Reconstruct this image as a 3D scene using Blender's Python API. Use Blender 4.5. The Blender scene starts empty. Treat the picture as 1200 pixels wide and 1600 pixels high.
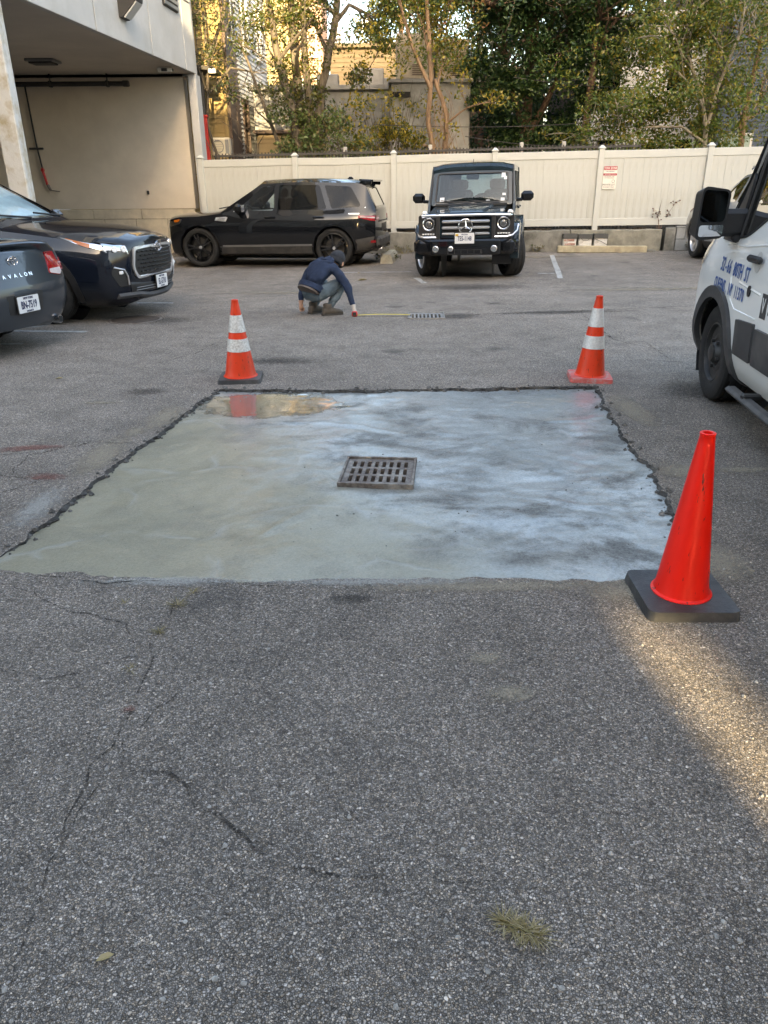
import bpy, bmesh, math, random
import numpy as np
from mathutils import Vector, Matrix, noise
from mathutils.bvhtree import BVHTree
from mathutils.geometry import delaunay_2d_cdt

R = math.radians
SC = bpy.context.scene
COL = SC.collection
random.seed(7)

# ------------------------------------------------------------------ camera
cam_d = bpy.data.cameras.new('camera')
cam = bpy.data.objects.new('camera', cam_d)
COL.objects.link(cam)
cam_d.sensor_fit = 'VERTICAL'
cam_d.sensor_height = 24.0
cam_d.lens = 1172 / 1600 * 24.0
cam_d.clip_start = 0.05
cam_d.clip_end = 900
cam.location = (0, 0, 1.56)
cam.rotation_euler = (Matrix.Rotation(R(90 - 23.6), 3, 'X') @ Matrix.Rotation(R(-0.4), 3, 'Z')).to_euler()
SC.camera = cam

# ------------------------------------------------------------------ sky, sun, exposure
SUN_EL, SUN_AZ = 18.0, 8.0           # the sun stands behind the camera, a little to its right
world = bpy.data.worlds.new('World')
SC.world = world
world.use_nodes = True
_n = world.node_tree.nodes
_bg = _n['Background']
_sky = _n.new('ShaderNodeTexSky')
_sky.sky_type = 'NISHITA'
_sky.sun_disc = False
_sky.sun_elevation = R(SUN_EL)
_sky.sun_rotation = R(180 - SUN_AZ)
_sky.air_density = 1.0
_sky.dust_density = 4.0
_sky.ozone_density = 2.0
world.node_tree.links.new(_sky.outputs[0], _bg.inputs[0])
_bg.inputs[1].default_value = 0.15
sun_d = bpy.data.lights.new('sun', 'SUN')
sun_d.energy = 2.6
sun_d.angle = R(0.53)
sun_d.color = (1.0, 0.86, 0.58)
sun = bpy.data.objects.new('sun', sun_d)
COL.objects.link(sun)
_to_sun = Vector((math.sin(R(SUN_AZ)) * math.cos(R(SUN_EL)), -math.cos(R(SUN_AZ)) * math.cos(R(SUN_EL)), math.sin(R(SUN_EL))))
sun.rotation_euler = _to_sun.to_track_quat('Z', 'Y').to_euler()
sun.location = _to_sun * 60
SC.view_settings.view_transform = 'Standard'
SC.view_settings.look = 'None'
SC.view_settings.exposure = 3.05
SC.view_settings.gamma = 1.0
SC.view_settings.use_curve_mapping = False
SC.view_settings.use_white_balance = True      # the phone balanced its picture for open shade
SC.view_settings.white_balance_temperature = 8300
SC.view_settings.white_balance_tint = 10
SC.render.engine = 'CYCLES'
SC.cycles.max_bounces = 8
SC.cycles.transparent_max_bounces = 12
SC.cycles.sample_clamp_indirect = 6.0
SC.cycles.caustics_reflective = False
SC.cycles.caustics_refractive = False


# ------------------------------------------------------------------ helpers: objects
def link(o, parent=None):
    COL.objects.link(o)
    if parent is not None:
        o.parent = parent
    return o


def tag(o, label=None, cat=None, group=None, kind=None):
    if label: o['label'] = label
    if cat: o['category'] = cat
    if group: o['group'] = group
    if kind: o['kind'] = kind
    return o


def empty(name, loc=(0, 0, 0), rot=(0, 0, 0), label=None, cat=None, group=None):
    o = bpy.data.objects.new(name, None)
    o.empty_display_size = 0.2
    o.location = loc
    o.rotation_euler = rot
    link(o)
    return tag(o, label, cat, group)


def copy_tree(o, parent=None):
    c = o.copy()
    COL.objects.link(c)
    if parent is not None:
        c.parent = parent
    for ch in list(o.children):
        copy_tree(ch, c)
    return c


def make(name, vs, fs, m, parent=None, smooth=False, angle=None, fmat=None):
    me = bpy.data.meshes.new(name)
    me.from_pydata([tuple(v) for v in vs], [], [tuple(f) for f in fs])
    return make_from(name, me, m, parent, smooth, angle, fmat)


def make_from(name, me, m, parent=None, smooth=False, angle=None, fmat=None):
    for x in (m if isinstance(m, (list, tuple)) else [m]):
        me.materials.append(x)
    if fmat is not None:
        me.polygons.foreach_set('material_index', fmat)
    if smooth:
        me.polygons.foreach_set('use_smooth', [True] * len(me.polygons))
        if angle:
            me.set_sharp_from_angle(angle=R(angle))
    me.update()
    o = bpy.data.objects.new(name, me)
    return link(o, parent)


class MB:
    """collects shapes, builds ONE mesh object"""

    def __init__(self, T=None):
        self.v, self.f, self.T = [], [], T

    def add(self, vs, fs):
        k = len(self.v)
        if self.T is not None:
            vs = [self.T @ Vector(p) for p in vs]
        self.v += [tuple(p) for p in vs]
        self.f += [tuple(i + k for i in f) for f in fs]
        return self

    def box(self, c, s, c_=0.0, rz=0.0, ry=0.0, rx=0.0, taper=None):
        """box at centre c, full size s, chamfer c_"""
        hx, hy, hz = s[0] / 2, s[1] / 2, s[2] / 2
        b = min(c_, hx * .98, hy * .98, hz * .98)
        M = Matrix.Rotation(rz, 4, 'Z') @ Matrix.Rotation(ry, 4, 'Y') @ Matrix.Rotation(rx, 4, 'X')
        M = Matrix.Translation(c) @ M
        if b <= 0:
            vs = [(sx * hx, sy * hy, sz * hz) for sx in (-1, 1) for sy in (-1, 1) for sz in (-1, 1)]
            fs = [(0, 1, 3, 2), (4, 6, 7, 5), (0, 4, 5, 1), (2, 3, 7, 6), (0, 2, 6, 4), (1, 5, 7, 3)]
        else:
            vs, idx = [], {}
            for sx in (-1, 1):
                for sy in (-1, 1):
                    for sz in (-1, 1):
                        for ax in range(3):
                            h = [hx - b, hy - b, hz - b]
                            h[ax] += b
                            idx[(sx, sy, sz, ax)] = len(vs)
                            vs.append((sx * h[0], sy * h[1], sz * h[2]))
            fs = []
            q = [(-1, -1), (1, -1), (1, 1), (-1, 1)]
            for s_ in (-1, 1):
                fs.append([idx[(s_, a, d, 0)] for a, d in q][::s_])
                fs.append([idx[(a, s_, d, 1)] for a, d in q][::-s_])
                fs.append([idx[(a, d, s_, 2)] for a, d in q][::s_])
            for a in (-1, 1):
                for d in (-1, 1):
                    e = a * d
                    fs.append([idx[(-1, a, d, 1)], idx[(1, a, d, 1)], idx[(1, a, d, 2)], idx[(-1, a, d, 2)]][::e])
                    fs.append([idx[(a, -1, d, 2)], idx[(a, 1, d, 2)], idx[(a, 1, d, 0)], idx[(a, -1, d, 0)]][::e])
                    fs.append([idx[(a, d, -1, 0)], idx[(a, d, 1, 0)], idx[(a, d, 1, 1)], idx[(a, d, -1, 1)]][::e])
                    for g in (-1, 1):
                        fs.append([idx[(a, d, g, 0)], idx[(a, d, g, 1)], idx[(a, d, g, 2)]][::a * d * g])
        if taper:
            vs = [(x * (1 + (taper[0] - 1) * (z / hz + 1) / 2), y * (1 + (taper[1] - 1) * (z / hz + 1) / 2), z) for x, y, z in vs]
        return self.add([M @ Vector(p) for p in vs], fs)

    def tube(self, pts, r, n=8, caps=True):
        pts = [Vector(p) for p in pts]
        rs = r if isinstance(r, (list, tuple)) else [r] * len(pts)
        vs, fs = [], []
        ref = None
        for i, p in enumerate(pts):
            t = (pts[min(i + 1, len(pts) - 1)] - pts[max(i - 1, 0)])
            t = t.normalized() if t.length > 1e-9 else Vector((0, 0, 1))
            if ref is None:
                ref = Vector((1, 0, 0)) if abs(t.x) < .8 else Vector((0, 1, 0))
            u = (ref - t * ref.dot(t))
            u = u.normalized() if u.length > 1e-6 else t.orthogonal().normalized()
            ref = u
            w = t.cross(u)
            for k in range(n):
                a = 2 * math.pi * k / n
                vs.append(p + (u * math.cos(a) + w * math.sin(a)) * rs[i])
        for i in range(len(pts) - 1):
            for k in range(n):
                k2 = (k + 1) % n
                fs.append((i * n + k, i * n + k2, (i + 1) * n + k2, (i + 1) * n + k))
        if caps:
            fs.append(tuple(range(n))[::-1])
            fs.append(tuple((len(pts) - 1) * n + k for k in range(n)))
        return self.add(vs, fs)

    def lathe(self, prof, n=24, M=None, closed=False):
        """prof: (r, h) pairs revolved about z; M maps it"""
        M = M or Matrix()
        vs, fs = [], []
        for r, h in prof:
            for k in range(n):
                a = 2 * math.pi * k / n
                vs.append(M @ Vector((r * math.cos(a), r * math.sin(a), h)))
        m = len(prof)
        for i in range(m if closed else m - 1):
            j = (i + 1) % m
            for k in range(n):
                k2 = (k + 1) % n
                fs.append((i * n + k, i * n + k2, j * n + k2, j * n + k))
        if not closed:
            fs.append(tuple(range(n))[::-1])
            fs.append(tuple((m - 1) * n + k for k in range(n)))
        return self.add(vs, fs)

    def prism(self, out, axis, lo, hi):
        def mp(a, b, c):
            return {'x': (c, a, b), 'y': (a, c, b), 'z': (a, b, c)}[axis]
        n = len(out)
        vs = [mp(a, b, lo) for a, b in out] + [mp(a, b, hi) for a, b in out]
        fs = [tuple(range(n))[::-1], tuple(range(n, 2 * n))]
        fs += [(i, (i + 1) % n, n + (i + 1) % n, n + i) for i in range(n)]
        return self.add(vs, fs)

    def sheet(self, outline, fn, holes=(), res=0, thick=0.0):
        """a plate with any outline (2-D) mapped to space by fn(u, v, depth)"""
        pts, tris, edges = cdt(outline, holes, res)
        n = len(pts)
        vs = [fn(p[0], p[1], 0.0) for p in pts]
        fs = list(tris)
        if thick > 0:
            vs += [fn(p[0], p[1], thick) for p in pts]
            fs += [(a + n, c + n, b + n) for a, b, c in tris]
            fs += [(b, a, a + n, b + n) for a, b in edges]
        return self.add(vs, fs)

    def build(self, name, m, parent=None, smooth=False, angle=35, recalc=False, **kw):
        me = bpy.data.meshes.new(name)
        me.from_pydata(self.v, [], self.f)
        if recalc:
            bm = bmesh.new()
            bm.from_mesh(me)
            bmesh.ops.recalc_face_normals(bm, faces=bm.faces)
            bm.to_mesh(me)
            bm.free()
        return make_from(name, me, m, parent, smooth, angle if smooth else None)


def inside(p, poly):
    x, y = p
    c = False
    j = len(poly) - 1
    for i in range(len(poly)):
        xi, yi = poly[i]
        xj, yj = poly[j]
        if (yi > y) != (yj > y) and x < (xj - xi) * (y - yi) / (yj - yi) + xi:
            c = not c
        j = i
    return c


def cdt(outline, holes=(), res=0, extra=()):
    vs = [Vector(p) for p in outline]
    loops = [list(range(len(vs)))]
    for h in holes:
        k = len(vs)
        vs += [Vector(p) for p in h]
        loops.append(list(range(k, len(vs))))
    ed = [(l[i], l[(i + 1) % len(l)]) for l in loops for i in range(len(l))]
    if res:
        xs = [p[0] for p in outline]
        ys = [p[1] for p in outline]
        nx, ny = int((max(xs) - min(xs)) / res) + 1, int((max(ys) - min(ys)) / res) + 1
        for i in range(1, nx + 1):
            for j in range(1, ny + 1):
                p = (min(xs) + (i - .5 + .23 * (j % 2)) * res, min(ys) + (j - .5) * res)
                if inside(p, outline) and not any(inside(p, h) for h in holes):
                    vs.append(Vector(p))
    for p in extra:
        vs.append(Vector(p))
    r = delaunay_2d_cdt(vs, ed, [], 0, 1e-7)
    P = [tuple(p) for p in r[0]]
    tr = []
    for t in r[2]:
        c = ((P[t[0]][0] + P[t[1]][0] + P[t[2]][0]) / 3, (P[t[0]][1] + P[t[1]][1] + P[t[2]][1]) / 3)
        if inside(c, outline) and not any(inside(c, h) for h in holes):
            tr.append(tuple(t))
    seen = {}
    for t in tr:
        for a, b in ((t[0], t[1]), (t[1], t[2]), (t[2], t[0])):
            seen[(a, b)] = 1
    edges = [e for e in seen if (e[1], e[0]) not in seen]
    return P, tr, edges


def rc(pts, r, n=4):
    """round the corners of a polygon; r may be a list"""
    out = []
    m = len(pts)
    for i in range(m):
        p, a, b = Vector(pts[i]), Vector(pts[i - 1]), Vector(pts[(i + 1) % m])
        rr = r[i] if isinstance(r, (list, tuple)) else r
        if rr <= 0:
            out.append(tuple(p))
            continue
        d1, d2 = (a - p), (b - p)
        k = min(rr, d1.length * .45, d2.length * .45)
        s, e = p + d1.normalized() * k, p + d2.normalized() * k
        for j in range(n + 1):
            t = j / n
            q = s * (1 - t) ** 2 + p * 2 * t * (1 - t) + e * t * t
            out.append(tuple(q))
    return out


def rect(x0, y0, x1, y1, r=0, n=4):
    p = [(x0, y0), (x1, y0), (x1, y1), (x0, y1)]
    return rc(p, r, n) if r else p


def circ(cx, cy, r, n=20, ry=None, a0=0):
    ry = ry or r
    return [(cx + r * math.cos(2 * math.pi * k / n + a0), cy + ry * math.sin(2 * math.pi * k / n + a0)) for k in range(n)]


def sstep(a, b, x):
    t = max(0.0, min(1.0, (x - a) / (b - a)))
    return t * t * (3 - 2 * t)


def hz(x, y):
    """the lot falls gently from right to left at its far end"""
    return 0.012 * (max(-9, min(12, x)) - 1.5) * sstep(10, 14.5, y)


_txt_cache = {}


def text_part(body, size, m, parent, M, sx=1.0, bold=0.0, depth=0.0006, name='lettering', align='CENTER', shear=0):
    c = bpy.data.curves.new('txt', 'FONT')
    c.body = body
    c.size = size
    c.align_x = align
    c.align_y = 'CENTER'
    c.offset = bold
    c.extrude = depth
    c.resolution_u = 2
    c.shear = shear
    t = bpy.data.objects.new('txt', c)
    me = bpy.data.meshes.new_from_object(t)
    bpy.data.objects.remove(t)
    bpy.data.curves.remove(c)
    me.transform(M @ Matrix.Diagonal((sx, 1, 1, 1)))
    me.materials.clear()
    return make_from(name, me, m, parent)


def frame_M(o, xdir, ydir):
    """matrix with local x, y along given directions at o"""
    x = Vector(xdir).normalized()
    y = Vector(ydir)
    y = (y - x * y.dot(x)).normalized()
    z = x.cross(y)
    M = Matrix((x, y, z)).transposed().to_4x4()
    M.translation = Vector(o)
    return M


# ------------------------------------------------------------------ helpers: materials
class NT:
    def __init__(self, name):
        self.m = bpy.data.materials.new(name)
        self.m.use_nodes = True
        self.t = self.m.node_tree
        self.b = self.t.nodes['Principled BSDF']
        self.out = self.t.nodes['Material Output']
        self._co = None

    def n(self, typ, **kw):
        nd = self.t.nodes.new('ShaderNode' + typ)
        for k, v in kw.items():
            if k.startswith('i_'):
                key = k[2:]
                key = int(key) if key.isdigit() else key.replace('_', ' ')
                s = nd.inputs[key]
                if hasattr(v, 'is_linked'):
                    self.t.links.new(v, s)
                else:
                    s.default_value = v
            else:
                setattr(nd, k, v)
        return nd

    def l(self, a, b):
        self.t.links.new(a, b)

    def co(self, kind='Object'):
        return self.n('TexCoord').outputs[kind]

    def noise(self, scale, detail=4, rough=.55, co=None, dist=0.0, out='Fac'):
        nd = self.n('TexNoise', i_Scale=scale, i_Detail=detail, i_Roughness=rough, i_Distortion=dist)
        self.l(co if co is not None else self.co(), nd.inputs['Vector'])
        return nd.outputs[out]

    def vor(self, scale, co=None, feature='F1', out='Distance', rnd=1.0):
        nd = self.n('TexVoronoi', feature=feature, i_Scale=scale, i_Randomness=rnd)
        self.l(co if co is not None else self.co(), nd.inputs['Vector'])
        return nd.outputs[out]

    def ramp(self, fac, stops, interp='LINEAR'):
        nd = self.n('ValToRGB')
        nd.color_ramp.interpolation = interp
        e = nd.color_ramp.elements
        while len(e) < len(stops):
            e.new(0.5)
        for i, (p, c) in enumerate(stops):
            e[i].position = p
            c = (c, c, c) if isinstance(c, (int, float)) else c
            e[i].color = (c[0], c[1], c[2], 1)
        self.l(fac, nd.inputs[0])
        return nd.outputs[0]

    def mix(self, fac, a, b, mode='MIX'):
        nd = self.n('Mix', data_type='RGBA', blend_type=mode)
        for s, v in ((nd.inputs[0], fac), (nd.inputs[6], a), (nd.inputs[7], b)):
            if hasattr(v, 'is_linked'):
                self.l(v, s)
            elif isinstance(v, (int, float)):
                s.default_value = v if s == nd.inputs[0] else (v, v, v, 1)
            else:
                s.default_value = (v[0], v[1], v[2], 1)
        return nd.outputs[2]

    def math(self, op, a, b=0.0, c=0.0, clamp=False):
        nd = self.n('Math', operation=op, use_clamp=clamp)
        for s, v in zip(nd.inputs, (a, b, c)):
            if hasattr(v, 'is_linked'):
                self.l(v, s)
            else:
                s.default_value = v
        return nd.outputs[0]

    def bump(self, h, dist=.01, strength=1.0, normal=None):
        nd = self.n('Bump', i_Strength=strength, i_Distance=dist)
        self.l(h, nd.inputs['Height'])
        if normal is not None:
            self.l(normal, nd.inputs['Normal'])
        return nd.outputs[0]

    def set(self, **kw):
        for k, v in kw.items():
            s = self.b.inputs[k.replace('_', ' ')]
            if hasattr(v, 'is_linked'):
                self.l(v, s)
            elif isinstance(v, tuple) and len(v) == 3:
                s.default_value = (*v, 1)
            else:
                s.default_value = v
        return self.m


def plain(name, col, rough=.5, metal=0.0, coat=0.0, var=.12, vs=6.0, bump=0.0, bs=60.0, spec=.5, dirt=None, ds=3.0):
    t = NT(name)
    c = col
    if var:
        nz = t.noise(vs, 5, .6)
        f = t.ramp(nz, [(.3, 1 - var), (.7, 1 + var)])
        c = t.mix(1.0, col, f, 'MULTIPLY')
    if dirt:
        dm = t.ramp(t.noise(ds, 6, .65), [(.48, 0), (.68, 1)])
        c = t.mix(dm, c, dirt)
    t.set(Base_Color=c, Roughness=rough, Metallic=metal, Coat_Weight=coat, Specular_IOR_Level=spec)
    if coat:
        t.set(Coat_Roughness=.03)
    if bump:
        t.set(Normal=t.bump(t.noise(bs, 4, .6), bump))
    return t.m


def glass(name, tint, rough=.01, ior=1.5, solid=0.0, scol=(.01, .012, .014)):
    t = NT(name)
    tr = t.n('BsdfTransparent', i_Color=(*tint, 1))
    gl = t.n('BsdfGlossy', i_Roughness=rough)
    fr = t.n('Fresnel', i_IOR=ior)
    mx = t.n('MixShader')
    t.l(fr.outputs[0], mx.inputs[0])
    t.l(tr.outputs[0], mx.inputs[1])
    t.l(gl.outputs[0], mx.inputs[2])
    t.l(mx.outputs[0], t.out.inputs[0])
    return t.m


def leaf_mat(name, cols, trans=.35):
    """every leaf its own tone"""
    t = NT(name)
    g = t.n('NewGeometry')
    n = len(cols)
    c = t.ramp(g.outputs['Random Per Island'], [(i / n, cols[i]) for i in range(n)], 'CONSTANT')
    cl = t.noise(.9, 3, .6)
    c = t.mix(1.0, c, t.ramp(cl, [(.32, .62), (.7, 1.35)]), 'MULTIPLY')
    d = t.n('BsdfDiffuse')
    tl = t.n('BsdfTranslucent')
    gl = t.n('BsdfGlossy', i_Roughness=.45)
    t.l(c, d.inputs[0])
    t.l(c, tl.inputs[0])
    m1 = t.n('MixShader', i_0=trans)
    t.l(d.outputs[0], m1.inputs[1])
    t.l(tl.outputs[0], m1.inputs[2])
    m2 = t.n('MixShader', i_0=.04)
    t.l(m1.outputs[0], m2.inputs[1])
    t.l(gl.outputs[0], m2.inputs[2])
    t.l(m2.outputs[0], t.out.inputs[0])
    return t.m


# ------------------------------------------------------------------ materials of the ground
def m_asphalt():
    t = NT('asphalt')
    co = t.co()
    wob = t.n('VectorMath', operation='ADD')
    nz = t.noise(40, 2, .5, co, out='Color')
    sc = t.n('VectorMath', operation='SCALE', i_Scale=.006)
    t.l(nz, sc.inputs[0])
    t.l(co, wob.inputs[0])
    t.l(sc.outputs[0], wob.inputs[1])
    w = wob.outputs[0]
    c = None
    hs_ = []
    for k, (scl, stops) in enumerate(((215.0, [(0, .065), (.3, .10), (.55, .14), (.78, .195), (.93, .25), (.988, .35)]), (118.0, [(0, .065), (.4, .115), (.72, .175), (.94, .235), (.992, .35)]))):
        v = t.n('TexVoronoi', i_Scale=scl)
        e = t.n('TexVoronoi', feature='DISTANCE_TO_EDGE', i_Scale=scl)
        t.l(w, v.inputs['Vector'])
        t.l(w, e.inputs['Vector'])
        sp = t.n('SeparateColor')
        t.l(v.outputs['Color'], sp.inputs[0])
        ck = t.ramp(sp.outputs[0], stops)
        gap = t.ramp(e.outputs['Distance'], [(.0, .22), (.09, .80), (.2, 1.06)])
        ck = t.mix(1.0, ck, gap, 'MULTIPLY')
        hk = t.math('MULTIPLY', t.math('MINIMUM', e.outputs['Distance'], .16), 3.2)
        hk = t.math('ADD', hk, t.math('MULTIPLY', sp.outputs[1], .55))
        hs_.append((ck, hk, sp))
    s1, s2 = hs_[0][2], hs_[1][2]
    pick = t.ramp(s2.outputs[2], [(.58, 0), (.60, 1)])
    c = t.mix(pick, hs_[0][0], hs_[1][0])
    # areas of wear and stain, a warm or a cool stone here and there
    big = t.noise(.45, 5, .6, co)
    c = t.mix(1.0, c, t.ramp(big, [(.3, .80), (.5, 1.0), (.72, 1.18)]), 'MULTIPLY')
    mid = t.noise(3.2, 5, .65, co)
    c = t.mix(1.0, c, t.ramp(mid, [(.33, .80), (.55, 1.0), (.75, 1.12)]), 'MULTIPLY')
    tone = t.ramp(s1.outputs[2], [(0, (.94, .98, 1.06)), (.6, (1.0, 1.0, 1.0)), (1, (1.10, .99, .86))])
    c = t.mix(1.0, c, tone, 'MULTIPLY')
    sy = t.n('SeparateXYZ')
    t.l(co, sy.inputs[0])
    far_gain = t.math('ADD', sy.outputs[1], t.math('MULTIPLY', t.math('ADD', mid, -.5), 3.0))
    far_gain = t.n('MapRange', i_0=far_gain, i_1=2.5, i_2=8.5, i_3=1.62, i_4=2.08)  # brightens with distance, painted in to offset dark grit shading at grazing view
    c = t.mix(1.0, c, t.mix(1.0, far_gain.outputs[0], (1.14, 1.0, .86), 'MULTIPLY'), 'MULTIPLY')
    dust = t.ramp(t.noise(1.1, 6, .7, co), [(.60, 0), (.74, .38)])
    c = t.mix(dust, c, (.25, .22, .175))
    oil = t.ramp(t.noise(.9, 3, .5, t.n('Mapping', i_0=co, i_1=(7, 3, 0)).outputs[0]), [(.66, 0), (.72, .55)])
    c = t.mix(oil, c, (.022, .022, .023))
    hp = t.n('Mix', data_type='FLOAT')
    t.l(pick, hp.inputs[0])
    t.l(hs_[0][1], hp.inputs[2])
    t.l(t.math('MULTIPLY', hs_[1][1], 1.7), hp.inputs[3])
    h = t.math('ADD', hp.outputs[0], t.math('MULTIPLY', t.noise(16, 4, .6, co), 1.0))
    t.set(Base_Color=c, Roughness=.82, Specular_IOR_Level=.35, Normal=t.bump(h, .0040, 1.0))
    return t.m


def m_concrete():
    t = NT('fresh_concrete')
    co = t.co()
    sep = t.n('SeparateXYZ')
    t.l(co, sep.inputs[0])
    x, y = sep.outputs[0], sep.outputs[1]
    n1 = t.noise(1.1, 8, .68, co, dist=.5)
    n2 = t.noise(5.5, 9, .74, co, dist=.25)
    n3 = t.noise(38, 6, .75, co)
    n4 = t.noise(150, 4, .7, co)
    n5 = t.noise(85, 5, .8, co)
    c = t.ramp(n1, [(.30, (.19, .21, .205)), (.5, (.27, .29, .285)), (.7, (.33, .35, .345))])
    c = t.mix(1.0, c, t.ramp(n2, [(.32, .80), (.5, 1), (.66, 1.10)]), 'MULTIPLY')
    c = t.mix(1.0, c, t.ramp(n3, [(.3, .78), (.7, 1.14)]), 'MULTIPLY')
    c = t.mix(1.0, c, t.ramp(n5, [(.36, .62), (.47, .97), (.66, 1.13)]), 'MULTIPLY')
    # the left and front part is brown-green and less glossy
    lf = t.math('ADD', t.math('MULTIPLY', x, -.42), t.math('MULTIPLY', y, -.30))
    lf = t.math('ADD', lf, t.math('MULTIPLY', n1, .9))
    lf = t.ramp(t.math('ADD', lf, 1.40), [(.55, 0), (.90, 1)])
    c = t.mix(t.math('MULTIPLY', lf, .82), c, t.mix(1.0, (.215, .195, .122), t.ramp(n5, [(.36, .80), (.64, 1.15)]), 'MULTIPLY'))
    # rough dragged places with open grit
    dm = t.n('Mapping', i_0=co, i_1=(3.1, 1.4, 0), i_2=(0, 0, -.4), i_3=(1.0, 1.2, 1)).outputs[0]
    dn = t.math('ADD', t.noise(1.7, 9, .76, dm, dist=.35), t.math('MULTIPLY', t.math('ADD', n4, -.5), .22))
    drag = t.ramp(dn, [(.50, 0), (.62, 1)])
    drag = t.math('MULTIPLY', drag, t.math('SUBTRACT', 1.0, t.math('MULTIPLY', lf, .7)))
    grit = t.ramp(n5, [(.40, .30), (.62, 1.35)])
    c = t.mix(t.math('MULTIPLY', drag, .8), c, t.mix(1.0, (.115, .115, .105), grit, 'MULTIPLY'))
    # trowel laps: thin curved edges
    wv = t.n('VectorMath', operation='ADD')
    t.l(co, wv.inputs[0])
    sc = t.n('VectorMath', operation='SCALE', i_Scale=.55)
    t.l(t.noise(1.4, 3, .5, co, out='Color'), sc.inputs[0])
    t.l(sc.outputs[0], wv.inputs[1])
    ve = t.n('TexVoronoi', feature='DISTANCE_TO_EDGE', i_Scale=1.55)
    t.l(wv.outputs[0], ve.inputs['Vector'])
    lap = t.ramp(ve.outputs['Distance'], [(0, 1), (.012, .7), (.045, 0)])
    lap = t.math('MULTIPLY', lap, t.ramp(t.noise(2.6, 3, .5, co), [(.45, 0), (.58, 1)]))
    v2 = t.n('TexVoronoi', i_Scale=1.55)
    t.l(wv.outputs[0], v2.inputs['Vector'])
    tilt = t.n('SeparateColor')
    t.l(v2.outputs['Color'], tilt.inputs[0])
    c = t.mix(t.math('MULTIPLY', lap, .30), c, (.36, .38, .375))
    # standing water in the far left corner
    px = t.math('DIVIDE', t.math('ADD', x, .90), .60)
    py = t.math('DIVIDE', t.math('ADD', y, -5.76), .40)
    d = t.math('ADD', t.math('POWER', px, 2), t.math('POWER', py, 2))
    d = t.math('ADD', d, t.math('MULTIPLY', t.math('ADD', n2, -.5), 2.6))
    wet = t.ramp(d, [(.70, 1), (1.15, 0)])
    c = t.mix(t.math('MULTIPLY', wet, .6), c, (.11, .10, .065))
    r = t.ramp(n1, [(.32, .48), (.5, .38), (.7, .30)])
    r = t.mix(t.math('MULTIPLY', lf, .6), r, .40)
    r = t.mix(drag, r, .6)
    r = t.mix(wet, r, .05)
    h = t.math('ADD', t.math('MULTIPLY', n2, .42), t.math('MULTIPLY', n3, .24))
    h = t.math('ADD', h, t.math('MULTIPLY', n4, t.math('ADD', t.math('MULTIPLY', drag, .34), .15)))
    h = t.math('ADD', h, t.math('MULTIPLY', lap, .35))
    h = t.math('ADD', h, t.math('MULTIPLY', tilt.outputs[0], .05))
    h = t.math('MULTIPLY', h, t.math('SUBTRACT', 1.0, t.math('MULTIPLY', wet, .90)))
    cw = t.math('MULTIPLY', t.math('SUBTRACT', 1.0, drag), t.math('SUBTRACT', 1.0, t.math('MULTIPLY', lf, .55)))
    t.set(Base_Color=c, Roughness=r, Specular_IOR_Level=.6, Coat_Weight=t.math('MAXIMUM', t.math('MULTIPLY', cw, .85), wet), Coat_Roughness=t.mix(wet, .22, .08), Normal=t.bump(h, .013, .85))
    return t.m


def m_crack():
    """an old joint half filled with grit: dark where it is open, broken where stones bridge it"""
    t = NT('open_crack')
    a = t.ramp(t.math('ADD', t.noise(75, 4, .7), t.math('MULTIPLY', t.math('ADD', t.noise(9, 3, .6), -.5), .5)), [(.44, 0), (.58, .66)])
    t.set(Base_Color=(.028, .026, .024), Roughness=.95, Alpha=a, Specular_IOR_Level=.1)
    return t.m


def m_stain(name, col, amount, dens=.5, sc=26):
    """a thin film of dust or oil: its own ragged shape, see-through towards the rim"""
    t = NT(name)
    g = t.co('Generated')
    d = t.n('VectorMath', operation='DISTANCE', i_1=(.5, .5, .5))
    fl = t.n('VectorMath', operation='MULTIPLY', i_1=(1, 1, 0))
    t.l(g, fl.inputs[0])
    ad = t.n('VectorMath', operation='ADD', i_1=(0, 0, .5))
    t.l(fl.outputs[0], ad.inputs[0])
    t.l(ad.outputs[0], d.inputs[0])
    f = t.math('SUBTRACT', 1.0, t.math('MULTIPLY', d.outputs['Value'], 2.0), clamp=True)
    nz = t.noise(sc, 6, .75)
    f = t.math('ADD', t.math('MULTIPLY', f, 1.0), t.math('MULTIPLY', t.math('ADD', nz, -.5), 1.7))
    a = t.math('MULTIPLY', t.ramp(f, [(dens - .25, 0), (dens + .25, 1)]), amount)
    c = t.mix(1.0, col, t.ramp(t.noise(150, 3, .6), [(.35, .6), (.65, 1.3)]), 'MULTIPLY')
    t.set(Base_Color=c, Roughness=.9, Alpha=a, Specular_IOR_Level=.2)
    return t.m


M_ASPH = m_asphalt()
M_CONC = m_concrete()
M_BROKEN = plain('broken_asphalt', (.055, .052, .048), .95, var=.9, vs=22, bump=.02, bs=70)
M_CRUMB = plain('asphalt_crumb', (.10, .096, .09), .95, var=.8, vs=30, bump=.004, bs=120)
M_CRACK = plain('crack_tar', (.040, .039, .038), .95, var=.4, vs=40)
M_SOIL = plain('soil', (.07, .055, .04), .95, var=.4, vs=3, bump=.05, bs=20)
M_DUST = plain('sand_dust', (.23, .20, .155), .95, var=.3, vs=30, bump=.003, bs=200)
M_IRON = plain('cast_iron', (.14, .115, .10), .6, .25, var=.5, vs=40, bump=.006, bs=110, dirt=(.30, .28, .25), ds=11)
M_DARK = plain('dark_pit', (.012, .012, .012), .9, var=0)
M_LINE = plain('worn_white_paint', (.42, .42, .40), .85, var=.3, vs=25, bump=.004, bs=120, dirt=(.12, .12, .12), ds=9)
M_STRAW = leaf_mat('dry_grass', [(.26, .20, .085), (.34, .27, .13), (.20, .16, .055), (.40, .33, .19), (.24, .20, .08)], .3)
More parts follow.
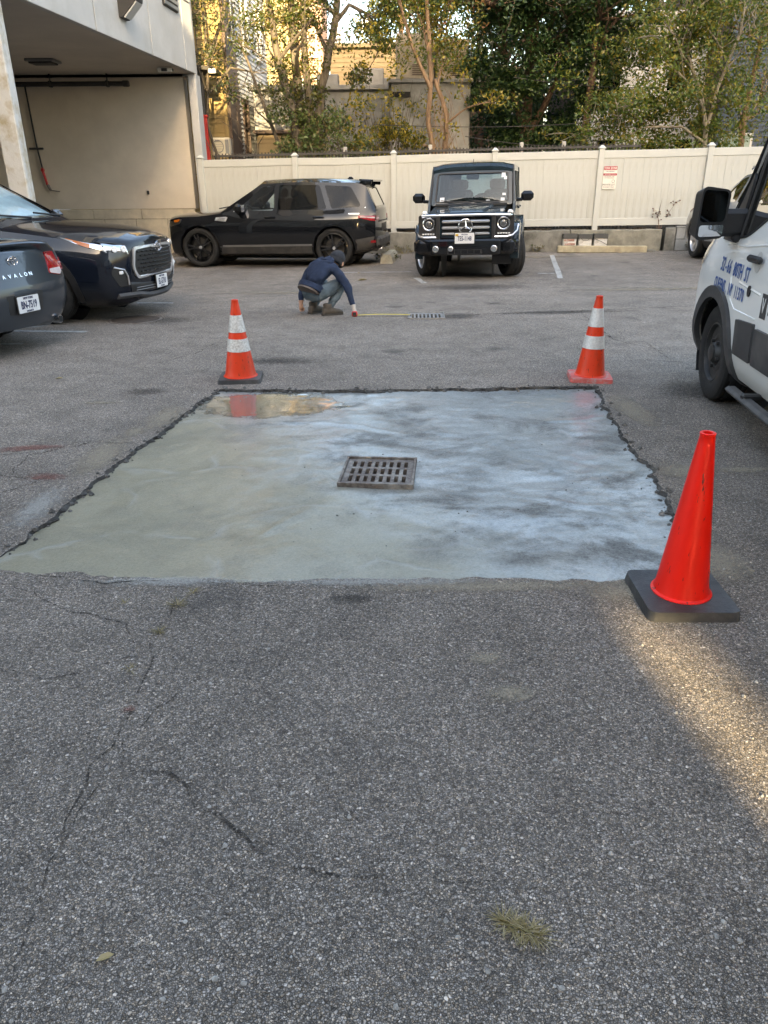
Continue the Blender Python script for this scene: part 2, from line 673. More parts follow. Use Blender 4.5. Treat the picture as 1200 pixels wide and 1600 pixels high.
M_REDP = plain('faded_red_paint', (.20, .075, .06), .9, var=.4, vs=20, dirt=(.09, .085, .085), ds=12)

# ------------------------------------------------------------------ ground
make('ground', [(-220, -220, -.4), (220, -220, -.4), (220, 260, -.4), (-220, 260, -.4)], [(0, 1, 2, 3)], M_SOIL)['kind'] = 'structure'

HOLE = [(-1.38, 6.17), (-.6, 6.11), (.55, 6.12), (1.35, 6.18), (1.81, 6.17), (1.73, 5.73), (1.67, 5.38), (1.62, 4.84), (1.60, 4.57), (1.59, 4.16), (1.54, 3.81),
        (1.49, 3.54), (1.38, 3.17), (1.27, 2.86), (1.10, 2.82), (.55, 2.84), (0, 2.85), (-.55, 2.84), (-1.12, 2.88), (-1.42, 2.93), (-1.80, 2.97),
        (-1.74, 3.40), (-1.71, 3.69), (-1.67, 4.06), (-1.62, 4.45), (-1.55, 4.98), (-1.47, 5.63)]
_rnd = random.Random(3)
hole = []
for i in range(len(HOLE)):
    a, b = Vector(HOLE[i]), Vector(HOLE[(i + 1) % len(HOLE)])
    nseg = max(2, int((b - a).length / .035))
    for k in range(nseg):
        p = a.lerp(b, k / nseg)
        nn = noise.noise(Vector((p.x * 6, p.y * 6, 1))) * .035 + noise.noise(Vector((p.x * 17, p.y * 17, 5))) * .022
        d = (b - a).normalized()
        hole.append((p.x + d.y * nn + _rnd.uniform(-.006, .006), p.y - d.x * nn + _rnd.uniform(-.006, .006)))


def grate_outline(cx, cy, w, d, rz, grow=0.0):
    c, s = math.cos(rz), math.sin(rz)
    return [(cx + (x * c - y * s), cy + (x * s + y * c)) for x, y in ((-w / 2 - grow, -d / 2 - grow), (w / 2 + grow, -d / 2 - grow), (w / 2 + grow, d / 2 + grow), (-w / 2 - grow, d / 2 + grow))]


FAR_GRATE = (.56, 9.86, .44, .44, R(-2))
NEAR_GRATE = (-.03, 4.18, .40, .43, R(-5))
fg_hole = grate_outline(*FAR_GRATE, grow=.012)
LOT = [(-16, -15), (13, -15), (13, 19.0), (7.6, 18.86), (4.2, 19.15), (.2, 19.62), (-4.35, 20.25), (-4.35, 21.9), (-16, 21.9)]
mb = MB()
P, tr, ed = cdt(LOT, [hole, fg_hole], .8)
mb.add([(p[0], p[1], hz(*p)) for p in P], tr)
n0 = len(mb.f)
N = len(hole)
rings = []
for lev, (zz, off) in enumerate(((-.0, 0), (-.018, .012), (-.04, .002), (-.075, .03))):
    ring = []
    for i, p in enumerate(hole):
        a, b = Vector(hole[i - 1]), Vector(hole[(i + 1) % N])
        d = (b - a).normalized()
        inn = Vector((-d.y, d.x)) * -1
        if lev == 0:
            o_ = 0
        else:
            o_ = -(off + _rnd.uniform(-.012, .014))
        # the outline runs clockwise: its inner side lies to the right
        ring.append((p[0] + inn.x * -o_, p[1] + inn.y * -o_, zz + (0 if lev == 0 else _rnd.uniform(-.005, .005))))
    rings.append(ring)
base = len(mb.v)
vs = [q for r_ in rings for q in r_]
fs = []
for l in range(3):
    for i in range(N):
        j = (i + 1) % N
        fs.append((l * N + i, l * N + j, (l + 1) * N + j, (l + 1) * N + i))
mb.add(vs, fs)
lot = mb.build('parking_lot_asphalt', [M_ASPH, M_BROKEN], recalc=False)
lot.data.polygons.foreach_set('material_index', [0] * n0 + [1] * len(fs))
lot['kind'] = 'structure'


# concrete slab inside the cut
def slab_z(x, y):
    f = sstep(3.5, 2.92, y)
    z = -.022 + .019 * f
    w = 1.0 - .75 * f
    q = Vector((x * 1.1, y * 1.6, 0))
    z += w * .010 * noise.noise(q * 1.3)
    z += w * .007 * abs(noise.noise(Vector((x * 2.2 + y * 1.1, y * 3.1 - x * .7, 2.0))))
    z += w * .0035 * noise.noise(Vector((x * 9, y * 13, 4)))
    # trowel ridges
    for (x0, y0, dx, dy, L) in ((.3, 3.0, .55, .75, .9), (.2, 4.9, -.9, .35, 1.2), (-.7, 3.2, .35, .9, .6), (.6, 3.9, .9, -.2, .8), (.9, 5.2, .95, .3, .8), (-.5, 4.5, .6, -.8, .7)):
        t_ = (x - x0) * dx + (y - y0) * dy
        s_ = -(x - x0) * dy + (y - y0) * dx + .10 * math.sin(t_ * 3.1) + .03 * noise.noise(Vector((t_ * 5, x0, 0)))
        if 0 < t_ < L:
            z += w * .007 * math.exp(-(s_ / .018) ** 2) * math.sin(math.pi * t_ / L)
    pd = ((x + .98) / .6) ** 2 + ((y - 5.74) / .42) ** 2
    z = z * (1 - math.exp(-pd * 1.3)) + (-.030) * math.exp(-pd * 1.3)
    return z


big = []
for i, p in enumerate(hole):
    a, b = Vector(hole[i - 1]), Vector(hole[(i + 1) % N])
    d = (b - a).normalized()
    big.append((p[0] - d.y * .0, p[1] + d.x * .0))
cxm, cym = .05, 4.5
big = [(cxm + (x - cxm) * 1.03, cym + (y - cym) * (1.03 if y > 4 else 1.012)) for x, y in big[::3]]
ng_hole = grate_outline(*NEAR_GRATE, grow=-.012)
P, tr, ed = cdt(big, [ng_hole], .026)
mb = MB()
mb.add([(x, y, slab_z(x, y)) for x, y in P], tr)
slab = mb.build('wet_concrete_slab', M_CONC, smooth=True, angle=180)
tag(slab, 'fresh wet grey concrete patch filling the square cut in the asphalt', 'concrete patch')


def drain(name, spec, z, rows, cols, label, m, lift):
    cx, cy, w, d, rz = spec
    g = empty(name, (cx, cy, z), (0, 0, rz), label, 'drain grate')
    out = rect(-w / 2, -d / 2, w / 2, d / 2, .012, 2)
    hs = []
    mx, my = w * .055, d * .075
    cw, rh = (w - 2 * mx) / cols, (d - 2 * my) / rows
    for i in range(cols):
        for j in range(rows):
            x0, y0 = -w / 2 + mx + i * cw, -d / 2 + my + j * rh
            hs.append(rect(x0 + cw * .25, y0 + rh * .12, x0 + cw * .77, y0 + rh * .88))
    b = MB()
    b.sheet(out, lambda u, v, t: (u, v, lift - t), hs, thick=.035)
    b.build('grid', m, g)
    f = MB()
    for a, b_, s in (((0, d / 2 + .009, lift - .012), 0, (w + .036, .014, .05)), ((0, -d / 2 - .009, lift - .012), 0, (w + .036, .014, .05))):
        f.box(a, s, .002)
    for sx in (-1, 1):
        f.box((sx * (w / 2 + .009), 0, lift - .012), (.014, d + .001, .05), .002)
    f.build('frame', m, g)
    p = MB()
    zb = -.5
    for sx in (-1, 1):
        p.box((sx * (w / 2 + .02), 0, zb / 2 - .04), (.03, d + .07, -zb), 0)
        p.box((0, sx * (d / 2 + .02), zb / 2 - .04), (w + .01, .03, -zb), 0)
    p.box((0, 0, zb), (w, d, .04))
    p.build('pit', M_DARK, g)
    return g


dr = drain('storm_drain', NEAR_GRATE, -.025, 3, 8, 'rusty iron drain grate set in the middle of the wet concrete', M_IRON, .022)
M_LIT = plain('litter', (.33, .28, .17), .8, var=.3)
for k, (u, v, a) in enumerate(((-.155, -.03, .4), (-.17, -.14, .9), (.12, -.01, 1.2), (.13, .0, .2), (.17, .01, 2.0), (.11, -.04, .7))):
    b = MB()
    b.box((u, v, -.025), (.05, .022, .006), .001, rz=a, rx=.3)
    b.build('leaf_scrap', M_LIT, dr)
M_GRATE2 = plain('bright_iron', (.25, .245, .235), .55, .3, var=.3, vs=30)
drain('storm_drain', FAR_GRATE, hz(.56, 9.86), 1, 8, 'grey iron drain grate at the end of the yellow tape', M_GRATE2, .006)


# crumbs along the broken edge, loose stones on the lot
def stones(name, spots, m, label=None):
    b = MB()
    for (x, y, z, s) in spots:
        k = 6
        vs = [(x + _rnd.uniform(-.15, .15) * s, y + _rnd.uniform(-.15, .15) * s, z + s * _rnd.uniform(.45, .75))]
        for j in range(k):
            a = 2 * math.pi * j / k + _rnd.uniform(-.3, .3)
            rr = s * _rnd.uniform(.4, .62)
            vs.append((x + rr * math.cos(a), y + rr * math.sin(a), z + s * _rnd.uniform(.05, .35)))
        fs = [(0, 1 + j, 1 + (j + 1) % k) for j in range(k)]
        vs += [(v[0], v[1], z - s * .25) for v in vs[1:]]
        fs += [(1 + j, 1 + k + j, 1 + k + (j + 1) % k, 1 + (j + 1) % k) for j in range(k)]
        b.add(vs, fs)
    o = b.build(name, m)
    o['kind'] = 'stuff'
    if label:
        o['label'] = label
    return o


sp = []
for i, p in enumerate(hole):
    if p[1] < 2.97 and p[0] < 1.1:
        cnt = 0
    else:
        cnt = _rnd.choice((0, 1, 2, 2))
    for k in range(cnt):
        s = _rnd.choice((.007, .010, .012, .016, .022, .034))
        ox, oy = _rnd.gauss(0, .026), _rnd.gauss(0, .026)
        x, y = p[0] + ox, p[1] + oy
        sp.append((x, y, 0 if not inside((x, y), hole) else slab_z(x, y), s))
stones('asphalt_crumbs', sp, M_CRUMB, 'dark broken asphalt crumbs along the edge of the cut')
sp = []
for k in range(900):
    y = .75 + 13 * _rnd.random() ** 1.8
    x = _rnd.uniform(-1, 1) * (.55 * y + .4)
    if inside((x, y), hole):
        continue
    sp.append((x, y, hz(x, y), _rnd.choice((.006, .007, .008, .010, .013))))
stones('loose_gravel', sp, plain('pale_gravel', (.30, .29, .27), .85, var=.5, vs=50), 'small pale pebbles strewn over the asphalt')
sp = []
for k in range(60):
    x, y = _rnd.uniform(-1.3, 1.5), _rnd.uniform(3.1, 6.0)
    sp.append((x, y, slab_z(x, y), _rnd.choice((.005, .007, .010))))
stones('concrete_specks', sp, M_CRUMB, 'dark grit fallen on the wet concrete')


# cracks: narrow ragged strips of dark open joint
def crack(pts, w, name='crack'):
    b = MB()
    pp = []
    for i in range(len(pts) - 1):
        a, c = Vector(pts[i]), Vector(pts[i + 1])
        n = max(2, int((c - a).length / .04))
        for k in range(n):
            q = a.lerp(c, k / n)
            d = (c - a).normalized()
            j = noise.noise(Vector((q.x * 9, q.y * 9, 3))) * .03 + _rnd.uniform(-.006, .006)
            pp.append(Vector((q.x - d.y * j, q.y + d.x * j)))
    vs, fs = [], []
    for i, q in enumerate(pp):
        d = (pp[min(i + 1, len(pp) - 1)] - pp[max(i - 1, 0)]).normalized()
        ww = w * 1.45 * (.55 + .9 * abs(noise.noise(Vector((q.x * 7, q.y * 7, 8))))) * math.sin(math.pi * (i + .5) / len(pp)) ** .4
        for s in (-1, 1):
            x, y = q.x - d.y * ww * s, q.y + d.x * ww * s
            vs.append((x, y, hz(x, y) + .0035))
        if i:
            fs.append((2 * i - 2, 2 * i - 1, 2 * i + 1, 2 * i))
    b.add(vs, fs)
    o = b.build(name, M_CRACKF, lot)
    return o


M_CRACKF = m_crack()
for pts, w in (
        ([(-.80, 1.72), (-.62, 1.70), (-.5, 1.58), (-.38, 1.45), (-.25, 1.36), (-.06, 1.33), (.1, 1.33)], .006),
        ([(-.80, 1.72), (-.76, 1.95), (-.62, 2.2)], .003), ([(-.80, 1.72), (-.84, 1.5), (-.9, 1.38)], .003),
        ([(-.84, 2.80), (-.86, 2.4), (-.82, 2.0), (-.86, 1.6), (-.84, 1.25), (-.78, .95)], .004), ([(-.86, 2.3), (-1.15, 2.15), (-1.4, 2.2)], .004), ([(-2.6, 3.5), (-2.2, 3.75), (-1.95, 4.15), (-1.75, 4.3)], .006), ([(-2.2, 4.1), (-2.25, 4.5), (-2.0, 4.75)], .006),
        ([(-1.66, 2.85), (-1.3, 2.62), (-1.0, 2.5), (-.92, 2.3)], .004), ([(-1.5, 2.9), (-1.2, 2.83), (-.9, 2.84)], .006), ([(-.75, 2.84), (-.5, 2.78), (-.35, 2.82)], .005),
        ([(-2.7, 4.5), (-2.2, 4.55), (-1.9, 4.75), (-1.6, 4.72)], .008), ([(-2.5, 4.2), (-2.1, 4.1), (-1.95, 4.0)], .006),
        ([(-6, 12.2), (-4, 12.6), (-2, 12.7), (.2, 12.75)], .016), ([(.8, 9.9), (2.2, 10.1), (4.5, 10.6), (7, 10.7)], .022), ([(2.6, 10.1), (2.5, 8.2), (2.9, 7.4)], .010),
        ([(2.0, 9.0), (2.8, 8.0), (2.75, 7.0)], .007), ([(2.2, 13.3), (4.5, 12.2), (6.5, 12.4), (9, 12.3)], .018), ([(-3.2, 8.6), (-1.6, 8.4), (-.2, 8.9), (.34, 9.85)], .008),
        ([(-2.2, 7.1), (-1.9, 7.6), (-1.8, 8.2)], .007), ([(1.9, 7.4), (3.2, 6.9), (4.1, 7.3)], .007), ([(.1, 1.33), (.5, 1.28), (.8, 1.3)], .002)):
    crack(pts, w)


# stains and dust lying on the asphalt, each with a ragged outline of its own
def blotch(cx, cy, rx, ry, m, name, n=40, rz=0, dz=.003):
    out = []
    for k in range(n):
        a = 2 * math.pi * k / n
        q = 1 + .45 * noise.noise(Vector((math.cos(a) * 1.6 + cx, math.sin(a) * 1.6 + cy, 1))) + .22 * noise.noise(Vector((math.cos(a) * 5, math.sin(a) * 5, cx)))
        x, y = rx * q * math.cos(a), ry * q * math.sin(a)
        out.append((cx + x * math.cos(rz) - y * math.sin(rz), cy + x * math.sin(rz) + y * math.cos(rz)))
    b = MB()
    b.sheet(out, lambda u, v, t: (u, v, hz(u, v) + dz), res=max(rx, ry) / 3)
    o = b.build(name, m, lot)
    return o


M_FDUST = m_stain('sand_film', (.30, .26, .20), .6)
M_FOIL = m_stain('oil_film', (.035, .034, .033), .42)
M_FRED = m_stain('red_paint_film', (.20, .085, .07), .55)
M_FPALE = m_stain('cement_film', (.34, .335, .31), .6)
for (x, y, rx, ry, rz, m) in ((-1.78, 4.55, .16, .55, -.12, M_FDUST), (-1.62, 5.35, .14, .5, -.2, M_FDUST), (-1.84, 3.7, .12, .4, -.05, M_FPALE), (-1.72, 5.0, .09, .2, -.2, M_FDUST), (1.72, 4.1, .24, .2, 0, M_FDUST),
                             (2.1, 4.15, .30, .09, .1, M_FDUST), (2.75, 4.7, .3, .1, .2, M_FDUST), (1.86, 5.5, .16, .6, .1, M_FDUST), (1.5, 3.0, .2, .25, 0, M_FDUST), (.45, 2.78, .75, .07, 0, M_FDUST), (1.0, 2.72, .3, .12, 0, M_FDUST),
                             (-.9, 2.84, .5, .06, 0, M_FPALE), (0, 2.82, .6, .05, 0, M_FPALE), (-2.55, 4.35, .20, .14, .2, M_FRED), (-1.98, 4.12, .16, .07, -.3, M_FRED), (-2.3, 4.65, .35, .06, .3, M_FRED), (-.83, 1.98, .035, .025, .5, M_FRED),
                             (-.12, 2.68, .13, .055, -.2, M_FOIL), (.42, 2.05, .12, .06, .4, M_FDUST), (.36, 2.25, .08, .06, 0, M_FDUST), (-2.0, 6.1, .28, .16, .1, M_FOIL), (-2.2, 5.75, .2, .07, 0, M_FDUST),
                             (-1.0, 7.2, .5, .25, 0, M_FOIL), (1.4, 12.8, 1.3, .6, 0, M_FOIL), (1.5, 15.4, .9, 1.6, 0, M_FOIL), (-2.4, 17.0, 1.8, .7, 0, M_FOIL), (.9, 9.8, .5, .35, .1, M_FOIL), (2.4, 10.1, 1.4, .14, .15, M_FOIL),
                             (-3.0, 9.7, .9, .45, 0, M_FOIL), (-1.6, 12.4, 1.6, .25, .05, M_FDUST), (4.2, 12.2, 1.8, .3, 0, M_FDUST), (3.5, 17.9, 1.8, .4, -.1, M_FDUST), (2.6, 6.0, .5, .5, 0, M_FOIL), (2.2, 2.9, .7, .6, .3, M_FOIL)):
    blotch(x, y, rx, ry, m, 'stain', rz=rz, dz=.0028 + .00002 * (len(lot.children) % 40))

# parking lines
for k, pts in enumerate((((3.93, 18.3), (3.14, 13.75)), ((-4.9, 9.04), (-3.46, 8.88)), ((-3.6, 11.32), (-3.05, 11.26)), ((-5.2, 8.05), (-3.9, 8.2)), ((-1.4, 15.45), (.55, 15.3)), ((.62, 14.25), (.72, 13.4)), ((2.9, 14.6), (3.2, 14.55)))):
    a, c = Vector(pts[0]), Vector(pts[1])
    d = (c - a).normalized()
    b = MB()
    w = .05
    n = max(2, int((c - a).length / .15))
    vs, fs = [], []
    for i in range(n + 1):
        q = a.lerp(c, i / n)
        for s in (-1, 1):
            ww = w + _rnd.uniform(-.008, .008)
            x, y = q.x - d.y * ww * s, q.y + d.x * ww * s
            vs.append((x, y, hz(x, y) + .004))
        if i:
            fs.append((2 * i - 2, 2 * i - 1, 2 * i + 1, 2 * i))
    b.add(vs, fs)
    o = b.build('parking_line', M_LINE)
    o['kind'] = 'structure'

# manhole cover
mh = empty('manhole_cover', (-3.15, 9.75, hz(-3.15, 9.75)), label='round dark rusty manhole cover in front of the black crossover bumper', cat='manhole cover')
b = MB()
b.lathe([(.29, .0), (.29, .007), (.27, .010), (.05, .010)], 32)
b.build('lid', plain('rusty_lid', (.07, .055, .045), .7, .2, var=.4, vs=14, bump=.006, bs=60), mh)
b = MB()
b.lathe([(.30, .0), (.30, .006), (.335, .006), (.335, 0)], 32)
b.build('rim', M_IRON, mh)


# grass tufts growing from cracks
def tuft(x, y, n, h, spread, label, lean=(0, 0), line=(0, 0)):
    b = MB()
    for k in range(n):
        a = _rnd.uniform(0, 2 * math.pi)
        d = Vector((math.cos(a), math.sin(a), 0))
        q_ = _rnd.uniform(-1, 1)
        p0 = Vector((x + line[0] * q_, y + line[1] * q_, hz(x, y))) + d * _rnd.uniform(0, .4) * spread
        L = h * _rnd.uniform(.5, 1.2)
        out = _rnd.uniform(.5, 1.0) * spread
        w = .0010 * _rnd.uniform(.6, 1.4)
        s = Vector((-d.y, d.x, 0)) * w
        lv = Vector((lean[0], lean[1], 0))
        pts = [p0 + d * out * t_ ** 1.5 + lv * t_ ** 1.5 + Vector((0, 0, L * (t_ - .45 * t_ ** 2.5))) for t_ in (0, .35, .7, 1)]
        vs, fs = [], []
        for i, p in enumerate(pts):
            f = (1, .9, .6, .1)[i]
            vs += [p - s * f, p + s * f]
            if i:
                fs.append((2 * i - 2, 2 * i - 1, 2 * i + 1, 2 * i))
        b.add(vs, fs)
    o = b.build('grass_tuft', M_STRAW)
    tag(o, label, 'grass tuft', 'dry grass tufts in the asphalt')


tuft(.305, 1.185, 260, .032, .045, 'large dry grass tuft growing from the asphalt in the foreground', (.0, -.004), (.042, -.022))
tuft(-.84, 2.64, 50, .03, .05, 'yellowish grass tuft just below the edge of the wet concrete')
tuft(-.80, 2.74, 26, .02, .04, 'small straw-coloured grass wisp touching the concrete edge')
tuft(-.86, 2.44, 34, .025, .04, 'small star-shaped grass tuft below the yellowish one')
tuft(-.90, 2.20, 16, .015, .04, 'sparse flat straw wisp lowest in the left row of grass')
tuft(-1.06, 2.66, 10, .018, .03, 'tiny grass sprig left of the yellowish tuft')
M_DEAD = leaf_mat('fallen_leaf', [(.34, .27, .13), (.42, .36, .22), (.28, .20, .09)], .2)


def fallen_leaf(x, y, s, rz, label):
    b = MB()
    z = hz(x, y) + .006
    c, sn = math.cos(rz) * s, math.sin(rz) * s
    L = [(-1, 0, 0), (-.3, .42, .25), (.4, .38, .3), (1, 0, .1), (.4, -.38, .25), (-.3, -.42, .3), (0, 0, .02)]
    vs = [(x + u * c - v * sn, y + u * sn + v * c, z + w * s) for u, v, w in L]
    b.add(vs, [(6, i, (i + 1) % 6) for i in range(6)])
    tag(b.build('fallen_leaf', M_DEAD), label, 'leaf', 'fallen leaves on the asphalt')


fallen_leaf(-.36, 14.0, .09, .3, 'pale curled leaf on the asphalt right of the crouching worker')
fallen_leaf(-2.86, 6.55, .035, .2, 'pale yellow leaf on the grey asphalt left of the striped cone')
fallen_leaf(-.62, 1.12, .02, .4, 'thin straw-coloured leaf at the lower left of the asphalt')
fallen_leaf(-.45, 15.2, .05, 1.2, 'brown leaf near the parking line behind the crouching worker')


# ------------------------------------------------------------------ the white building on the left
M_STUCCO = plain('tan_stucco', (.66, .58, .475), .9, var=.07, vs=1.6, bump=.004, bs=140, dirt=(.60, .52, .42), ds=.7)
M_PANEL = plain('white_render_panel', (.47, .465, .45), .8, var=.07, vs=2.0, bump=.003, bs=90, dirt=(.42, .41, .385), ds=1.3)
M_SOFFIT = plain('soffit_paint', (.52, .475, .42), .9, var=.12, vs=.8, bump=.002, bs=60)
M_STONE = plain('base_stone', (.56, .49, .375), .9, var=.14, vs=4, bump=.005, bs=70, dirt=(.45, .39, .30), ds=2.2)
M_JOINT = plain('dark_joint', (.06, .058, .055), .95, var=0)
M_PIPE = plain('black_pipe', (.03, .028, .027), .6, var=.2)
M_RED = plain('red_paint', (.50, .035, .03), .5, var=.15)
M_COLUMN = plain('chipped_column_paint', (.62, .60, .56), .85, var=.1, vs=3, dirt=(.42, .34, .22), ds=3.5, bump=.004, bs=40)
M_GREYM = plain('grey_metal', (.22, .22, .22), .45, .5, var=.1)
M_WHITEP = plain('white_plastic', (.72, .71, .68), .5, var=.05)

B = empty('white_building', (-4.6, 20.9, 0), label='white office building with a deep open overhang above parked cars', cat='building')


def bld(mbx, name, m, **kw):
    """parts are written in world coordinates; put them under the building"""
    o = mbx.build(name, m, B, **kw)
    o.location = (4.6, -20.9, 0)
    return o


FA = Vector((-5.68, 7.8))
FB = Vector((-4.55, 21.3))
fd = (FB - FA).normalized()
fn_ = Vector((fd.y, -fd.x))          # towards the lot
Lf = (FB - FA).length
SOF = 4.08


def fpt(s, out, z):
    p = FA + fd * s + fn_ * out
    return (p.x, p.y, z)


# fascia: tall panels with open joints, two rows
joints = [0.0]
for yv in (10.6, 13.0, 15.6, 18.35, 20.55):
    joints.append((yv - FA.y) / fd.y)
joints.append(Lf)
for row, (z0, z1) in enumerate(((SOF, 5.52), (5.55, 8.6), (8.63, 11.8))):
    for i in range(len(joints) - 1):
        s0, s1 = joints[i] + .02, joints[i + 1] - .02
        if row == 2 or row == 1:
            pass
        b = MB()
        c = fpt((s0 + s1) / 2, -.06, (z0 + z1) / 2)
        b.box(c, (s1 - s0, .12, z1 - z0 - .004), .008, rz=math.atan2(fd.y, fd.x))
        bld(b, 'panel', M_PANEL)
b = MB()
c = fpt(Lf / 2, -.19, (SOF + 11.8) / 2 + .02)
b.box(c, (Lf - .06, .12, 11.8 - SOF - .05), 0, rz=math.atan2(fd.y, fd.x))
bld(b, 'joint_backing', M_JOINT)
# end face of the upper storeys (over the fence) and far wall
b = MB()
b.box((-9.9, 21.47, 7.9), (10.6, .3, 7.75), 0)
b.box((-16.4, 14.8, 7.9), (.3, 13.6, 7.75), 0)
bld(b, 'upper_wall', M_PANEL)
b = MB()
b.box((-10.7, 14.6, 11.9), (11.6, 13.8, .2), 0)
bld(b, 'roof', M_PIPE)
# soffit
b = MB()
so = [fpt(0, -.13, 0)[:2], fpt(Lf - .01, -.13, 0)[:2], (-4.66, 21.62), (-16.2, 21.62), (-16.2, 7.8)]
b.prism(so[::-1], 'z', SOF + .012, SOF + .2)
bld(b, 'soffit', M_SOFFIT)
# back wall of the open bay, pier at its free end, wall at the far left
b = MB()
b.box((-10.55, 21.5, 2.55), (11.3, .36, 3.08), 0)
b.box((-16.3, 14.6, 2.0), (.3, 13.6, 4.1), 0)
b.box((-13.0, 7.7, 2.0), (6.5, .3, 4.1), 0)
bld(b, 'stucco_wall', M_STUCCO)
b = MB()
b.box((-4.66, 21.45, 2.045), (.20, .52, 4.07), .012)
bld(b, 'pier', M_PANEL)
# stone base: two courses of blocks, joints left open over a dark core
b = MB()
b.box((-10.6, 21.44, .44), (11.2, .40, 1.1), 0)
bld(b, 'base_core', M_JOINT)
bx_rnd = random.Random(5)
for row, (z0, z1, w0) in enumerate(((-.12, .17, .95), (.178, .76, .78), (.768, 1.0, 1.3))):
    x = -4.9
    while x > -13.2:
        w = w0 * bx_rnd.uniform(.9, 1.1)
        b = MB()
        b.box((x - w / 2, 21.215 + bx_rnd.uniform(-.004, .004), (z0 + z1) / 2), (w - .01, .07, z1 - z0), .006)
        bld(b, 'stone', M_STONE)
        x -= w
# column at the edge of the overhang
b = MB()
b.box((-5.33, 12.1, 2.02), (.27, .27, 4.1), .015, rz=.08)
bld(b, 'column', M_COLUMN)
b = MB()
b.box((-8.6, 12.6, 2.02), (.3, .3, 4.1), .015, rz=.08)
bld(b, 'column', M_COLUMN)
# window band with louvre, high on the fascia
for s_, z0, z1, w in ((19.75, 5.16, 7.0, .95),):
    sc_ = (s_ - FA.y) / fd.y
    g = MB()
    g.box(fpt(sc_, .012, (z0 + z1) / 2), (w, .06, z1 - z0), .006, rz=math.atan2(fd.y, fd.x))
    fr = bld(g, 'louvre_frame', M_PIPE)
    for k in range(16):
        s = MB()
        s.box(fpt(sc_, .05, z0 + .06 + k * .11), (w - .06, .02, .07), .003, rz=math.atan2(fd.y, fd.x), rx=0)
        o = s.build('slat', M_GREYM, fr)
for s_, z0 in ((11.6, 6.2), (14.2, 6.2), (11.6, 9.3), (14.2, 9.3), (17.0, 9.3)):
    sc_ = (s_ - FA.y) / fd.y
    g = MB()
    g.box(fpt(sc_, .012, z0 + .8), (1.5, .06, 1.6), .006, rz=math.atan2(fd.y, fd.x))
    fr = bld(g, 'window_frame', M_GREYM)
    s = MB()
    s.box(fpt(sc_, .045, z0 + .8), (1.4, .012, 1.5), 0, rz=math.atan2(fd.y, fd.x))
    s.build('pane', glass('dark_pane', (.05, .06, .07), .02), fr)

M_LENS = plain('lamp_lens', (.55, .56, .56), .15, var=0)
fl = empty('flood_light', fpt((16.9 - FA.y) / fd.y, 0, 4.66), (0, 0, math.atan2(fd.y, fd.x)), 'dark wedge-shaped floodlight mounted on the white fascia panel', 'floodlight')
b = MB()
b.prism([(0, -.18), (-.06, -.18), (-.36, .10), (-.37, .18), (0, .20)][::-1], 'x', -.18, .18)
b.build('housing', M_PIPE, fl)
b = MB()
b.prism([(-.085, -.165), (-.345, .085), (-.365, .07), (-.105, -.18)][::-1], 'x', -.15, .15)
b.build('lens', M_LENS, fl)
cm = empty('security_camera', (-5.02, 20.1, SOF), label='small white security camera under the soffit edge', cat='camera')
b = MB()
b.box((0, 0, -.05), (.34, .12, .09), .02)
b.build('body', M_WHITEP, cm)
b = MB()
b.box((.0, -.065, -.055), (.14, .03, .06), .01)
b.box((.18, -.0, -.055), (.03, .07, .06), .01)
b.build('lens', M_PIPE, cm)
cl = empty('ceiling_fixture', (-7.35, 18.9, SOF), label='dark rectangular light fixture on the soffit', cat='light fixture')
b = MB()
b.box((0, 0, -.02), (.62, .5, .05), .01)
b.build('frame', M_GREYM, cl)
b = MB()
b.box((0, 0, -.06), (.5, .38, .04), .01)
b.build('cover', M_PIPE, cl)
pp = empty('sprinkler_pipe', (-9, 21.0, 0), label='black horizontal pipe hung along the top of the tan wall', cat='pipe')
pb = MB()
pb.tube([(-4.0, .05, 3.86), (2.75, .05, 3.86)], .055, 10)
for x in (-2.5, -.7, .9, 2.3):
    pb.tube([(x, .05, 3.86), (x, .05, SOF)], .018, 6)
    pb.box((x, .05, 3.86), (.06, .14, .14), .01)
pb.box((2.75, .05, 3.86), (.16, .13, .13), .02)
pb.build('pipe_run', M_PIPE, pp)
ri = empty('standpipe', (-8.80, 21.18, .25), label='thin black riser pipe with a red valve on the tan wall', cat='pipe')
rb = MB()
rb.tube([(-.02, .08, 3.6), (.02, .08, 2.25), (.07, .08, 1.75)], .022, 8)
rb.box((.0, .08, 2.2), (.36, .06, .05), .01)
rb.build('pipe', M_PIPE, ri)
vb = MB()
vb.tube([(.06, .07, 1.75), (.13, .07, 1.35)], [.032, .032], 8)
vb.box((.08, .05, 1.7), (.09, .07, .08), .02)
vb.build('valve', M_RED, ri)
db = MB()
db.tube([(.14, .07, 1.35), (.2, .06, 1.22)], [.04, .03], 8)
db.tube([(.2, .06, 1.22), (.42, .08, 1.19)], .014, 6)
db.build('drain_stub', M_IRON, ri)
b = MB()
b.box((-6.1, 21.3, 1.40), (.06, .03, .09), .01)
tag(b.build('wall_tap', M_PIPE), 'tiny dark tap low on the tan stucco wall', 'tap')

# ------------------------------------------------------------------ low concrete wall, block wall
M_OLDC = plain('old_concrete', (.235, .225, .195), .92, var=.25, vs=5, bump=.01, bs=45, dirt=(.10, .095, .08), ds=1.6)
M_OLDC2 = plain('stained_concrete', (.25, .235, .19), .92, var=.25, vs=6, bump=.01, bs=45, dirt=(.15, .14, .11), ds=2.2)
M_CMU = plain('grey_block', (.30, .30, .285), .92, var=.14, vs=8, bump=.008, bs=90, dirt=(.20, .195, .18), ds=4)
M_MORTAR = plain('mortar', (.15, .145, .135), .95, var=.1)
M_TIMBER = plain('weathered_beam', (.43, .37, .25), .9, var=.2, vs=7, bump=.006, bs=60, dirt=(.3, .25, .17), ds=4)


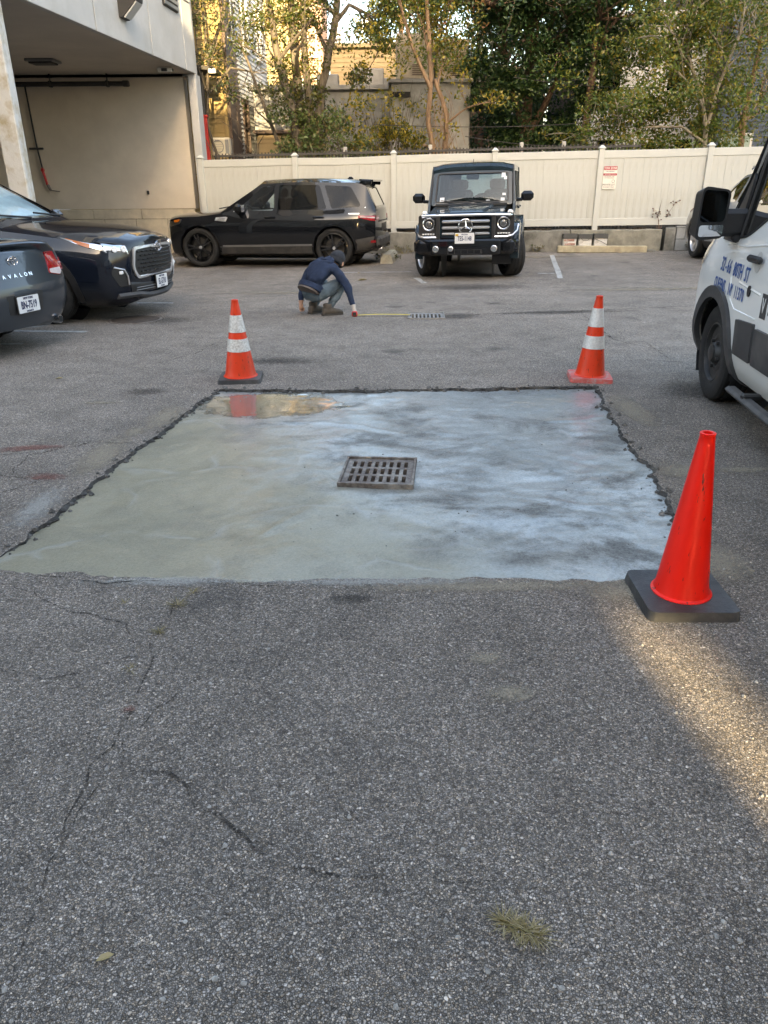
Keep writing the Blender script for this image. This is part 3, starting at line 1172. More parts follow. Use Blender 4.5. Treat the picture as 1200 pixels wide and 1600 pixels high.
def wl(x):                     # front line of the low wall
    return 19.62 - .115 * (x - .2)


W_RZ = math.atan(-.115)
rw = empty('low_retaining_wall', (1.5, wl(1.5), 0), (0, 0, W_RZ), 'low stained concrete wall running under the white fence', 'retaining wall')


def wallbox(x0, x1, z0, z1, d, m, name, jit=0.0):
    b = MB()
    n = max(1, int((x1 - x0) / .12))
    vs, fs = [], []
    for i in range(n + 1):
        x = x0 + (x1 - x0) * i / n
        for (yy, zz) in ((0, z0), (0, z1 - .02), (.02, z1), (d, z1), (d, z0)):
            j = noise.noise(Vector((x * 3, zz * 5, 2))) * jit
            vs.append(((x - 1.5) / math.cos(W_RZ), yy + j, zz + hz(x, 19) + (j if zz > .2 else 0)))
        if i:
            for k in range(4):
                a = (i - 1) * 5 + k
                fs.append((a, a + 5, a + 6, a + 1))
    fs += [(0, 1, 2, 3, 4), tuple(n * 5 + k for k in (4, 3, 2, 1, 0))]
    b.add(vs, fs)
    return b.build(name, m, rw)


wallbox(-4.4, 4.5, -.2, .49, .3, M_OLDC, 'wall_section', .02)
wallbox(4.52, 6.62, -.2, .49, .3, M_OLDC2, 'wall_section', .02)
wallbox(6.70, 6.93, -.2, .52, .34, M_OLDC, 'end_pier', .012)
bw = empty('block_wall', (6.95, wl(6.95), 0), (0, 0, W_RZ), 'short grey concrete block wall beside the dry weed', 'block wall')
b = MB()
b.box((1.8, .12, .17), (3.6, .18, .9), 0)
b.build('mortar_core', M_MORTAR, bw)
for row in range(2):
    for k in range(9):
        x0 = -.0 + k * .405 - (.2 if row else 0)
        w = .395
        if x0 < 0:
            w += x0
            x0 = 0
        b = MB()
        b.box((x0 + w / 2, .035 + bx_rnd.uniform(-.006, .006), hz(7, 19) + .13 + row * .255), (w, .09, .245), .008)
        b.build('block', M_CMU, bw)
b = MB()
b.box((1.8, .1, hz(7, 19) + .53), (3.62, .2, .03), .01)
b.build('capping', M_CMU, bw)
# soil strip under the fence
b = MB()
b.box((1.5, 20.9, .24), (13.2, 2.1, .56), 0)
for k in range(200):
    x = bx_rnd.uniform(-4.3, 7)
    b.box((x, wl(x) + bx_rnd.uniform(.12, .35), .50 + hz(x, 19)), (bx_rnd.uniform(.03, .14), .05, bx_rnd.uniform(.02, .07)), 0, rz=bx_rnd.uniform(0, 3))
b.build('soil_strip', M_SOIL)['kind'] = 'structure'

# timber beam and three pails in front of the stained section
bm_ = empty('timber_beam', (5.2, wl(5.2) - .28, hz(5.2, 18.7)), (0, 0, W_RZ), 'long pale squared beam lying on the asphalt below the low wall', 'beam')
b = MB()
b.box((0, 0, .075), (2.05, .18, .15), .012)
b.build('beam', M_TIMBER, bm_)
b = MB()
b.box((1.14, .05, .03), (.2, .14, .06), .01)
b.build('offcut', M_OLDC, bm_)
M_PAIL = plain('pail_white', (.62, .60, .56), .6, var=.12, vs=9, dirt=(.38, .35, .31), ds=8)
M_PAILR = plain('pail_rim', (.07, .07, .065), .7, var=.2)
M_PRINT = plain('faded_print', (.33, .17, .13), .7, var=.4, vs=20, dirt=(.5, .48, .44), ds=18)
for k, (x, lab) in enumerate(((4.47, 'square paint pail with smudged coloured print, leftmost of the pails by the low wall'),
                              (4.83, 'square white pail between the printed pail and the pail with a dark handle line'),
                              (5.18, 'square white pail with a dark diagonal handle line, next to the bare beam'))):
    g = empty('paint_pail', (x, wl(x) - .13, hz(x, 19)), (0, 0, W_RZ + (.02, -.03, .02)[k]), lab, 'pail', 'pails by the low wall')
    hgt = (.42, .40, .41)[k]
    b = MB()
    b.box((0, 0, hgt * .38), (.29, .22, hgt * .76), .02, taper=(1.06, 1.06))
    b.build('body', M_PAIL, g)
    b = MB()
    b.sheet(rect(-.165, -.125, .165, .125, .02), lambda u, v, t: (u, v, hgt - t), [rect(-.14, -.10, .14, .10, .02)], thick=hgt * .24)
    b.build('rim', M_PAILR, g)
    if k == 0:
        for z in (.10, .19, .28):
            b = MB()
            b.box((bx_rnd.uniform(-.02, .02), -.118, z), (.24, .012, .05), .003)
            b.build('print_band', M_PRINT, g)
    if k == 2:
        b = MB()
        b.tube([(-.15, -.13, hgt - .1), (.02, -.135, .24), (.15, -.13, .17)], .006, 6)
        b.build('handle', M_PIPE, g)
    if k == 1:
        b = MB()
        b.tube([(-.14, -.12, hgt - .05), (-.05, -.128, hgt - .13), (.05, -.128, hgt - .13), (.14, -.12, hgt - .05)], .005, 6)
        b.build('handle', M_PIPE, g)
# broken wheel stop
ws = empty('wheel_stop', (.17, 17.75, hz(0, 18)), (0, 0, R(84)), 'broken concrete wheel stop lying end-on behind the dark sports utility car', 'wheel stop')
b = MB()
b.prism([(-.14, 0), (.14, 0), (.12, .12), (.07, .19), (-.07, .19), (-.12, .12)], 'x', -.75, .62)
b.build('stop_block', plain('stop_concrete', (.40, .38, .31), .95, var=.2, vs=9, bump=.02, bs=30, dirt=(.25, .23, .18), ds=4), ws)
b = MB()
b.box((3.05, wl(2.9) - .14, .05), (.5, .2, .13), .02, rz=W_RZ)
b.box((2.7, wl(2.7) - .16, .045), (.2, .18, .12), .02, rz=W_RZ)
tag(b.build('concrete_stub', M_TIMBER), 'pale concrete stub at the foot of the low wall behind the boxy off-roader', 'concrete stub')

# ------------------------------------------------------------------ white vinyl fence
M_VINYL = plain('white_vinyl', (.505, .505, .465), .45, var=.04, vs=2)
M_VINYL2 = plain('white_vinyl_plank', (.49, .49, .45), .5, var=.05, vs=3, dirt=(.42, .41, .36), ds=1.4)
vf = empty('vinyl_fence', (1.5, 19.55, 0), label='long cream white vinyl fence with posts across the back of the lot', cat='fence')


def fl_(x):
    return 19.72 - .115 * (x - .2)


posts = [-4.42, -2.09, .29, 2.66, 5.08, 7.48, 9.9]
ZB, ZT = .575, 2.20
for i, x in enumerate(posts):
    z = hz(x, 19)
    b = MB()
    lean = (.004, 0, 0, 0, -.0, 0, 0)[i]
    b.box((0, 0, (.46 + 2.235) / 2), (.128, .128, 2.235 - .46), .008)
    o = b.build('post', M_VINYL, vf)
    o.location = (x - 1.5, fl_(x) - 19.55, z)
    o.rotation_euler = (0, 0, W_RZ)
    b = MB()
    b.box((0, 0, 2.246), (.165, .165, .022), .006)
    b.box((0, 0, 2.285), (.15, .15, .055), .004, taper=(.30, .30))
    b.build('cap', M_VINYL, o)
pl_mesh = None
PW = .152
for i in range(len(posts) - 1):
    x0, x1 = posts[i] + .066, posts[i + 1] - .066
    z0, z1 = hz(posts[i], 19), hz(posts[i + 1], 19)
    ang = math.atan2((z1 - z0), (x1 - x0)) * 1.0
    sag = (0.0, .02, -.006, .0, .006, 0.0)[i]
    for (za, zb_, dpt, nm) in ((ZT - .165, ZT, .046, 'top_rail'), (ZB, ZB + .165, .046, 'bottom_rail')):
        b = MB()
        L = (x1 - x0) / math.cos(W_RZ)
        n = 12
        vs, fs = [], []
        for k in range(n + 1):
            u = -L / 2 + L * k / n
            zz = (z1 - z0) * (k / n - .5) - sag * math.sin(math.pi * k / n) * (1 if nm == 'top_rail' else .2)
            for (yy, q) in ((-dpt / 2, za + .006), (-dpt / 2, zb_ - .006), (-dpt / 2 + .006, zb_), (dpt / 2, zb_), (dpt / 2, za), (-dpt / 2 + .006, za)):
                vs.append((u, yy, q + zz))
            if k:
                for e in range(6):
                    a_, b_ = (k - 1) * 6 + e, (k - 1) * 6 + (e + 1) % 6
                    fs.append((a_, b_, b_ + 6, a_ + 6))
        b.add(vs, fs)
        o = b.build(nm, M_VINYL, vf)
        xm = (x0 + x1) / 2
        o.location = (xm - 1.5, fl_(xm) - 19.55, (z0 + z1) / 2)
        o.rotation_euler = (0, 0, W_RZ)
    npl = 15
    w = (x1 - x0) / npl
    if pl_mesh is None:
        b = MB()
        hgt = ZT - ZB - .30
        # tongue-and-groove plank: flat face with V-cut edges
        b.prism([(-.5, .012), (-.5, -.007), (-.46, -.011), (.46, -.011), (.5, -.007), (.5, .012)], 'z', -hgt / 2, hgt / 2)
        tmp = b.build('plank', M_VINYL2, vf)
        pl_mesh = tmp.data
        first = tmp
    for k in range(npl):
        if first is not None:
            o, first = first, None
        else:
            o = bpy.data.objects.new('plank', pl_mesh)
            link(o, vf)
        x = x0 + (k + .5) * w
        o.scale = (w / math.cos(W_RZ) * .998, 1, 1)
        o.location = (x - 1.5, fl_(x) - 19.55 + bx_rnd.uniform(-.0015, .0015), (ZT + ZB) / 2 + hz(x, 19))
        o.rotation_euler = (0, bx_rnd.uniform(-.004, .004), W_RZ + bx_rnd.uniform(-.006, .006))
# towing sign
M_SIGN = plain('sign_white', (.70, .66, .58), .5, var=.05)
M_SIGNR = plain('sign_red', (.42, .035, .06), .5, var=.1)
M_SIGNT = plain('sign_grey_print', (.16, .15, .14), .6, var=0)
sx_ = 5.31
sg = empty('tow_zone_sign', (sx_, fl_(sx_) - .026, 1.62 + hz(sx_, 19)), (0, 0, W_RZ), 'small red and white TOW ZONE sign on the white fence', 'sign')
b = MB()
b.sheet(rect(-.155, -.245, .155, .245, .03), lambda u, v, t: (u, -.012 + t, v), thick=.006)
plate = b.build('plate', M_SIGN, sg)
FRONT = lambda z, x=0, y=-.0175: frame_M((x, y, z), (1, 0, 0), (0, 0, 1))
for z, h in ((.205, .078), (.070, .045)):
    b = MB()
    b.sheet(rect(-.152, z - h / 2, .152, z + h / 2, .012 if z > .1 else 0), lambda u, v, t: (u, -.0155 + t, v), thick=.002)
    b.build('red_band', M_SIGNR, sg)
text_part('TOW ZONE', .066, M_SIGN, sg, FRONT(.203), .80, .0015)
text_part('NO PARKING', .030, M_SIGNT, sg, FRONT(.135, 0, -.0145), 1.0, .0006)
text_part('UNAUTHORIZED VEHICLES', .022, M_SIGN, sg, FRONT(.069), .95, .0004)
for z, t_, s in ((.022, 'WILL BE TOWED AWAY', .022), (-.006, 'AT OWNERS EXPENSE', .022), (-.15, 'PRIVATE LOT', .05), (-.20, '24 HOURS / 7 DAYS', .03)):
    text_part(t_, s, M_SIGNT, sg, FRONT(z, -.01, -.0145), .95, .0004)
b = MB()
b.sheet(circ(.085, -.075, .035, 16), lambda u, v, t: (u, -.0145 + t, v), [circ(.085, -.075, .028, 16)], thick=.001)
b.build('emblem', M_SIGNT, sg)

# old iron picket fence right behind the vinyl fence
M_PICK = plain('old_iron_picket', (.06, .055, .05), .8, var=.3)
M_PICKP = plain('picket_fence_post', (.40, .38, .34), .9, var=.2)
pf = empty('picket_fence', (1.5, 20.4, 0), label='old dark picket fence rising just above the white vinyl fence', cat='fence')
b = MB()
x = -4.2
while x < 6.2:
    z = hz(x, 19)
    b.box((x - 1.5, -.115 * (x - 1.5) + bx_rnd.uniform(-.01, .01), 1.42 + z), (.028, .02, 1.9 + bx_rnd.uniform(-.03, .02)), .004, rx=bx_rnd.uniform(-.02, .02))
    x += .085
o = b.build('pickets', M_PICK, pf)
o['kind'] = 'stuff'
b = MB()
b.box((-.5, .115 * .5 - .03, 2.33 - .03), (10.4, .03, .05), 0, rz=W_RZ, ry=-.012)
b.build('rail', M_PICK, pf)
for x in (-1.1, 1.0, 3.2, 4.2):
    b = MB()
    b.box((x - 1.5 + .2, -.115 * (x - 1.3) + .06, 1.45 + hz(x, 19)), (.09, .09, 2.0), .01)
    b.build('post', M_PICKP, pf)


# ------------------------------------------------------------------ vehicles: shared tools
def paint(name, col, rough=.22, metal=.0, flake=0.0):
    t = NT(name)
    d = t.ramp(t.noise(2.5, 5, .65), [(.45, 0), (.8, .035)])
    c = t.mix(d, col, (.20, .19, .17))
    h = t.noise(1.6, 2, .5)
    t.set(Base_Color=c, Roughness=rough, Metallic=metal, Coat_Weight=.85, Coat_Roughness=.02, Specular_IOR_Level=.12)
    return t.m


M_BLACKCAR = paint('black_car_paint', (.006, .007, .009))
M_NAVYCAR = paint('blue_black_car_paint', (.006, .009, .016))
M_TEALCAR = paint('dark_teal_car_paint', (.012, .024, .032))
M_GREYCAR = paint('slate_grey_car_paint', (.045, .055, .068), .3, .5)
M_SILVERCAR = paint('silver_car_paint', (.42, .42, .42), .3, .6)
M_VAN = paint('white_van_paint', (.80, .79, .76), .35)
M_TRIM = plain('black_trim', (.016, .016, .017), .5, var=.1)
M_TRIM2 = plain('grey_cladding', (.042, .042, .044), .62, var=.12, vs=8, dirt=(.09, .085, .08), ds=3)
M_RUBBER = plain('tyre_rubber', (.011, .011, .011), .85, var=.3, vs=12, bump=.003, bs=80, dirt=(.020, .019, .018), ds=6)
M_GAP = plain('panel_gap', (.004, .004, .004), .9, var=0)
M_INT = plain('car_interior', (.022, .022, .024), .8, var=.1)
M_SEAT = plain('seat_leather', (.014, .014, .016), .55, var=.1)
M_CHROME = plain('chrome', (.72, .72, .74), .10, 1.0, var=0)
M_SATIN = plain('satin_silver', (.60, .60, .61), .28, .6, var=0)
M_BLKRIM = plain('gloss_black_rim', (.012, .012, .013), .25, .0, coat=.6, var=0)
M_GREYRIM = plain('grey_rim', (.22, .22, .23), .3, .8, var=.1)
M_STEELRIM = plain('black_steel_rim', (.03, .03, .03), .55, .2, var=.3, vs=9, dirt=(.07, .065, .06), ds=5)
M_GLASS = glass('car_glass', (.66, .75, .78))
M_PRIV = glass('privacy_glass', (.05, .055, .06), .01, 1.38)
M_VGLASS = glass('van_glass', (.42, .52, .49))
M_CLEAR = glass('clear_screen', (.92, .96, .96))
M_HEADL = glass('lamp_cover', (.86, .88, .9))
M_REFL = plain('lamp_reflector', (.75, .76, .78), .18, 1.0, var=0)
M_BULB = plain('lamp_white', (.8, .8, .8), .15, var=0)
M_AMBER = plain('amber_reflector', (.45, .11, .01), .25, coat=.5, var=.1)
M_TAIL = plain('tail_lamp_red', (.33, .006, .012), .15, coat=1.0, var=.2, vs=25)
M_TAILC = plain('tail_lamp_clear', (.62, .55, .54), .15, coat=1.0, var=.1)
M_PLATE = plain('plate_white', (.72, .72, .72), .45, var=0)
M_PLTXT = plain('plate_navy', (.02, .03, .09), .5, var=0)
M_YEL = plain('plate_yellow', (.65, .40, .03), .5, var=0)
M_SHADE = plain('sunshade_foil', (.74, .93, .96), .5, .0, var=.25, vs=3, bump=.012, bs=25)


def resample(A, n, sharp=()):
    """A: [S, ...] control rows; smooth through them, broken at the sharp ones"""
    A = np.asarray(A, float)
    S = len(A)
    flat = A.reshape(S, -1)
    dist = np.array([max(1e-6, np.sqrt(((flat[i + 1] - flat[i]) ** 2).reshape(-1, 3).sum(1)).mean()) for i in range(S - 1)])
    sl = np.array([(flat[i + 1] - flat[i]) / dist[i] for i in range(S - 1)])

    def tan(i, side):
        if i == 0:
            return sl[0]
        if i == S - 1:
            return sl[-1]
        if i in sharp:
            return sl[i] if side > 0 else sl[i - 1]
        return (dist[i] * sl[i - 1] + dist[i - 1] * sl[i]) / (dist[i] + dist[i - 1])
    out = []
    for i in range(S - 1):
        m0, m1, h = tan(i, 1), tan(i + 1, -1), dist[i]
        k = n[i] if isinstance(n, (list, tuple)) else n
        for j in range(k):
            t = j / k
            h00, h10, h01, h11 = 2 * t ** 3 - 3 * t ** 2 + 1, t ** 3 - 2 * t ** 2 + t, -2 * t ** 3 + 3 * t ** 2, t ** 3 - t ** 2
            out.append(h00 * flat[i] + h10 * h * m0 + h01 * flat[i + 1] + h11 * h * m1)
    out.append(flat[-1])
    return np.array(out).reshape((-1,) + A.shape[1:])


def loft(stations, nu=4, nk=3, sharp_u=(), sharp_k=(), bulge=(.1, .06), W=8, front_k=None):
    """stations: [(x, [(y, z) or (y, z, dx) ...]), ...] from nose to tail; left half of each section, bottom centre to top centre"""
    A = []
    for x, pts in stations:
        A.append([(x + (p[2] if len(p) > 2 else 0), p[0], p[1]) for p in pts])
    A = resample(A, nu, sharp_u)
    A = np.swapaxes(resample(np.swapaxes(A, 0, 1), nk, sharp_k), 0, 1)
    U, Mn = A.shape[0], A.shape[1]
    vs, fs = [], []
    ring = 2 * Mn - 2
    for u in range(U):
        for k in range(Mn):
            x, y, z = A[u, k]
            if k in (0, Mn - 1):
                y = 0
            vs.append((x, y, z))
        for k in range(Mn - 2, 0, -1):
            x, y, z = A[u, k]
            vs.append((x, -y, z))
    for u in range(U - 1):
        for k in range(ring):
            k2 = (k + 1) % ring
            fs.append((u * ring + k, (u + 1) * ring + k, (u + 1) * ring + k2, u * ring + k2))
    for end in (0, 1):
        u0 = 0 if end == 0 else (U - 1) * ring
        sgn = 1 if end == 0 else -1
        rows = []
        for k in range(Mn):
            if k in (0, Mn - 1):
                rows.append([u0 + k] * (W + 1))
                continue
            L, Rr = u0 + k, u0 + ring - k
            row = [L]
            x, y, z = vs[L]
            for w in range(1, W):
                s = 1 - 2 * w / W
                bl = bulge[end] * (1 - s * s) * math.sin(math.pi * k / (Mn - 1)) ** .5
                row.append(len(vs))
                vs.append((x + sgn * bl, y * s, z))
            row.append(Rr)
            rows.append(row)
        for k in range(Mn - 1):
            for w in range(W):
                f = [rows[k][w], rows[k][w + 1], rows[k + 1][w + 1], rows[k + 1][w]]
                g = []
                for i in f:
                    if i not in g:
                        g.append(i)
                if len(g) > 2:
                    fs.append(tuple(g if end == 0 else g[::-1]))
    me = bpy.data.meshes.new('loft')
    me.from_pydata(vs, [], fs)
    bm = bmesh.new()
    bm.from_mesh(me)
    bmesh.ops.recalc_face_normals(bm, faces=bm.faces)
    bm.to_mesh(me)
    bm.free()
    return me


class Car:
    def __init__(self, name, loc, heading, label, cat, me, roll=0, group=None):
        self.root = empty(name, (loc[0], loc[1], loc[2]), (roll, 0, heading), label, cat, group)
        self.me = me
        bm = bmesh.new()
        bm.from_mesh(me)
        self.bvh = BVHTree.FromBMesh(bm)
        bm.free()
        self.cut = MB()

    def hit(self, axis, a, b, side=1):
        """point and normal of the outer skin seen along an axis"""
        if axis == 'y':
            o, d = Vector((a, 4 * side, b)), Vector((0, -side, 0))
        elif axis == 'x':
            o, d = Vector((6 * side, a, b)), Vector((-side, 0, 0))
        else:
            o, d = Vector((a, b, 5)), Vector((0, 0, -1))
        h = self.bvh.ray_cast(o, d)
        if h[0] is None:
            h = self.bvh.find_nearest(o + d * (4 if axis == 'y' else 4))
        return h[0], h[1]

    def skin(self, name, outline, m, axis='y', side=1, off=.003, thick=.0, res=.06, holes=(), parent=None, smooth=True, both=False, dirn=False):
        """a piece that follows the body surface"""
        res_o = []
        for s in ((1, -1) if both else (side,)):
            def fn(u, v, t):
                p, n = self.hit(axis, u, v, s)
                if dirn:
                    n = {'y': Vector((0, s, 0)), 'x': Vector((s, 0, 0)), 'z': Vector((0, 0, 1))}[axis]
                return p + n * (off - t)
            b = MB()
            b.sheet(outline, fn, holes, res, thick)
            res_o.append(b.build(name, m, parent or self.root, smooth=smooth, angle=40, recalc=thick > 0))
        return res_o if both else res_o[0]

    def finish(self, mats, thickness=.03, panels=(), arches=(), arch_r=.42, arch_in=.62, split=None):
        me = self.me
        o = bpy.data.objects.new('tmp_body', me)
        link(o)
        me.materials.append(mats[0])
        me.materials.append(M_INT)
        me.materials.append(M_GAP)
        so = o.modifiers.new('s', 'SOLIDIFY')
        so.thickness = thickness
        so.offset = -1
        so.material_offset = 1
        so.use_quality_normals = True
        for x, z in arches:
            for s in (-1, 1):
                M = Matrix.Translation((x, s * arch_in, z)) @ Matrix.Rotation(R(-90) * s, 4, 'X')
                self.cut.lathe([(arch_r, 0), (arch_r, .7)], 32, M)
        cutters = None
        if self.cut.v:
            cutters = self.cut.build('tmp_cut', M_GAP, recalc=True)
            bo = o.modifiers.new('b', 'BOOLEAN')
            bo.operation = 'DIFFERENCE'
            bo.solver = 'EXACT'
            bo.material_mode = 'TRANSFER'
            bo.object = cutters
        dg = bpy.context.evaluated_depsgraph_get()
        dg.update()
        nm = bpy.data.meshes.new_from_object(o.evaluated_get(dg))
        bpy.data.objects.remove(o)
        if cutters:
            bpy.data.objects.remove(cutters)
        bm = bmesh.new()
        bm.from_mesh(nm)
        for p in panels:
            for (x, w) in p['cuts_x']:
                for q in (x - w, x + w):
                    geom = bm.verts[:] + bm.edges[:] + bm.faces[:]
                    bmesh.ops.bisect_plane(bm, geom=geom, plane_co=(q, 0, 0), plane_no=(1, 0, 0))
            for z, w in p.get('cuts_z', ()):
                for q in (z - w, z + w):
                    geom = bm.verts[:] + bm.edges[:] + bm.faces[:]
                    bmesh.ops.bisect_plane(bm, geom=geom, plane_co=(0, 0, q), plane_no=(0, 0, 1))
        groups = {}
        for f in bm.faces:
            c = f.calc_center_median()
            key = split(c, f.normal) if split else 'body'
            if key == 'gap':
                f.material_index = 2
                key = 'body'
            groups.setdefault(key, []).append(f.index)
        out = {}
        bm.faces.ensure_lookup_table()
        for key, idx in groups.items():
            b2 = bm.copy()
            b2.faces.ensure_lookup_table()
            ids = set(idx)
            bmesh.ops.delete(b2, geom=[f for f in b2.faces if f.index not in ids], context='FACES')
            m2 = bpy.data.meshes.new(key)
            b2.to_mesh(m2)
            b2.free()
            m2.materials.clear()
            nm_ = key.split('#')[0]
            ob = bpy.data.objects.new(nm_, m2)
            for mm in (mats[1] if (len(mats) > 1 and nm_ == 'bumper') else mats[0], M_INT, M_GAP):
                m2.materials.append(mm)
            m2.polygons.foreach_set('use_smooth', [True] * len(m2.polygons))
            m2.set_sharp_from_angle(angle=R(32))
            link(ob, self.root)
            out[key] = ob
        bm.free()
        # wheel housings
        for x, z in arches:
            for s in (-1, 1):
                b = MB()
                M = Matrix.Translation((x, s * (arch_in - .02), z)) @ Matrix.Rotation(R(-90) * s, 4, 'X')
                n = 24
                vs, fs = [], []
                for q, (rr, hh) in enumerate(((.02, 0), (arch_r + .01, 0), (arch_r + .01, .34))):
                    for k in range(n):
                        a = 2 * math.pi * k / n
                        vs.append(M @ Vector((rr * math.cos(a), rr * math.sin(a), hh)))
                for q in range(2):
                    for k in range(n):
                        if vs[(q + 1) * n + k].z < .22 and q == 1:
                            continue
                        fs.append((q * n + k, q * n + (k + 1) % n, (q + 1) * n + (k + 1) % n, (q + 1) * n + k))
                b.add(vs, fs)
                b.build('wheel_housing', M_TRIM, self.root)
        return out

    def wheel(self, x, y, r, w, rim_r, m_rim, spokes, steer=0.0, style='twin', m_cap=None, cap_txt=None):
        s = 1 if y > 0 else -1
        M0 = Matrix.Translation((x, y, r)) @ Matrix.Rotation(steer, 4, 'Z') @ Matrix.Rotation(R(-90) * s, 4, 'X')
        # tyre, local z points outwards
        hw = w / 2
        prof = [(rim_r, -hw * .9), (rim_r + .02, -hw), (r - .04, -hw * 1.02), (r - .012, -hw * .9), (r, -hw * .72)]
        for g in (-.45, 0, .45):
            prof += [(r, hw * (g - .09)), (r - .008, hw * (g - .07)), (r - .008, hw * (g + .07)), (r, hw * (g + .09))]
        prof += [(r, hw * .72), (r - .012, hw * .9), (r - .04, hw * 1.02), (rim_r + .02, hw), (rim_r, hw * .9), (rim_r - .012, hw * .7), (rim_r - .012, -hw * .7)]
        b = MB(M0)
        b.lathe(prof, 40, closed=True)
        t = b.build('wheel', M_RUBBER, self.root, smooth=True, angle=30)
        b = MB(M0)
        f = hw * .78
        b.lathe([(rim_r + .004, f + .012), (rim_r - .012, f + .016), (rim_r - .022, f - .01), (rim_r - .03, -hw * .6), (.05, -hw * .6), (.05, -hw * .62), (rim_r + .0, -hw * .62)], 36, closed=True)
        if style == 'steel':
            b.lathe([(rim_r - .02, f - .015), (rim_r - .045, f - .035), (rim_r * .62, f - .012), (rim_r * .50, f - .01), (rim_r * .42, f - .03), (rim_r * .34, f + .01), (rim_r * .30, f + .022), (.02, f + .026)], 30)
        else:
            b.lathe([(.075, -.02), (.075, f - .03), (.062, f - .012), (.02, f - .01)], 20)
            for k in range(spokes):
                a = 2 * math.pi * k / spokes
                offs = (-.10, .10) if style == 'twin' else (0,)
                for da in offs:
                    r0, r1 = .055, rim_r - .014
                    a0, a1 = a + da * .9, a + da * 1.5
                    p0 = Vector((math.cos(a0) * r0, math.sin(a0) * r0, f - .028))
                    p1 = Vector((math.cos(a1) * r1, math.sin(a1) * r1, f - .004))
                    d = (p1 - p0).normalized()
                    sd = Vector((-d.y, d.x, 0)).normalized()
                    w0, w1 = (.017, .013) if style == 'twin' else (.03, .042)
                    vs = [p0 - sd * w0, p0 + sd * w0, p1 + sd * w1, p1 - sd * w1]
                    vs2 = [v - Vector((0, 0, .03)) for v in vs]
                    b.add(vs + vs2, [(0, 1, 2, 3), (0, 4, 5, 1), (1, 5, 6, 2), (2, 6, 7, 3), (3, 7, 4, 0)])
        b.build('rim', m_rim, t, smooth=True, angle=30)
        b = MB(M0)
        if style == 'steel':
            b.lathe([(.065, f + .02), (.065, f + .032), (.05, f + .040), (.01, f + .042)], 16)
            for k in range(5):
                a = 2 * math.pi * k / 5 + .3
                b.lathe([(.014, f), (.014, f + .02), (.004, f + .022)], 6, Matrix.Translation((math.cos(a) * .1, math.sin(a) * .1, 0)))
        else:
            b.lathe([(.032, f - .012), (.032, f - .004), (.028, f), (.005, f + .001)], 16)
        b.build('hub_cap', m_cap or m_rim, t, smooth=True, angle=30)
        # brake disc behind the spokes
        if style != 'steel':
            b = MB(M0)
            b.lathe([(rim_r * .68, -hw * .2), (rim_r * .68, -hw * .05), (.06, -hw * .05), (.06, -hw * .2)], 24, closed=True)
            b.build('brake_disc', M_STEELRIM, t)
        return t

    def box(self, name, m, *boxes, parent=None, smooth=False):
        b = MB()
        for bx in boxes:
            b.box(*bx[:2], **(bx[2] if len(bx) > 2 else {}))
        return b.build(name, m, parent or self.root)

    def seats(self, xs, y, z0, wd=.5, h=.62, head=True, m=None, rake=.22):
        for x in xs:
            for s in (-1, 1):
                b = MB()
                b.box((x, s * y, z0 + .06), (.5, wd, .18), .06)
                b.box((x - .22 - rake * .25, s * y, z0 + h / 2 + .05), (.15, wd * .92, h), .06, ry=-rake)
                b.box((x - .30 - rake * .55, s * y, z0 + h + .14), (.10, .26, .2), .045, ry=-rake)
                b.build('seat', m or M_SEAT, self.root)

    def steering(self, x, y, z):
        b = MB()
        M = Matrix.Translation((x, y, z)) @ Matrix.Rotation(R(-62), 4, 'Y')
        n = 20
        ring = [M @ Vector((.18 * math.cos(2 * math.pi * k / n), .18 * math.sin(2 * math.pi * k / n), 0)) for k in range(n + 1)]
        b.tube(ring, .016, 6, False)
        b.tube([M @ Vector((-.17, 0, 0)), M @ Vector((.17, 0, 0))], .018, 6)
        b.tube([M @ Vector((0, -.17, 0)), M @ Vector((0, .17, 0))], .018, 6)
        b.build('steering_wheel', M_TRIM, self.root)

    def plate(self, pos, xdir, up, txt, top, bottom=None, m_txt=None, w=.305, h=.155, yel=False):
        M = frame_M(pos, xdir, up)
        b = MB(M)
        b.sheet(rect(-w / 2, -h / 2, w / 2, h / 2, .012), lambda u, v, t: (u, v, .006 - t), thick=.008)
        p = b.build('licence_plate', M_PLATE, self.root)
        T = lambda x, y: M @ Matrix.Translation((x, y, .0085))
        text_part(txt, .100, m_txt or M_PLTXT, p, T(0, -.008), .62, .0022)
        text_part(top, .030, m_txt or M_PLTXT, p, T(0, .058), .9, .0008)
        if bottom:
            text_part(bottom, .022, m_txt or M_PLTXT, p, T(0, -.064), .9, .0006)
        if yel:
            b = MB(M)
            b.box((-w / 2 + .035, .052, .007), (.05, .035, .004), .001)
            b.build('sticker', M_YEL, p)
        b = MB(M)
        b.sheet(rect(-w / 2 - .012, -h / 2 - .012, w / 2 + .012, h / 2 + .012, .014), lambda u, v, t: (u, v, .004 - t), [rect(-w / 2 + .004, -h / 2 + .004, w / 2 - .004, h / 2 - .004, .008)], thick=.012)
        b.build('plate_frame', M_TRIM, p)
        return p

    def oval_emblem(self, pos, xdir, up, s, m=None):
        M = frame_M(pos, xdir, up)
        b = MB(M)

        def ring(rx, ry, cx=0, cy=0, r=.0045, n=24, vert=False):
            b.tube([(cx + rx * math.cos(2 * math.pi * k / n), cy + ry * math.sin(2 * math.pi * k / n), .004) for k in range(n + 1)], r * s / .08, 6, False)
        ring(s, s * .68)
        ring(s * .30, s * .64)
        ring(s * .62, s * .26, 0, s * .36)
        return b.build('emblem', m or M_CHROME, self.root, smooth=True)


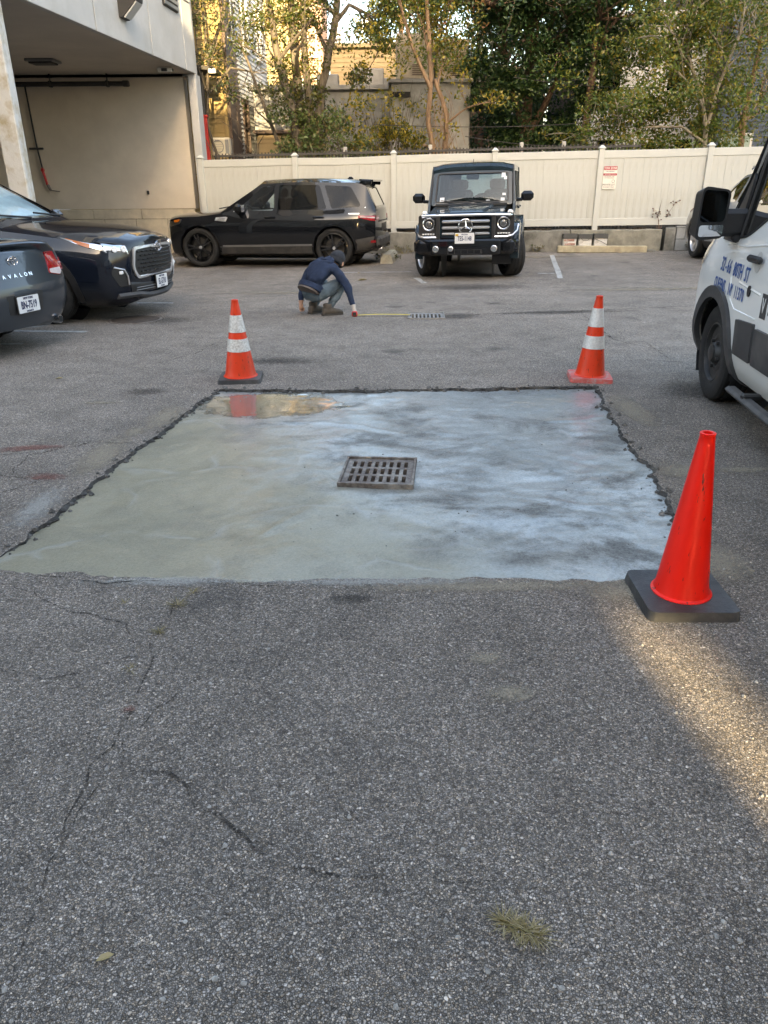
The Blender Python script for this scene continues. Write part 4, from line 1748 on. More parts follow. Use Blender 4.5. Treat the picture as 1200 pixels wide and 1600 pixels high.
# ------------------------------------------------------------------ black sports utility car, side on
def sport_utility():
    st = [
        (2.24, [(0, .30), (.52, .30), (.60, .42), (.62, .62), (.60, .76), (.59, .90), (.48, .955), (.27, .985), (0, .995)]),
        (2.16, [(0, .27), (.72, .27), (.80, .42), (.82, .62), (.80, .79), (.77, .93), (.63, .985), (.36, 1.01), (0, 1.02)]),
        (1.98, [(0, .25), (.80, .25), (.90, .42), (.935, .62), (.925, .83), (.865, .975), (.71, 1.015), (.40, 1.045), (0, 1.055)]),
        (1.46, [(0, .25), (.84, .25), (.945, .42), (.98, .64), (.968, .88), (.89, 1.005), (.74, 1.045), (.42, 1.07), (0, 1.08)]),
        (.98, [(0, .25), (.86, .25), (.945, .42), (.982, .66), (.968, .92), (.90, 1.06), (.77, 1.10), (.45, 1.125), (0, 1.135)]),
        (.10, [(0, .25), (.86, .25), (.945, .42), (.982, .66), (.968, .93), (.90, 1.10), (.67, 1.625), (.44, 1.69), (0, 1.71)]),
        (-.55, [(0, .25), (.86, .25), (.945, .42), (.982, .66), (.968, .94), (.90, 1.115), (.685, 1.655), (.45, 1.715), (0, 1.735)]),
        (-1.46, [(0, .27), (.84, .27), (.945, .44), (.985, .68), (.972, .96), (.89, 1.135), (.675, 1.645), (.44, 1.705), (0, 1.725)]),
        (-1.98, [(0, .32), (.80, .32), (.90, .46), (.945, .68), (.938, .96), (.86, 1.145), (.65, 1.62), (.42, 1.675), (0, 1.695)]),
        (-2.12, [(0, .35), (.76, .35), (.86, .48), (.90, .68), (.895, .96), (.82, 1.14), (.645, 1.58, .02), (.42, 1.655, .04), (0, 1.675, .05)]),
        (-2.32, [(0, .40), (.70, .40), (.80, .50), (.825, .68), (.81, .94), (.77, 1.08), (.68, 1.14, .0), (.40, 1.17, .0), (0, 1.18, .0)]),
    ]
    me = loft(st, 5, 3, sharp_u=(4, 5, 9), sharp_k=(5, 6), bulge=(.07, .06))
    c = Car('sports_utility_car', RR_LOC, RR_HEAD, 'black sports utility car parked side-on in front of the white fence', 'car', me, RR_ROLL, 'cars parked in the lot')
    win = {
        'front': rc([(.60, 1.125), (.10, 1.565), (-.18, 1.60), (-.20, 1.125)], [.05, .08, .04, .05]),
        'rear': rc([(-.29, 1.125), (-.29, 1.605), (-1.15, 1.60), (-1.32, 1.14)], [.05, .04, .06, .05]),
        'quarter': rc([(-1.42, 1.15), (-1.25, 1.595), (-1.80, 1.57), (-2.04, 1.19)], [.05, .05, .08, .08]),
    }
    for k in win:
        for s in (1, -1):
            c.cut.prism([(x, z) for x, z in win[k]], 'y', *((.45, 1.3) if s > 0 else (-1.3, -.45)))
    ws_ = rc([(-.70, 1.17), (.70, 1.17), (.56, 1.665), (-.56, 1.665)], [.06, .06, .08, .08])
    c.cut.prism(ws_, 'x', .0, 1.3)
    rw_ = rc([(-.58, 1.20), (.58, 1.20), (.50, 1.545), (-.50, 1.545)], .07)
    c.cut.prism(rw_, 'x', -2.6, -1.98)
    G = .005

    def split(p, n):
        if abs(p.y) > .5 and .40 < p.z:
            for (x0, x1) in ((-.24, .86), (-1.30, -.24)):
                if x0 + G < p.x < x1 - G and p.z > .415 and math.hypot(p.x + 1.46, p.z - .39) > .43:
                    if abs(p.y) > .62 or p.z < 1.6:
                        return 'door#%d%s' % (x0 * 10, p.y > 0)
            for x in (.86, -.24, -1.30):
                if abs(p.x - x) <= G + .001:
                    return 'gap'
        if p.x > .95 and p.z > .93 and n.z > .3:
            return 'hood'
        return 'body'
    parts = c.finish([M_BLACKCAR], arches=[(1.46, .39), (-1.46, .39)], arch_r=.435, arch_in=.60, split=split,
                     panels=[{'cuts_x': [(.86, G), (-.24, G), (-1.30, G)], 'cuts_z': [(.41, G)]}])
    for k in win:
        c.skin('window', win[k], M_GLASS if k == 'front' else M_PRIV, 'y', off=.0015, res=.12, both=True)
    c.skin('windshield', ws_, M_GLASS, 'x', 1, off=-.012, res=.15)
    c.skin('rear_window', rw_, M_PRIV, 'x', -1, off=-.012, res=.15)
    # trim lines
    c.skin('window_trim', [(.68, 1.095), (-2.12, 1.165), (-2.12, 1.182), (.68, 1.112)], M_SATIN, 'y', off=.006, thick=.006, res=.2, both=True)
    c.skin('lower_cladding', [(1.02, .27), (1.02, .42), (-1.02, .44), (-1.02, .29)], M_TRIM2, 'y', off=.012, thick=.012, res=.12, both=True)
    c.skin('sill_strip', [(.95, .405), (.95, .44), (-1.0, .475), (-1.0, .44)], M_GREYM, 'y', off=.014, thick=.01, res=.2, both=True)
    c.skin('bumper_cladding', [(-1.90, .34), (-1.92, .56), (-2.30, .62), (-2.34, .42), (-2.15, .36)], M_TRIM2, 'y', off=.008, thick=.01, res=.08, both=True)
    c.skin('side_vent', [(1.08, .93), (.84, .91), (.80, .985), (.84, 1.0), (1.06, .985)], M_SATIN, 'y', off=.006, thick=.006, both=True)
    for k in range(3):
        c.skin('vent_slot', [(1.03 - .02 * k, .932 + .02 * k), (.86, .925 + .02 * k), (.86, .932 + .02 * k), (1.03 - .02 * k, .939 + .02 * k)], M_TRIM, 'y', off=.009, thick=.002, both=True)
    # arches
    for x in (1.46, -1.46):
        arc = [(x + .475 * math.cos(a), .39 + .475 * math.sin(a)) for a in [R(-12 + 204 * k / 20) for k in range(21)]]
        arc2 = [(x + .438 * math.cos(a), .39 + .438 * math.sin(a)) for a in [R(-12 + 204 * k / 20) for k in range(20, -1, -1)]]
        c.skin('arch_lip', arc + arc2, M_BLACKCAR, 'y', off=.012, thick=.015, both=True)
    for x in (1.46, -1.46):
        for s in (1, -1):
            c.wheel(x, s * .84, .39, .27, .298, M_BLKRIM, 5, style='twin', m_cap=M_SATIN)
    # door handles, mirrors
    for s, dk in ((1, True), (-1, False)):
        for x, d in ((-.12, -2), (-1.16, -13)):
            p, n = c.hit('y', x, .985, s)
            dr_ = parts.get('door#%d%s' % (d, dk))
            b = MB()
            b.box(p + n * .022, (.24, .03, .035), .012)
            b.box(p + n * .008 + Vector((.09, 0, 0)), (.03, .04, .02), .004)
            b.box(p + n * .008 - Vector((.09, 0, 0)), (.03, .04, .02), .004)
            b.build('handle', M_BLACKCAR, dr_ or c.root)
        b = MB()
        b.box((.52, s * 1.03, 1.165), (.17, .24, .19), .06)
        b.box((.56, s * .90, 1.10), (.10, .14, .05), .015)
        mi = b.build('mirror', M_BLACKCAR, c.root)
        b = MB()
        b.box((.433, s * 1.03, 1.165), (.008, .19, .14), .003)
        b.build('mirror_glass', M_CHROME, mi)
    # lamps
    c.skin('headlight', rc([(2.12, .80), (2.14, .90), (1.82, .955), (1.86, .86)], .03), M_REFL, 'y', off=.006, thick=.004, both=True)
    c.skin('headlight', rc([(.34, .72), (.74, .76), (.76, .88), (.40, .84)], .03), M_REFL, 'x', off=.006, thick=.004)
    c.skin('headlight', rc([(-.34, .72), (-.74, .76), (-.76, .88), (-.40, .84)], .03), M_REFL, 'x', off=.006, thick=.004)
    c.skin('turn_signal', rc([(1.99, .88), (2.03, .93), (1.87, .95), (1.89, .90)], .015), M_AMBER, 'y', off=.012, thick=.004, both=True)
    c.skin('grille', rc([(-.34, .74), (.34, .74), (.36, .86), (-.36, .86)], .03), M_TRIM, 'x', off=.008, thick=.004)
    c.skin('lower_grille', rc([(-.5, .36), (.5, .36), (.52, .56), (-.52, .56)], .04), M_TRIM, 'x', off=.006, thick=.004)
    for s in (1, -1):
        t = c.skin('tail_lamp', rc([(-1.96, .985), (-2.22, .925), (-2.34, .915), (-2.34, 1.015), (-1.98, 1.02)], .02), M_TAIL, 'y', s, off=.008, thick=.006)
        c.skin('lamp_clear_band', [(-2.02, .985), (-2.31, .965), (-2.31, .985), (-2.02, 1.0)], M_TAILC, 'y', s, off=.011, thick=.003, parent=t)
        t = c.skin('tail_lamp', rc([(s * .55, .92), (s * .765, .92), (s * .755, 1.02), (s * .55, 1.02)], .02), M_TAIL, 'x', -1, off=.008, thick=.006)
        c.skin('lamp_clear_band', [(s * .56, .955), (s * .76, .955), (s * .76, .98), (s * .56, .98)], M_TAILC, 'x', -1, off=.011, thick=.003, parent=t)
        c.skin('reflector', rc([(-2.22, .50), (-2.32, .50), (-2.32, .55), (-2.22, .545)], .01), M_TAIL, 'y', s, off=.014, thick=.006)
        c.skin('badge', [(-1.78, 1.045), (-2.0, 1.045), (-2.0, 1.068), (-1.78, 1.068)], M_SATIN, 'y', s, off=.006, thick=.003)
    # tail end: spoiler, plate recess, number plate, bumper, exhausts
    b = MB()
    b.box((-2.10, 0, 1.685), (.30, 1.22, .035), .012, ry=-.05)
    for s in (1, -1):
        b.box((-2.10, s * .60, 1.645), (.22, .05, .09), .015, ry=-.05)
    b.build('roof_spoiler', M_BLACKCAR, c.root)
    b = MB()
    b.box((-1.66, 0, 1.735), (.16, .035, .05), .015, taper=(.35, .6))
    b.build('antenna_fin', M_BLACKCAR, c.root)
    c.skin('tailgate_strip', [(-.56, .885), (.56, .885), (.56, .93), (-.56, .93)], M_TRIM, 'x', -1, off=.012, thick=.01)
    c.skin('plate_recess', rc([(-.3, .70), (.3, .70), (.3, .86), (-.3, .86)], .03), M_TRIM, 'x', -1, off=.004, thick=.003)
    b = MB()
    b.box((-2.33, 0, .50), (.17, 1.42, .22), .05)
    b.box((-2.20, 0, .38), (.3, 1.3, .14), .04)
    b.build('rear_bumper', M_TRIM2, c.root)
    for s in (1, -1):
        b = MB()
        b.tube([(-2.20, s * .56, .37), (-2.42, s * .56, .37)], .042, 12)
        b.build('exhaust', M_CHROME, c.root)
    # cabin
    b = MB()
    b.box((.0, 0, .60), (3.4, 1.6, .1), 0)
    b.box((.76, 0, 1.02), (.40, 1.5, .26), .06)
    b.box((.1, 0, .8), (.9, .26, .3), .05)
    b.build('dashboard', M_INT, c.root)
    c.seats((.12, -.92), .38, .68, .52, .62)
    c.steering(.46, .38, 1.06)
    b = MB()
    b.box((.16, 0, 1.60), (.03, .24, .07), .02)
    b.build('rear_view_mirror', M_TRIM, c.root)
    for s in (1, -1):
        b = MB()
        b.tube([(1.12, s * .52, 1.15), (.90, s * .1, 1.20)], .012, 6)
        b.build('wiper', M_TRIM, c.root)
    return c


RR_LOC, RR_HEAD, RR_ROLL = (-2.30, 17.70, hz(-2.3, 17.5)), R(180 - 9.0), R(.0)
sport_utility()


# ------------------------------------------------------------------ crossovers (one black, one silver)
def crossover(name, loc, head, label, pm, plate_txt, shade):
    st = [
        (2.40, [(0, .30), (.48, .30), (.58, .40), (.64, .55), (.66, .75), (.63, .87), (.52, .945), (.28, .985), (0, 1.0)]),
        (2.27, [(0, .26), (.72, .26), (.82, .38), (.855, .56), (.85, .76), (.80, .90), (.66, .98), (.36, 1.03), (0, 1.045)]),
        (1.98, [(0, .24), (.80, .24), (.91, .40), (.94, .60), (.935, .82), (.875, .96), (.72, 1.035), (.40, 1.08), (0, 1.09)]),
        (1.425, [(0, .24), (.84, .24), (.93, .40), (.962, .62), (.955, .88), (.885, 1.03), (.75, 1.08), (.42, 1.12), (0, 1.13)]),
        (.95, [(0, .24), (.86, .24), (.93, .40), (.955, .64), (.948, .92), (.895, 1.08), (.78, 1.11), (.45, 1.15), (0, 1.165)]),
        (.0, [(0, .24), (.86, .24), (.93, .40), (.95, .64), (.945, .93), (.885, 1.10), (.645, 1.60), (.42, 1.67), (0, 1.70)]),
        (-.6, [(0, .24), (.86, .24), (.93, .40), (.95, .64), (.945, .94), (.885, 1.11), (.66, 1.63), (.43, 1.70), (0, 1.73)]),
        (-1.45, [(0, .25), (.84, .25), (.93, .42), (.962, .66), (.95, .96), (.88, 1.13), (.65, 1.61), (.42, 1.68), (0, 1.71)]),
        (-2.1, [(0, .32), (.80, .32), (.88, .46), (.92, .68), (.91, .96), (.84, 1.15), (.62, 1.55), (.4, 1.62), (0, 1.65)]),
        (-2.28, [(0, .35), (.76, .35), (.85, .48), (.885, .68), (.875, .96), (.81, 1.14), (.62, 1.47), (.4, 1.56), (0, 1.59)]),
        (-2.48, [(0, .40), (.68, .40), (.78, .50), (.81, .68), (.79, .94), (.75, 1.08), (.66, 1.14), (.38, 1.17), (0, 1.18)]),
    ]
    me = loft(st, 5, 3, sharp_u=(4, 5, 9), sharp_k=(5, 6), bulge=(.10, .06), W=10)
    c = Car(name, loc, head, label, 'car', me, 0, 'cars parked in the lot')
    win = {
        'front': rc([(.60, 1.13), (.06, 1.53), (-.22, 1.575), (-.24, 1.13)], [.04, .08, .04, .05]),
        'rear': rc([(-.33, 1.13), (-.32, 1.58), (-1.10, 1.57), (-1.28, 1.15)], [.05, .04, .06, .05]),
        'quarter': rc([(-1.38, 1.16), (-1.20, 1.565), (-1.70, 1.53), (-2.02, 1.20)], [.05, .05, .08, .08]),
    }
    for k in win:
        for s in (1, -1):
            c.cut.prism(win[k], 'y', *((.45, 1.3) if s > 0 else (-1.3, -.45)))
    ws_ = rc([(-.71, 1.19), (.71, 1.19), (.56, 1.635), (-.56, 1.635)], [.06, .06, .08, .08])
    c.cut.prism(ws_, 'x', -.1, 1.3)
    rw_ = rc([(-.56, 1.20), (.56, 1.20), (.50, 1.51), (-.50, 1.51)], .07)
    c.cut.prism(rw_, 'x', -2.6, -2.05)
    G = .005

    def split(p, n):
        if abs(p.y) > .5 and p.z > .38:
            for (x0, x1) in ((-.28, .88), (-1.25, -.28)):
                if x0 + G < p.x < x1 - G and p.z > .385 and math.hypot(p.x + 1.425, p.z - .37) > .42:
                    if abs(p.y) > .62 or p.z < 1.56:
                        return 'door#%d%s' % (x0 * 10, p.y > 0)
            for x in (.88, -.28, -1.25):
                if abs(p.x - x) <= G + .001:
                    return 'gap'
        if .98 < p.x < 2.30 and p.z > .93 and n.z > .3:
            if abs(p.x - 2.295) < .006:
                return 'gap'
            return 'hood'
        return 'body'
    parts = c.finish([pm], arches=[(1.425, .37), (-1.425, .37)], arch_r=.43, arch_in=.58, split=split,
                     panels=[{'cuts_x': [(.88, G), (-.28, G), (-1.25, G)], 'cuts_z': [(.385, .002)]}])
    for k in win:
        c.skin('window', win[k], M_GLASS if k == 'front' else M_PRIV, 'y', off=.0015, res=.12, both=True)
    c.skin('windshield', ws_, M_CLEAR, 'x', 1, off=-.010, res=.12)
    c.skin('rear_window', rw_, M_PRIV, 'x', -1, off=-.012, res=.15)
    c.skin('window_trim', [(.70, 1.095), (-2.05, 1.17), (-2.05, 1.187), (.70, 1.112)], M_CHROME, 'y', off=.006, thick=.006, res=.2, both=True)
    for x in (1.425, -1.425):
        an = [R(-14 + 208 * k / 22) for k in range(23)]
        c.skin('arch_trim', [(x + .50 * math.cos(a), .37 + .50 * math.sin(a)) for a in an] + [(x + .415 * math.cos(a), .37 + .415 * math.sin(a)) for a in an[::-1]],
               M_TRIM, 'y', off=.010, thick=.014, both=True)
        for s in (1, -1):
            c.wheel(x, s * .835, .375, .25, .255, M_GREYRIM if pm is not M_SILVERCAR else M_SATIN, 6, style='wide')
    c.skin('sill_cladding', [(.95, .25), (.95, .37), (-.95, .39), (-.95, .27)], M_TRIM, 'y', off=.012, thick=.012, res=.12, both=True)
    # face: big grille with a silver frame, swept lamps, corner vents, silver lip
    gr = rc([(-.465, .542), (.465, .542), (.522, .648), (.468, .845), (.14, .862), (.10, .846), (-.10, .846), (-.14, .862), (-.468, .845), (-.522, .648)], [.05, .05, .05, .04, .01, .01, .01, .01, .04, .05])
    go = rc([(-.48, .505), (.48, .505), (.55, .645), (.49, .875), (.15, .885), (-.15, .885), (-.49, .875), (-.55, .645)], [.06, .06, .06, .04, .02, .02, .04, .06])
    c.skin('grille', gr, M_TRIM, 'x', off=.010, thick=.010, res=.05)
    c.skin('grille_frame', go, M_SATIN, 'x', off=.024, thick=.024, res=.05, holes=[gr])
    b = MB()
    for j in range(6):
        z = .588 + j * .046
        for i in range(-5, 6):
            y = i * .092 + (.046 if j % 2 else 0)
            if abs(y) > .43:
                continue
            p, n = c.hit('x', y, z)
            b.box(p + n * .016, (.02, .070, .017), .004, rx=0)
    b.build('grille_mesh', M_BLKRIM, c.root)
    p, n = c.hit('x', 0, .855)
    c.oval_emblem(p + n * .034, (0, 1, 0), (0, 0, 1), .085)
    for s in (1, -1):
        hl_o = [(s * .575, .80), (s * .60, .905), (s * .80, .945), (s * .83, .86)]
        hl = c.skin('headlight', rc(hl_o, .015), M_REFL, 'x', 1, off=.008, thick=.006, res=.04)
        c.skin('headlight_rear', rc([(2.28, .835), (2.22, .915), (1.72, 1.005), (1.95, .935)], .012), M_REFL, 'y', s, off=.008, thick=.006, res=.04, parent=hl)
        c.skin('amber_band', rc([(2.10, .885), (2.10, .93), (1.80, .992), (1.98, .925)], .01), M_AMBER, 'y', s, off=.013, thick=.004, res=.04, parent=hl)
        for y in (.64, .74):
            q, n = c.hit('x', s * y, .865)
            b = MB()
            M = Matrix.Translation(q + n * .010) @ n.to_track_quat('Z', 'Y').to_matrix().to_4x4()
            b.lathe([(.036, 0), (.036, .008), (.02, .012), (.004, .006)], 14, M)
            b.build('projector', M_BULB, hl)
        c.skin('lamp_lid', rc([(s * .58, .895), (s * .60, .918), (s * .81, .955), (s * .81, .935)], .006), M_TRIM, 'x', 1, off=.014, thick=.004, parent=hl)
        c.skin('corner_vent', rc([(s * .60, .44), (s * .66, .60), (s * .80, .66), (s * .83, .60), (s * .74, .44)], .03), M_TRIM, 'x', 1, off=.008, thick=.006)
        q = [c.hit('x', s * y, z)[0] + Vector((.014, 0, 0)) for y, z in ((.80, .665), (.68, .63), (.64, .55), (.62, .45))]
        b = MB()
        b.tube(q, .010, 6)
        b.build('corner_strip', M_SATIN, c.root)
        q, n = c.hit('x', s * .715, .60)
        b = MB()
        b.box(q + n * .012, (.03, .07, .04), .008)
        b.build('fog_lamp', M_BULB, c.root)
        b = MB()
        b.box((.50, s * 1.04, 1.17), (.17, .25, .18), .06)
        b.box((.55, s * .90, 1.10), (.10, .14, .05), .015)
        mi = b.build('mirror', pm, c.root)
        b = MB()
        b.box((.41, s * 1.04, 1.17), (.008, .2, .13), .003)
        b.build('mirror_glass', M_CHROME, mi)
        for x in (-.16, -1.12):
            p, n = c.hit('y', x, .99, s)
            dr_ = parts.get('door#%d%s' % (-2 if x > -.5 else -12, s > 0))
            b = MB()
            b.box(p + n * .022, (.24, .03, .035), .012)
            b.build('handle', M_CHROME, dr_ or c.root)
        t = c.skin('tail_lamp', rc([(-2.02, .98), (-2.40, .94), (-2.44, 1.04), (-2.06, 1.06)], .02), M_TAIL, 'y', s, off=.008, thick=.006)
        c.skin('tail_lamp', rc([(s * .50, .94), (s * .76, .94), (s * .75, 1.05), (s * .50, 1.03)], .02), M_TAIL, 'x', -1, off=.008, thick=.006)
    c.skin('lower_intake', rc([(-.56, .345), (.56, .345), (.60, .475), (-.60, .475)], .03), M_TRIM, 'x', off=.008, thick=.008)
    b = MB()
    for z in (.37, .40):
        b.tube([c.hit('x', y, z)[0] + Vector((.016, 0, 0)) for y in [-.5 + .1 * i for i in range(11)]], .006, 5)
    b.build('intake_slat', M_GREYM, c.root)
    # lip that wraps round the lower corner
    pts = []
    for y in [-.74 + .074 * i for i in range(21)]:
        q = c.hit('x', y, .30)[0]
        pts.append((q.x + .03, y, .285 + .05 * sstep(.35, .62, abs(y)) * 0 + .035 * sstep(.2, .5, abs(y))))
    b = MB()
    vs, fs = [], []
    for i, p in enumerate(pts):
        for dx, dz in ((0, -.03), (.02, 0), (0, .035), (-.12, .03), (-.12, -.03)):
            vs.append((p[0] + dx, p[1], p[2] + dz))
        if i:
            for k in range(5):
                a, a2 = (i - 1) * 5 + k, (i - 1) * 5 + (k + 1) % 5
                fs.append((a, a + 5, a2 + 5, a2))
    b.add(vs, fs + [(0, 1, 2, 3, 4), tuple(len(vs) - 5 + k for k in range(5))])
    b.build('bumper_lip', M_TRIM2, c.root, recalc=True)
    q, n = c.hit('x', 0, .43)
    if plate_txt:
        c.plate((q.x + .03, .03, .435), (0, 1, 0), (0, 0, 1), plate_txt, 'NEW YORK', 'EXCELSIOR')
    # cabin
    b = MB()
    b.box((.0, 0, .60), (3.4, 1.6, .1), 0)
    b.box((.72, 0, 1.04), (.46, 1.5, .22), .06)
    b.build('dashboard', M_INT, c.root)
    c.seats((.10, -.92), .38, .68, .52, .62)
    if shade:
        def fnz(u, v, t):
            p, n = c.hit('x', u, v)
            return (p.x - .07 - t + .008 * math.sin(v * 70) + .006 * math.sin(u * 26), u, v)
        b = MB()
        b.sheet(rc([(-.64, 1.20), (.64, 1.20), (.52, 1.60), (.12, 1.615), (.10, 1.53), (-.10, 1.53), (-.12, 1.615), (-.52, 1.60)], .03), fnz, res=.04, thick=.004)
        b.build('sunshade', M_SHADE, c.root)
        b = MB()
        q = c.hit('x', 0, 1.58)[0]
        b.box((q.x - .03, 0, 1.57), (.05, .2, .09), .02)
        b.build('sensor_box', M_TRIM, c.root)
    for s in (1, -.2):
        b = MB()
        q0, q1 = c.hit('x', s * .62, 1.20)[0], c.hit('x', s * .62 - .55, 1.25)[0]
        b.tube([q0 + Vector((.02, 0, 0)), q1 + Vector((.02, 0, 0))], .013, 6)
        b.build('wiper', M_TRIM, c.root)
    for s in (1, -1):
        b = MB()
        b.tube([(-.1, s * .60, 1.70), (-.2, s * .60, 1.745), (-1.5, s * .59, 1.735), (-1.6, s * .59, 1.685)], .018, 8)
        b.build('roof_rail', M_SATIN, c.root)
    b = MB()
    b.box((-2.44, 0, .52), (.17, 1.40, .24), .05)
    b.build('rear_bumper', M_TRIM, c.root)
    return c


HL_H = R(-10.5)
crossover('crossover_car', (-5.36, 10.62, 0), HL_H, 'shiny black crossover car nosing out from under the overhang, silver sunshade in its windshield', M_NAVYCAR, 'EL-5710', True)
crossover('crossover_car', (7.55, 15.5, hz(8, 16)), R(88), 'silver crossover car mostly hidden behind the white van mirror', M_SILVERCAR, None, False)


# ------------------------------------------------------------------ grey sedan, seen from behind
def sedan():
    st = [
        (2.42, [(0, .25), (.46, .25), (.56, .36), (.60, .50), (.60, .62), (.57, .70), (.46, .75), (.26, .78), (0, .79)]),
        (2.25, [(0, .22), (.70, .22), (.79, .36), (.82, .52), (.81, .68), (.75, .77), (.60, .82), (.34, .845), (0, .855)]),
        (1.5, [(0, .20), (.80, .20), (.885, .36), (.91, .56), (.90, .78), (.82, .90), (.68, .935), (.40, .955), (0, .965)]),
        (.95, [(0, .20), (.81, .20), (.89, .36), (.915, .58), (.90, .82), (.83, .945), (.70, .985), (.42, 1.01), (0, 1.02)]),
        (.05, [(0, .20), (.81, .20), (.89, .36), (.915, .58), (.905, .84), (.84, .965), (.60, 1.37), (.40, 1.42), (0, 1.44)]),
        (-.5, [(0, .20), (.81, .20), (.89, .36), (.915, .58), (.905, .85), (.84, .975), (.60, 1.39), (.40, 1.44), (0, 1.46)]),
        (-1.05, [(0, .20), (.81, .20), (.89, .36), (.915, .58), (.905, .86), (.84, .985), (.58, 1.35), (.40, 1.40), (0, 1.42)]),
        (-1.85, [(0, .22), (.80, .22), (.88, .38), (.905, .60), (.895, .87), (.82, .99), (.70, 1.035), (.42, 1.065), (0, 1.075)]),
        (-2.22, [(0, .25), (.76, .25), (.85, .40), (.885, .60), (.86, .86), (.79, .98), (.68, 1.045), (.42, 1.075), (0, 1.085)]),
        (-2.40, [(0, .29), (.68, .29), (.79, .42), (.835, .60), (.78, .84), (.72, .95), (.62, 1.02), (.38, 1.04), (0, 1.045)]),
        (-2.46, [(0, .33), (.60, .33), (.70, .44), (.76, .60), (.70, .80, .06), (.64, .92, .10), (.54, .975, .11), (.32, .99, .11), (0, .995, .11)]),
    ]
    me = loft(st, 5, 3, sharp_u=(3, 4, 6, 7), sharp_k=(5, 6), bulge=(.10, .10), W=12)
    c = Car('sedan', (-5.98, 8.30, 0), R(165), 'slate grey sedan backed in at the left edge, tail lamps and rear plate towards us', 'car', me, 0, 'cars parked in the lot')
    win = {'front': rc([(.60, 1.0), (.05, 1.33), (-.26, 1.355), (-.28, 1.0)], .04), 'rear': rc([(-.36, 1.0), (-.35, 1.355), (-.90, 1.33), (-1.42, 1.02)], .04)}
    for k in win:
        for s in (1, -1):
            c.cut.prism(win[k], 'y', *((.45, 1.3) if s > 0 else (-1.3, -.45)))
    ws_ = rc([(-.64, 1.05), (.64, 1.05), (.52, 1.38), (-.52, 1.38)], .06)
    c.cut.prism(ws_, 'x', .1, 1.3)
    rw_ = rc([(-.62, 1.09), (.62, 1.09), (.50, 1.36), (-.50, 1.36)], .06)
    c.cut.prism(rw_, 'x', -2.0, -1.05)
    G = .005

    def split(p, n):
        if abs(p.y) > .5 and p.z > .36:
            for (x0, x1) in ((-.32, .86), (-1.22, -.32)):
                if x0 + G < p.x < x1 - G and math.hypot(p.x + 1.4, p.z - .34) > .40 and (abs(p.y) > .56 or p.z < 1.3):
                    return 'door#%d%s' % (x0 * 10, p.y > 0)
            for x in (.86, -.32, -1.22):
                if abs(p.x - x) <= G + .001:
                    return 'gap'
        if p.x < -1.86 and abs(p.y) < .66 and p.z > .675:
            return 'trunk_lid'
        if p.x < -1.86 and abs(p.z - .67) < .006 and abs(p.y) < .66:
            return 'gap'
        if p.x < -1.9 and p.z < .665:
            return 'bumper'
        return 'body'
    parts = c.finish([M_GREYCAR, M_GREYCAR], arches=[(1.42, .34), (-1.40, .34)], arch_r=.40, arch_in=.56, split=split,
                     panels=[{'cuts_x': [(.86, G), (-.32, G), (-1.22, G), (-1.86, .002)], 'cuts_z': [(.67, .006)]}])
    for k in win:
        c.skin('window', win[k], M_PRIV, 'y', off=.0015, res=.12, both=True)
    c.skin('windshield', ws_, M_GLASS, 'x', 1, off=-.012, res=.12)
    c.skin('rear_window', rw_, M_PRIV, 'x', -1, off=-.012, res=.12)
    for x in (1.42, -1.40):
        for s in (1, -1):
            c.wheel(x, s * .79, .34, .225, .235, M_GREYRIM, 7, style='wide')
    for s in (1, -1):
        t = c.skin('tail_lamp', rc([(s * .50, .735), (s * .70, .70), (s * .765, .735), (s * .70, .945), (s * .60, .935)], .02), M_TAIL, 'x', -1, off=.010, thick=.012, res=.03)
        c.skin('lamp_wrap', rc([(-2.05, .88), (-2.42, .745), (-2.40, .86), (-2.12, .94)], .02), M_TAIL, 'y', s, off=.010, thick=.010, res=.03, parent=t)
        c.skin('lamp_clear_band', rc([(s * .515, .738), (s * .70, .705), (s * .755, .735), (s * .745, .775), (s * .53, .775)], .012), M_TAILC, 'x', -1, off=.014, thick=.006, res=.03, parent=t)
        b = MB()
        b.tube([(-2.30, s * .52, .27), (-2.50, s * .52, .27)], .042, 14)
        b.build('exhaust', M_CHROME, c.root)
        b = MB()
        b.tube([(-2.44, s * .52, .27), (-2.505, s * .52, .27)], .034, 14)
        b.build('exhaust_bore', M_DARK, c.root)
        b = MB()
        b.box((.58, s * .98, 1.03), (.14, .2, .14), .05)
        b.build('mirror', M_GREYCAR, c.root)
    # chrome trims, emblem, name, plate
    strip = [c.hit('x', y, .668)[0] + Vector((-.012, 0, 0)) for y in [-.66 + .066 * i for i in range(21)]]
    b = MB()
    b.tube(strip, .012, 6)
    b.build('trunk_trim', M_CHROME, c.root)
    strip = [c.hit('x', y, .40)[0] + Vector((-.010, 0, 0)) for y in [-.66 + .066 * i for i in range(21)]]
    b = MB()
    b.tube(strip, .010, 6)
    b.build('bumper_trim', M_CHROME, c.root)
    p, n = c.hit('x', 0, .895, -1)
    c.oval_emblem(p + n * .006, (0, -1, 0), (-n.z * 0, 0, 1), .066)
    x0 = .20
    for i, ch in enumerate('AVALON'):
        p, n = c.hit('x', x0 - i * .075, .765, -1)
        text_part(ch, .050, M_CHROME, c.root, frame_M(p + n * .004, (0, -1, 0), Vector((0, 0, 1)) - n * n.z), 1.2, .001, .002)
    p, n = c.hit('x', 0, .50, -1)
    c.skin('plate_recess', rc([(-.24, .415), (.24, .415), (.26, .60), (-.26, .60)], .02), M_TRIM, 'x', -1, off=.003, thick=.002)
    c.plate(p + Vector((-.012, 0, 0)), (0, -1, 0), (0, 0, 1), 'BN-7519', 'NEW YORK', 'EXCELSIOR')
    b = MB()
    b.box((0, 0, .55), (3.2, 1.5, .1), 0)
    b.box((-1.45, 0, .95), (.7, 1.3, .05), .02)
    b.build('parcel_shelf', M_INT, c.root)
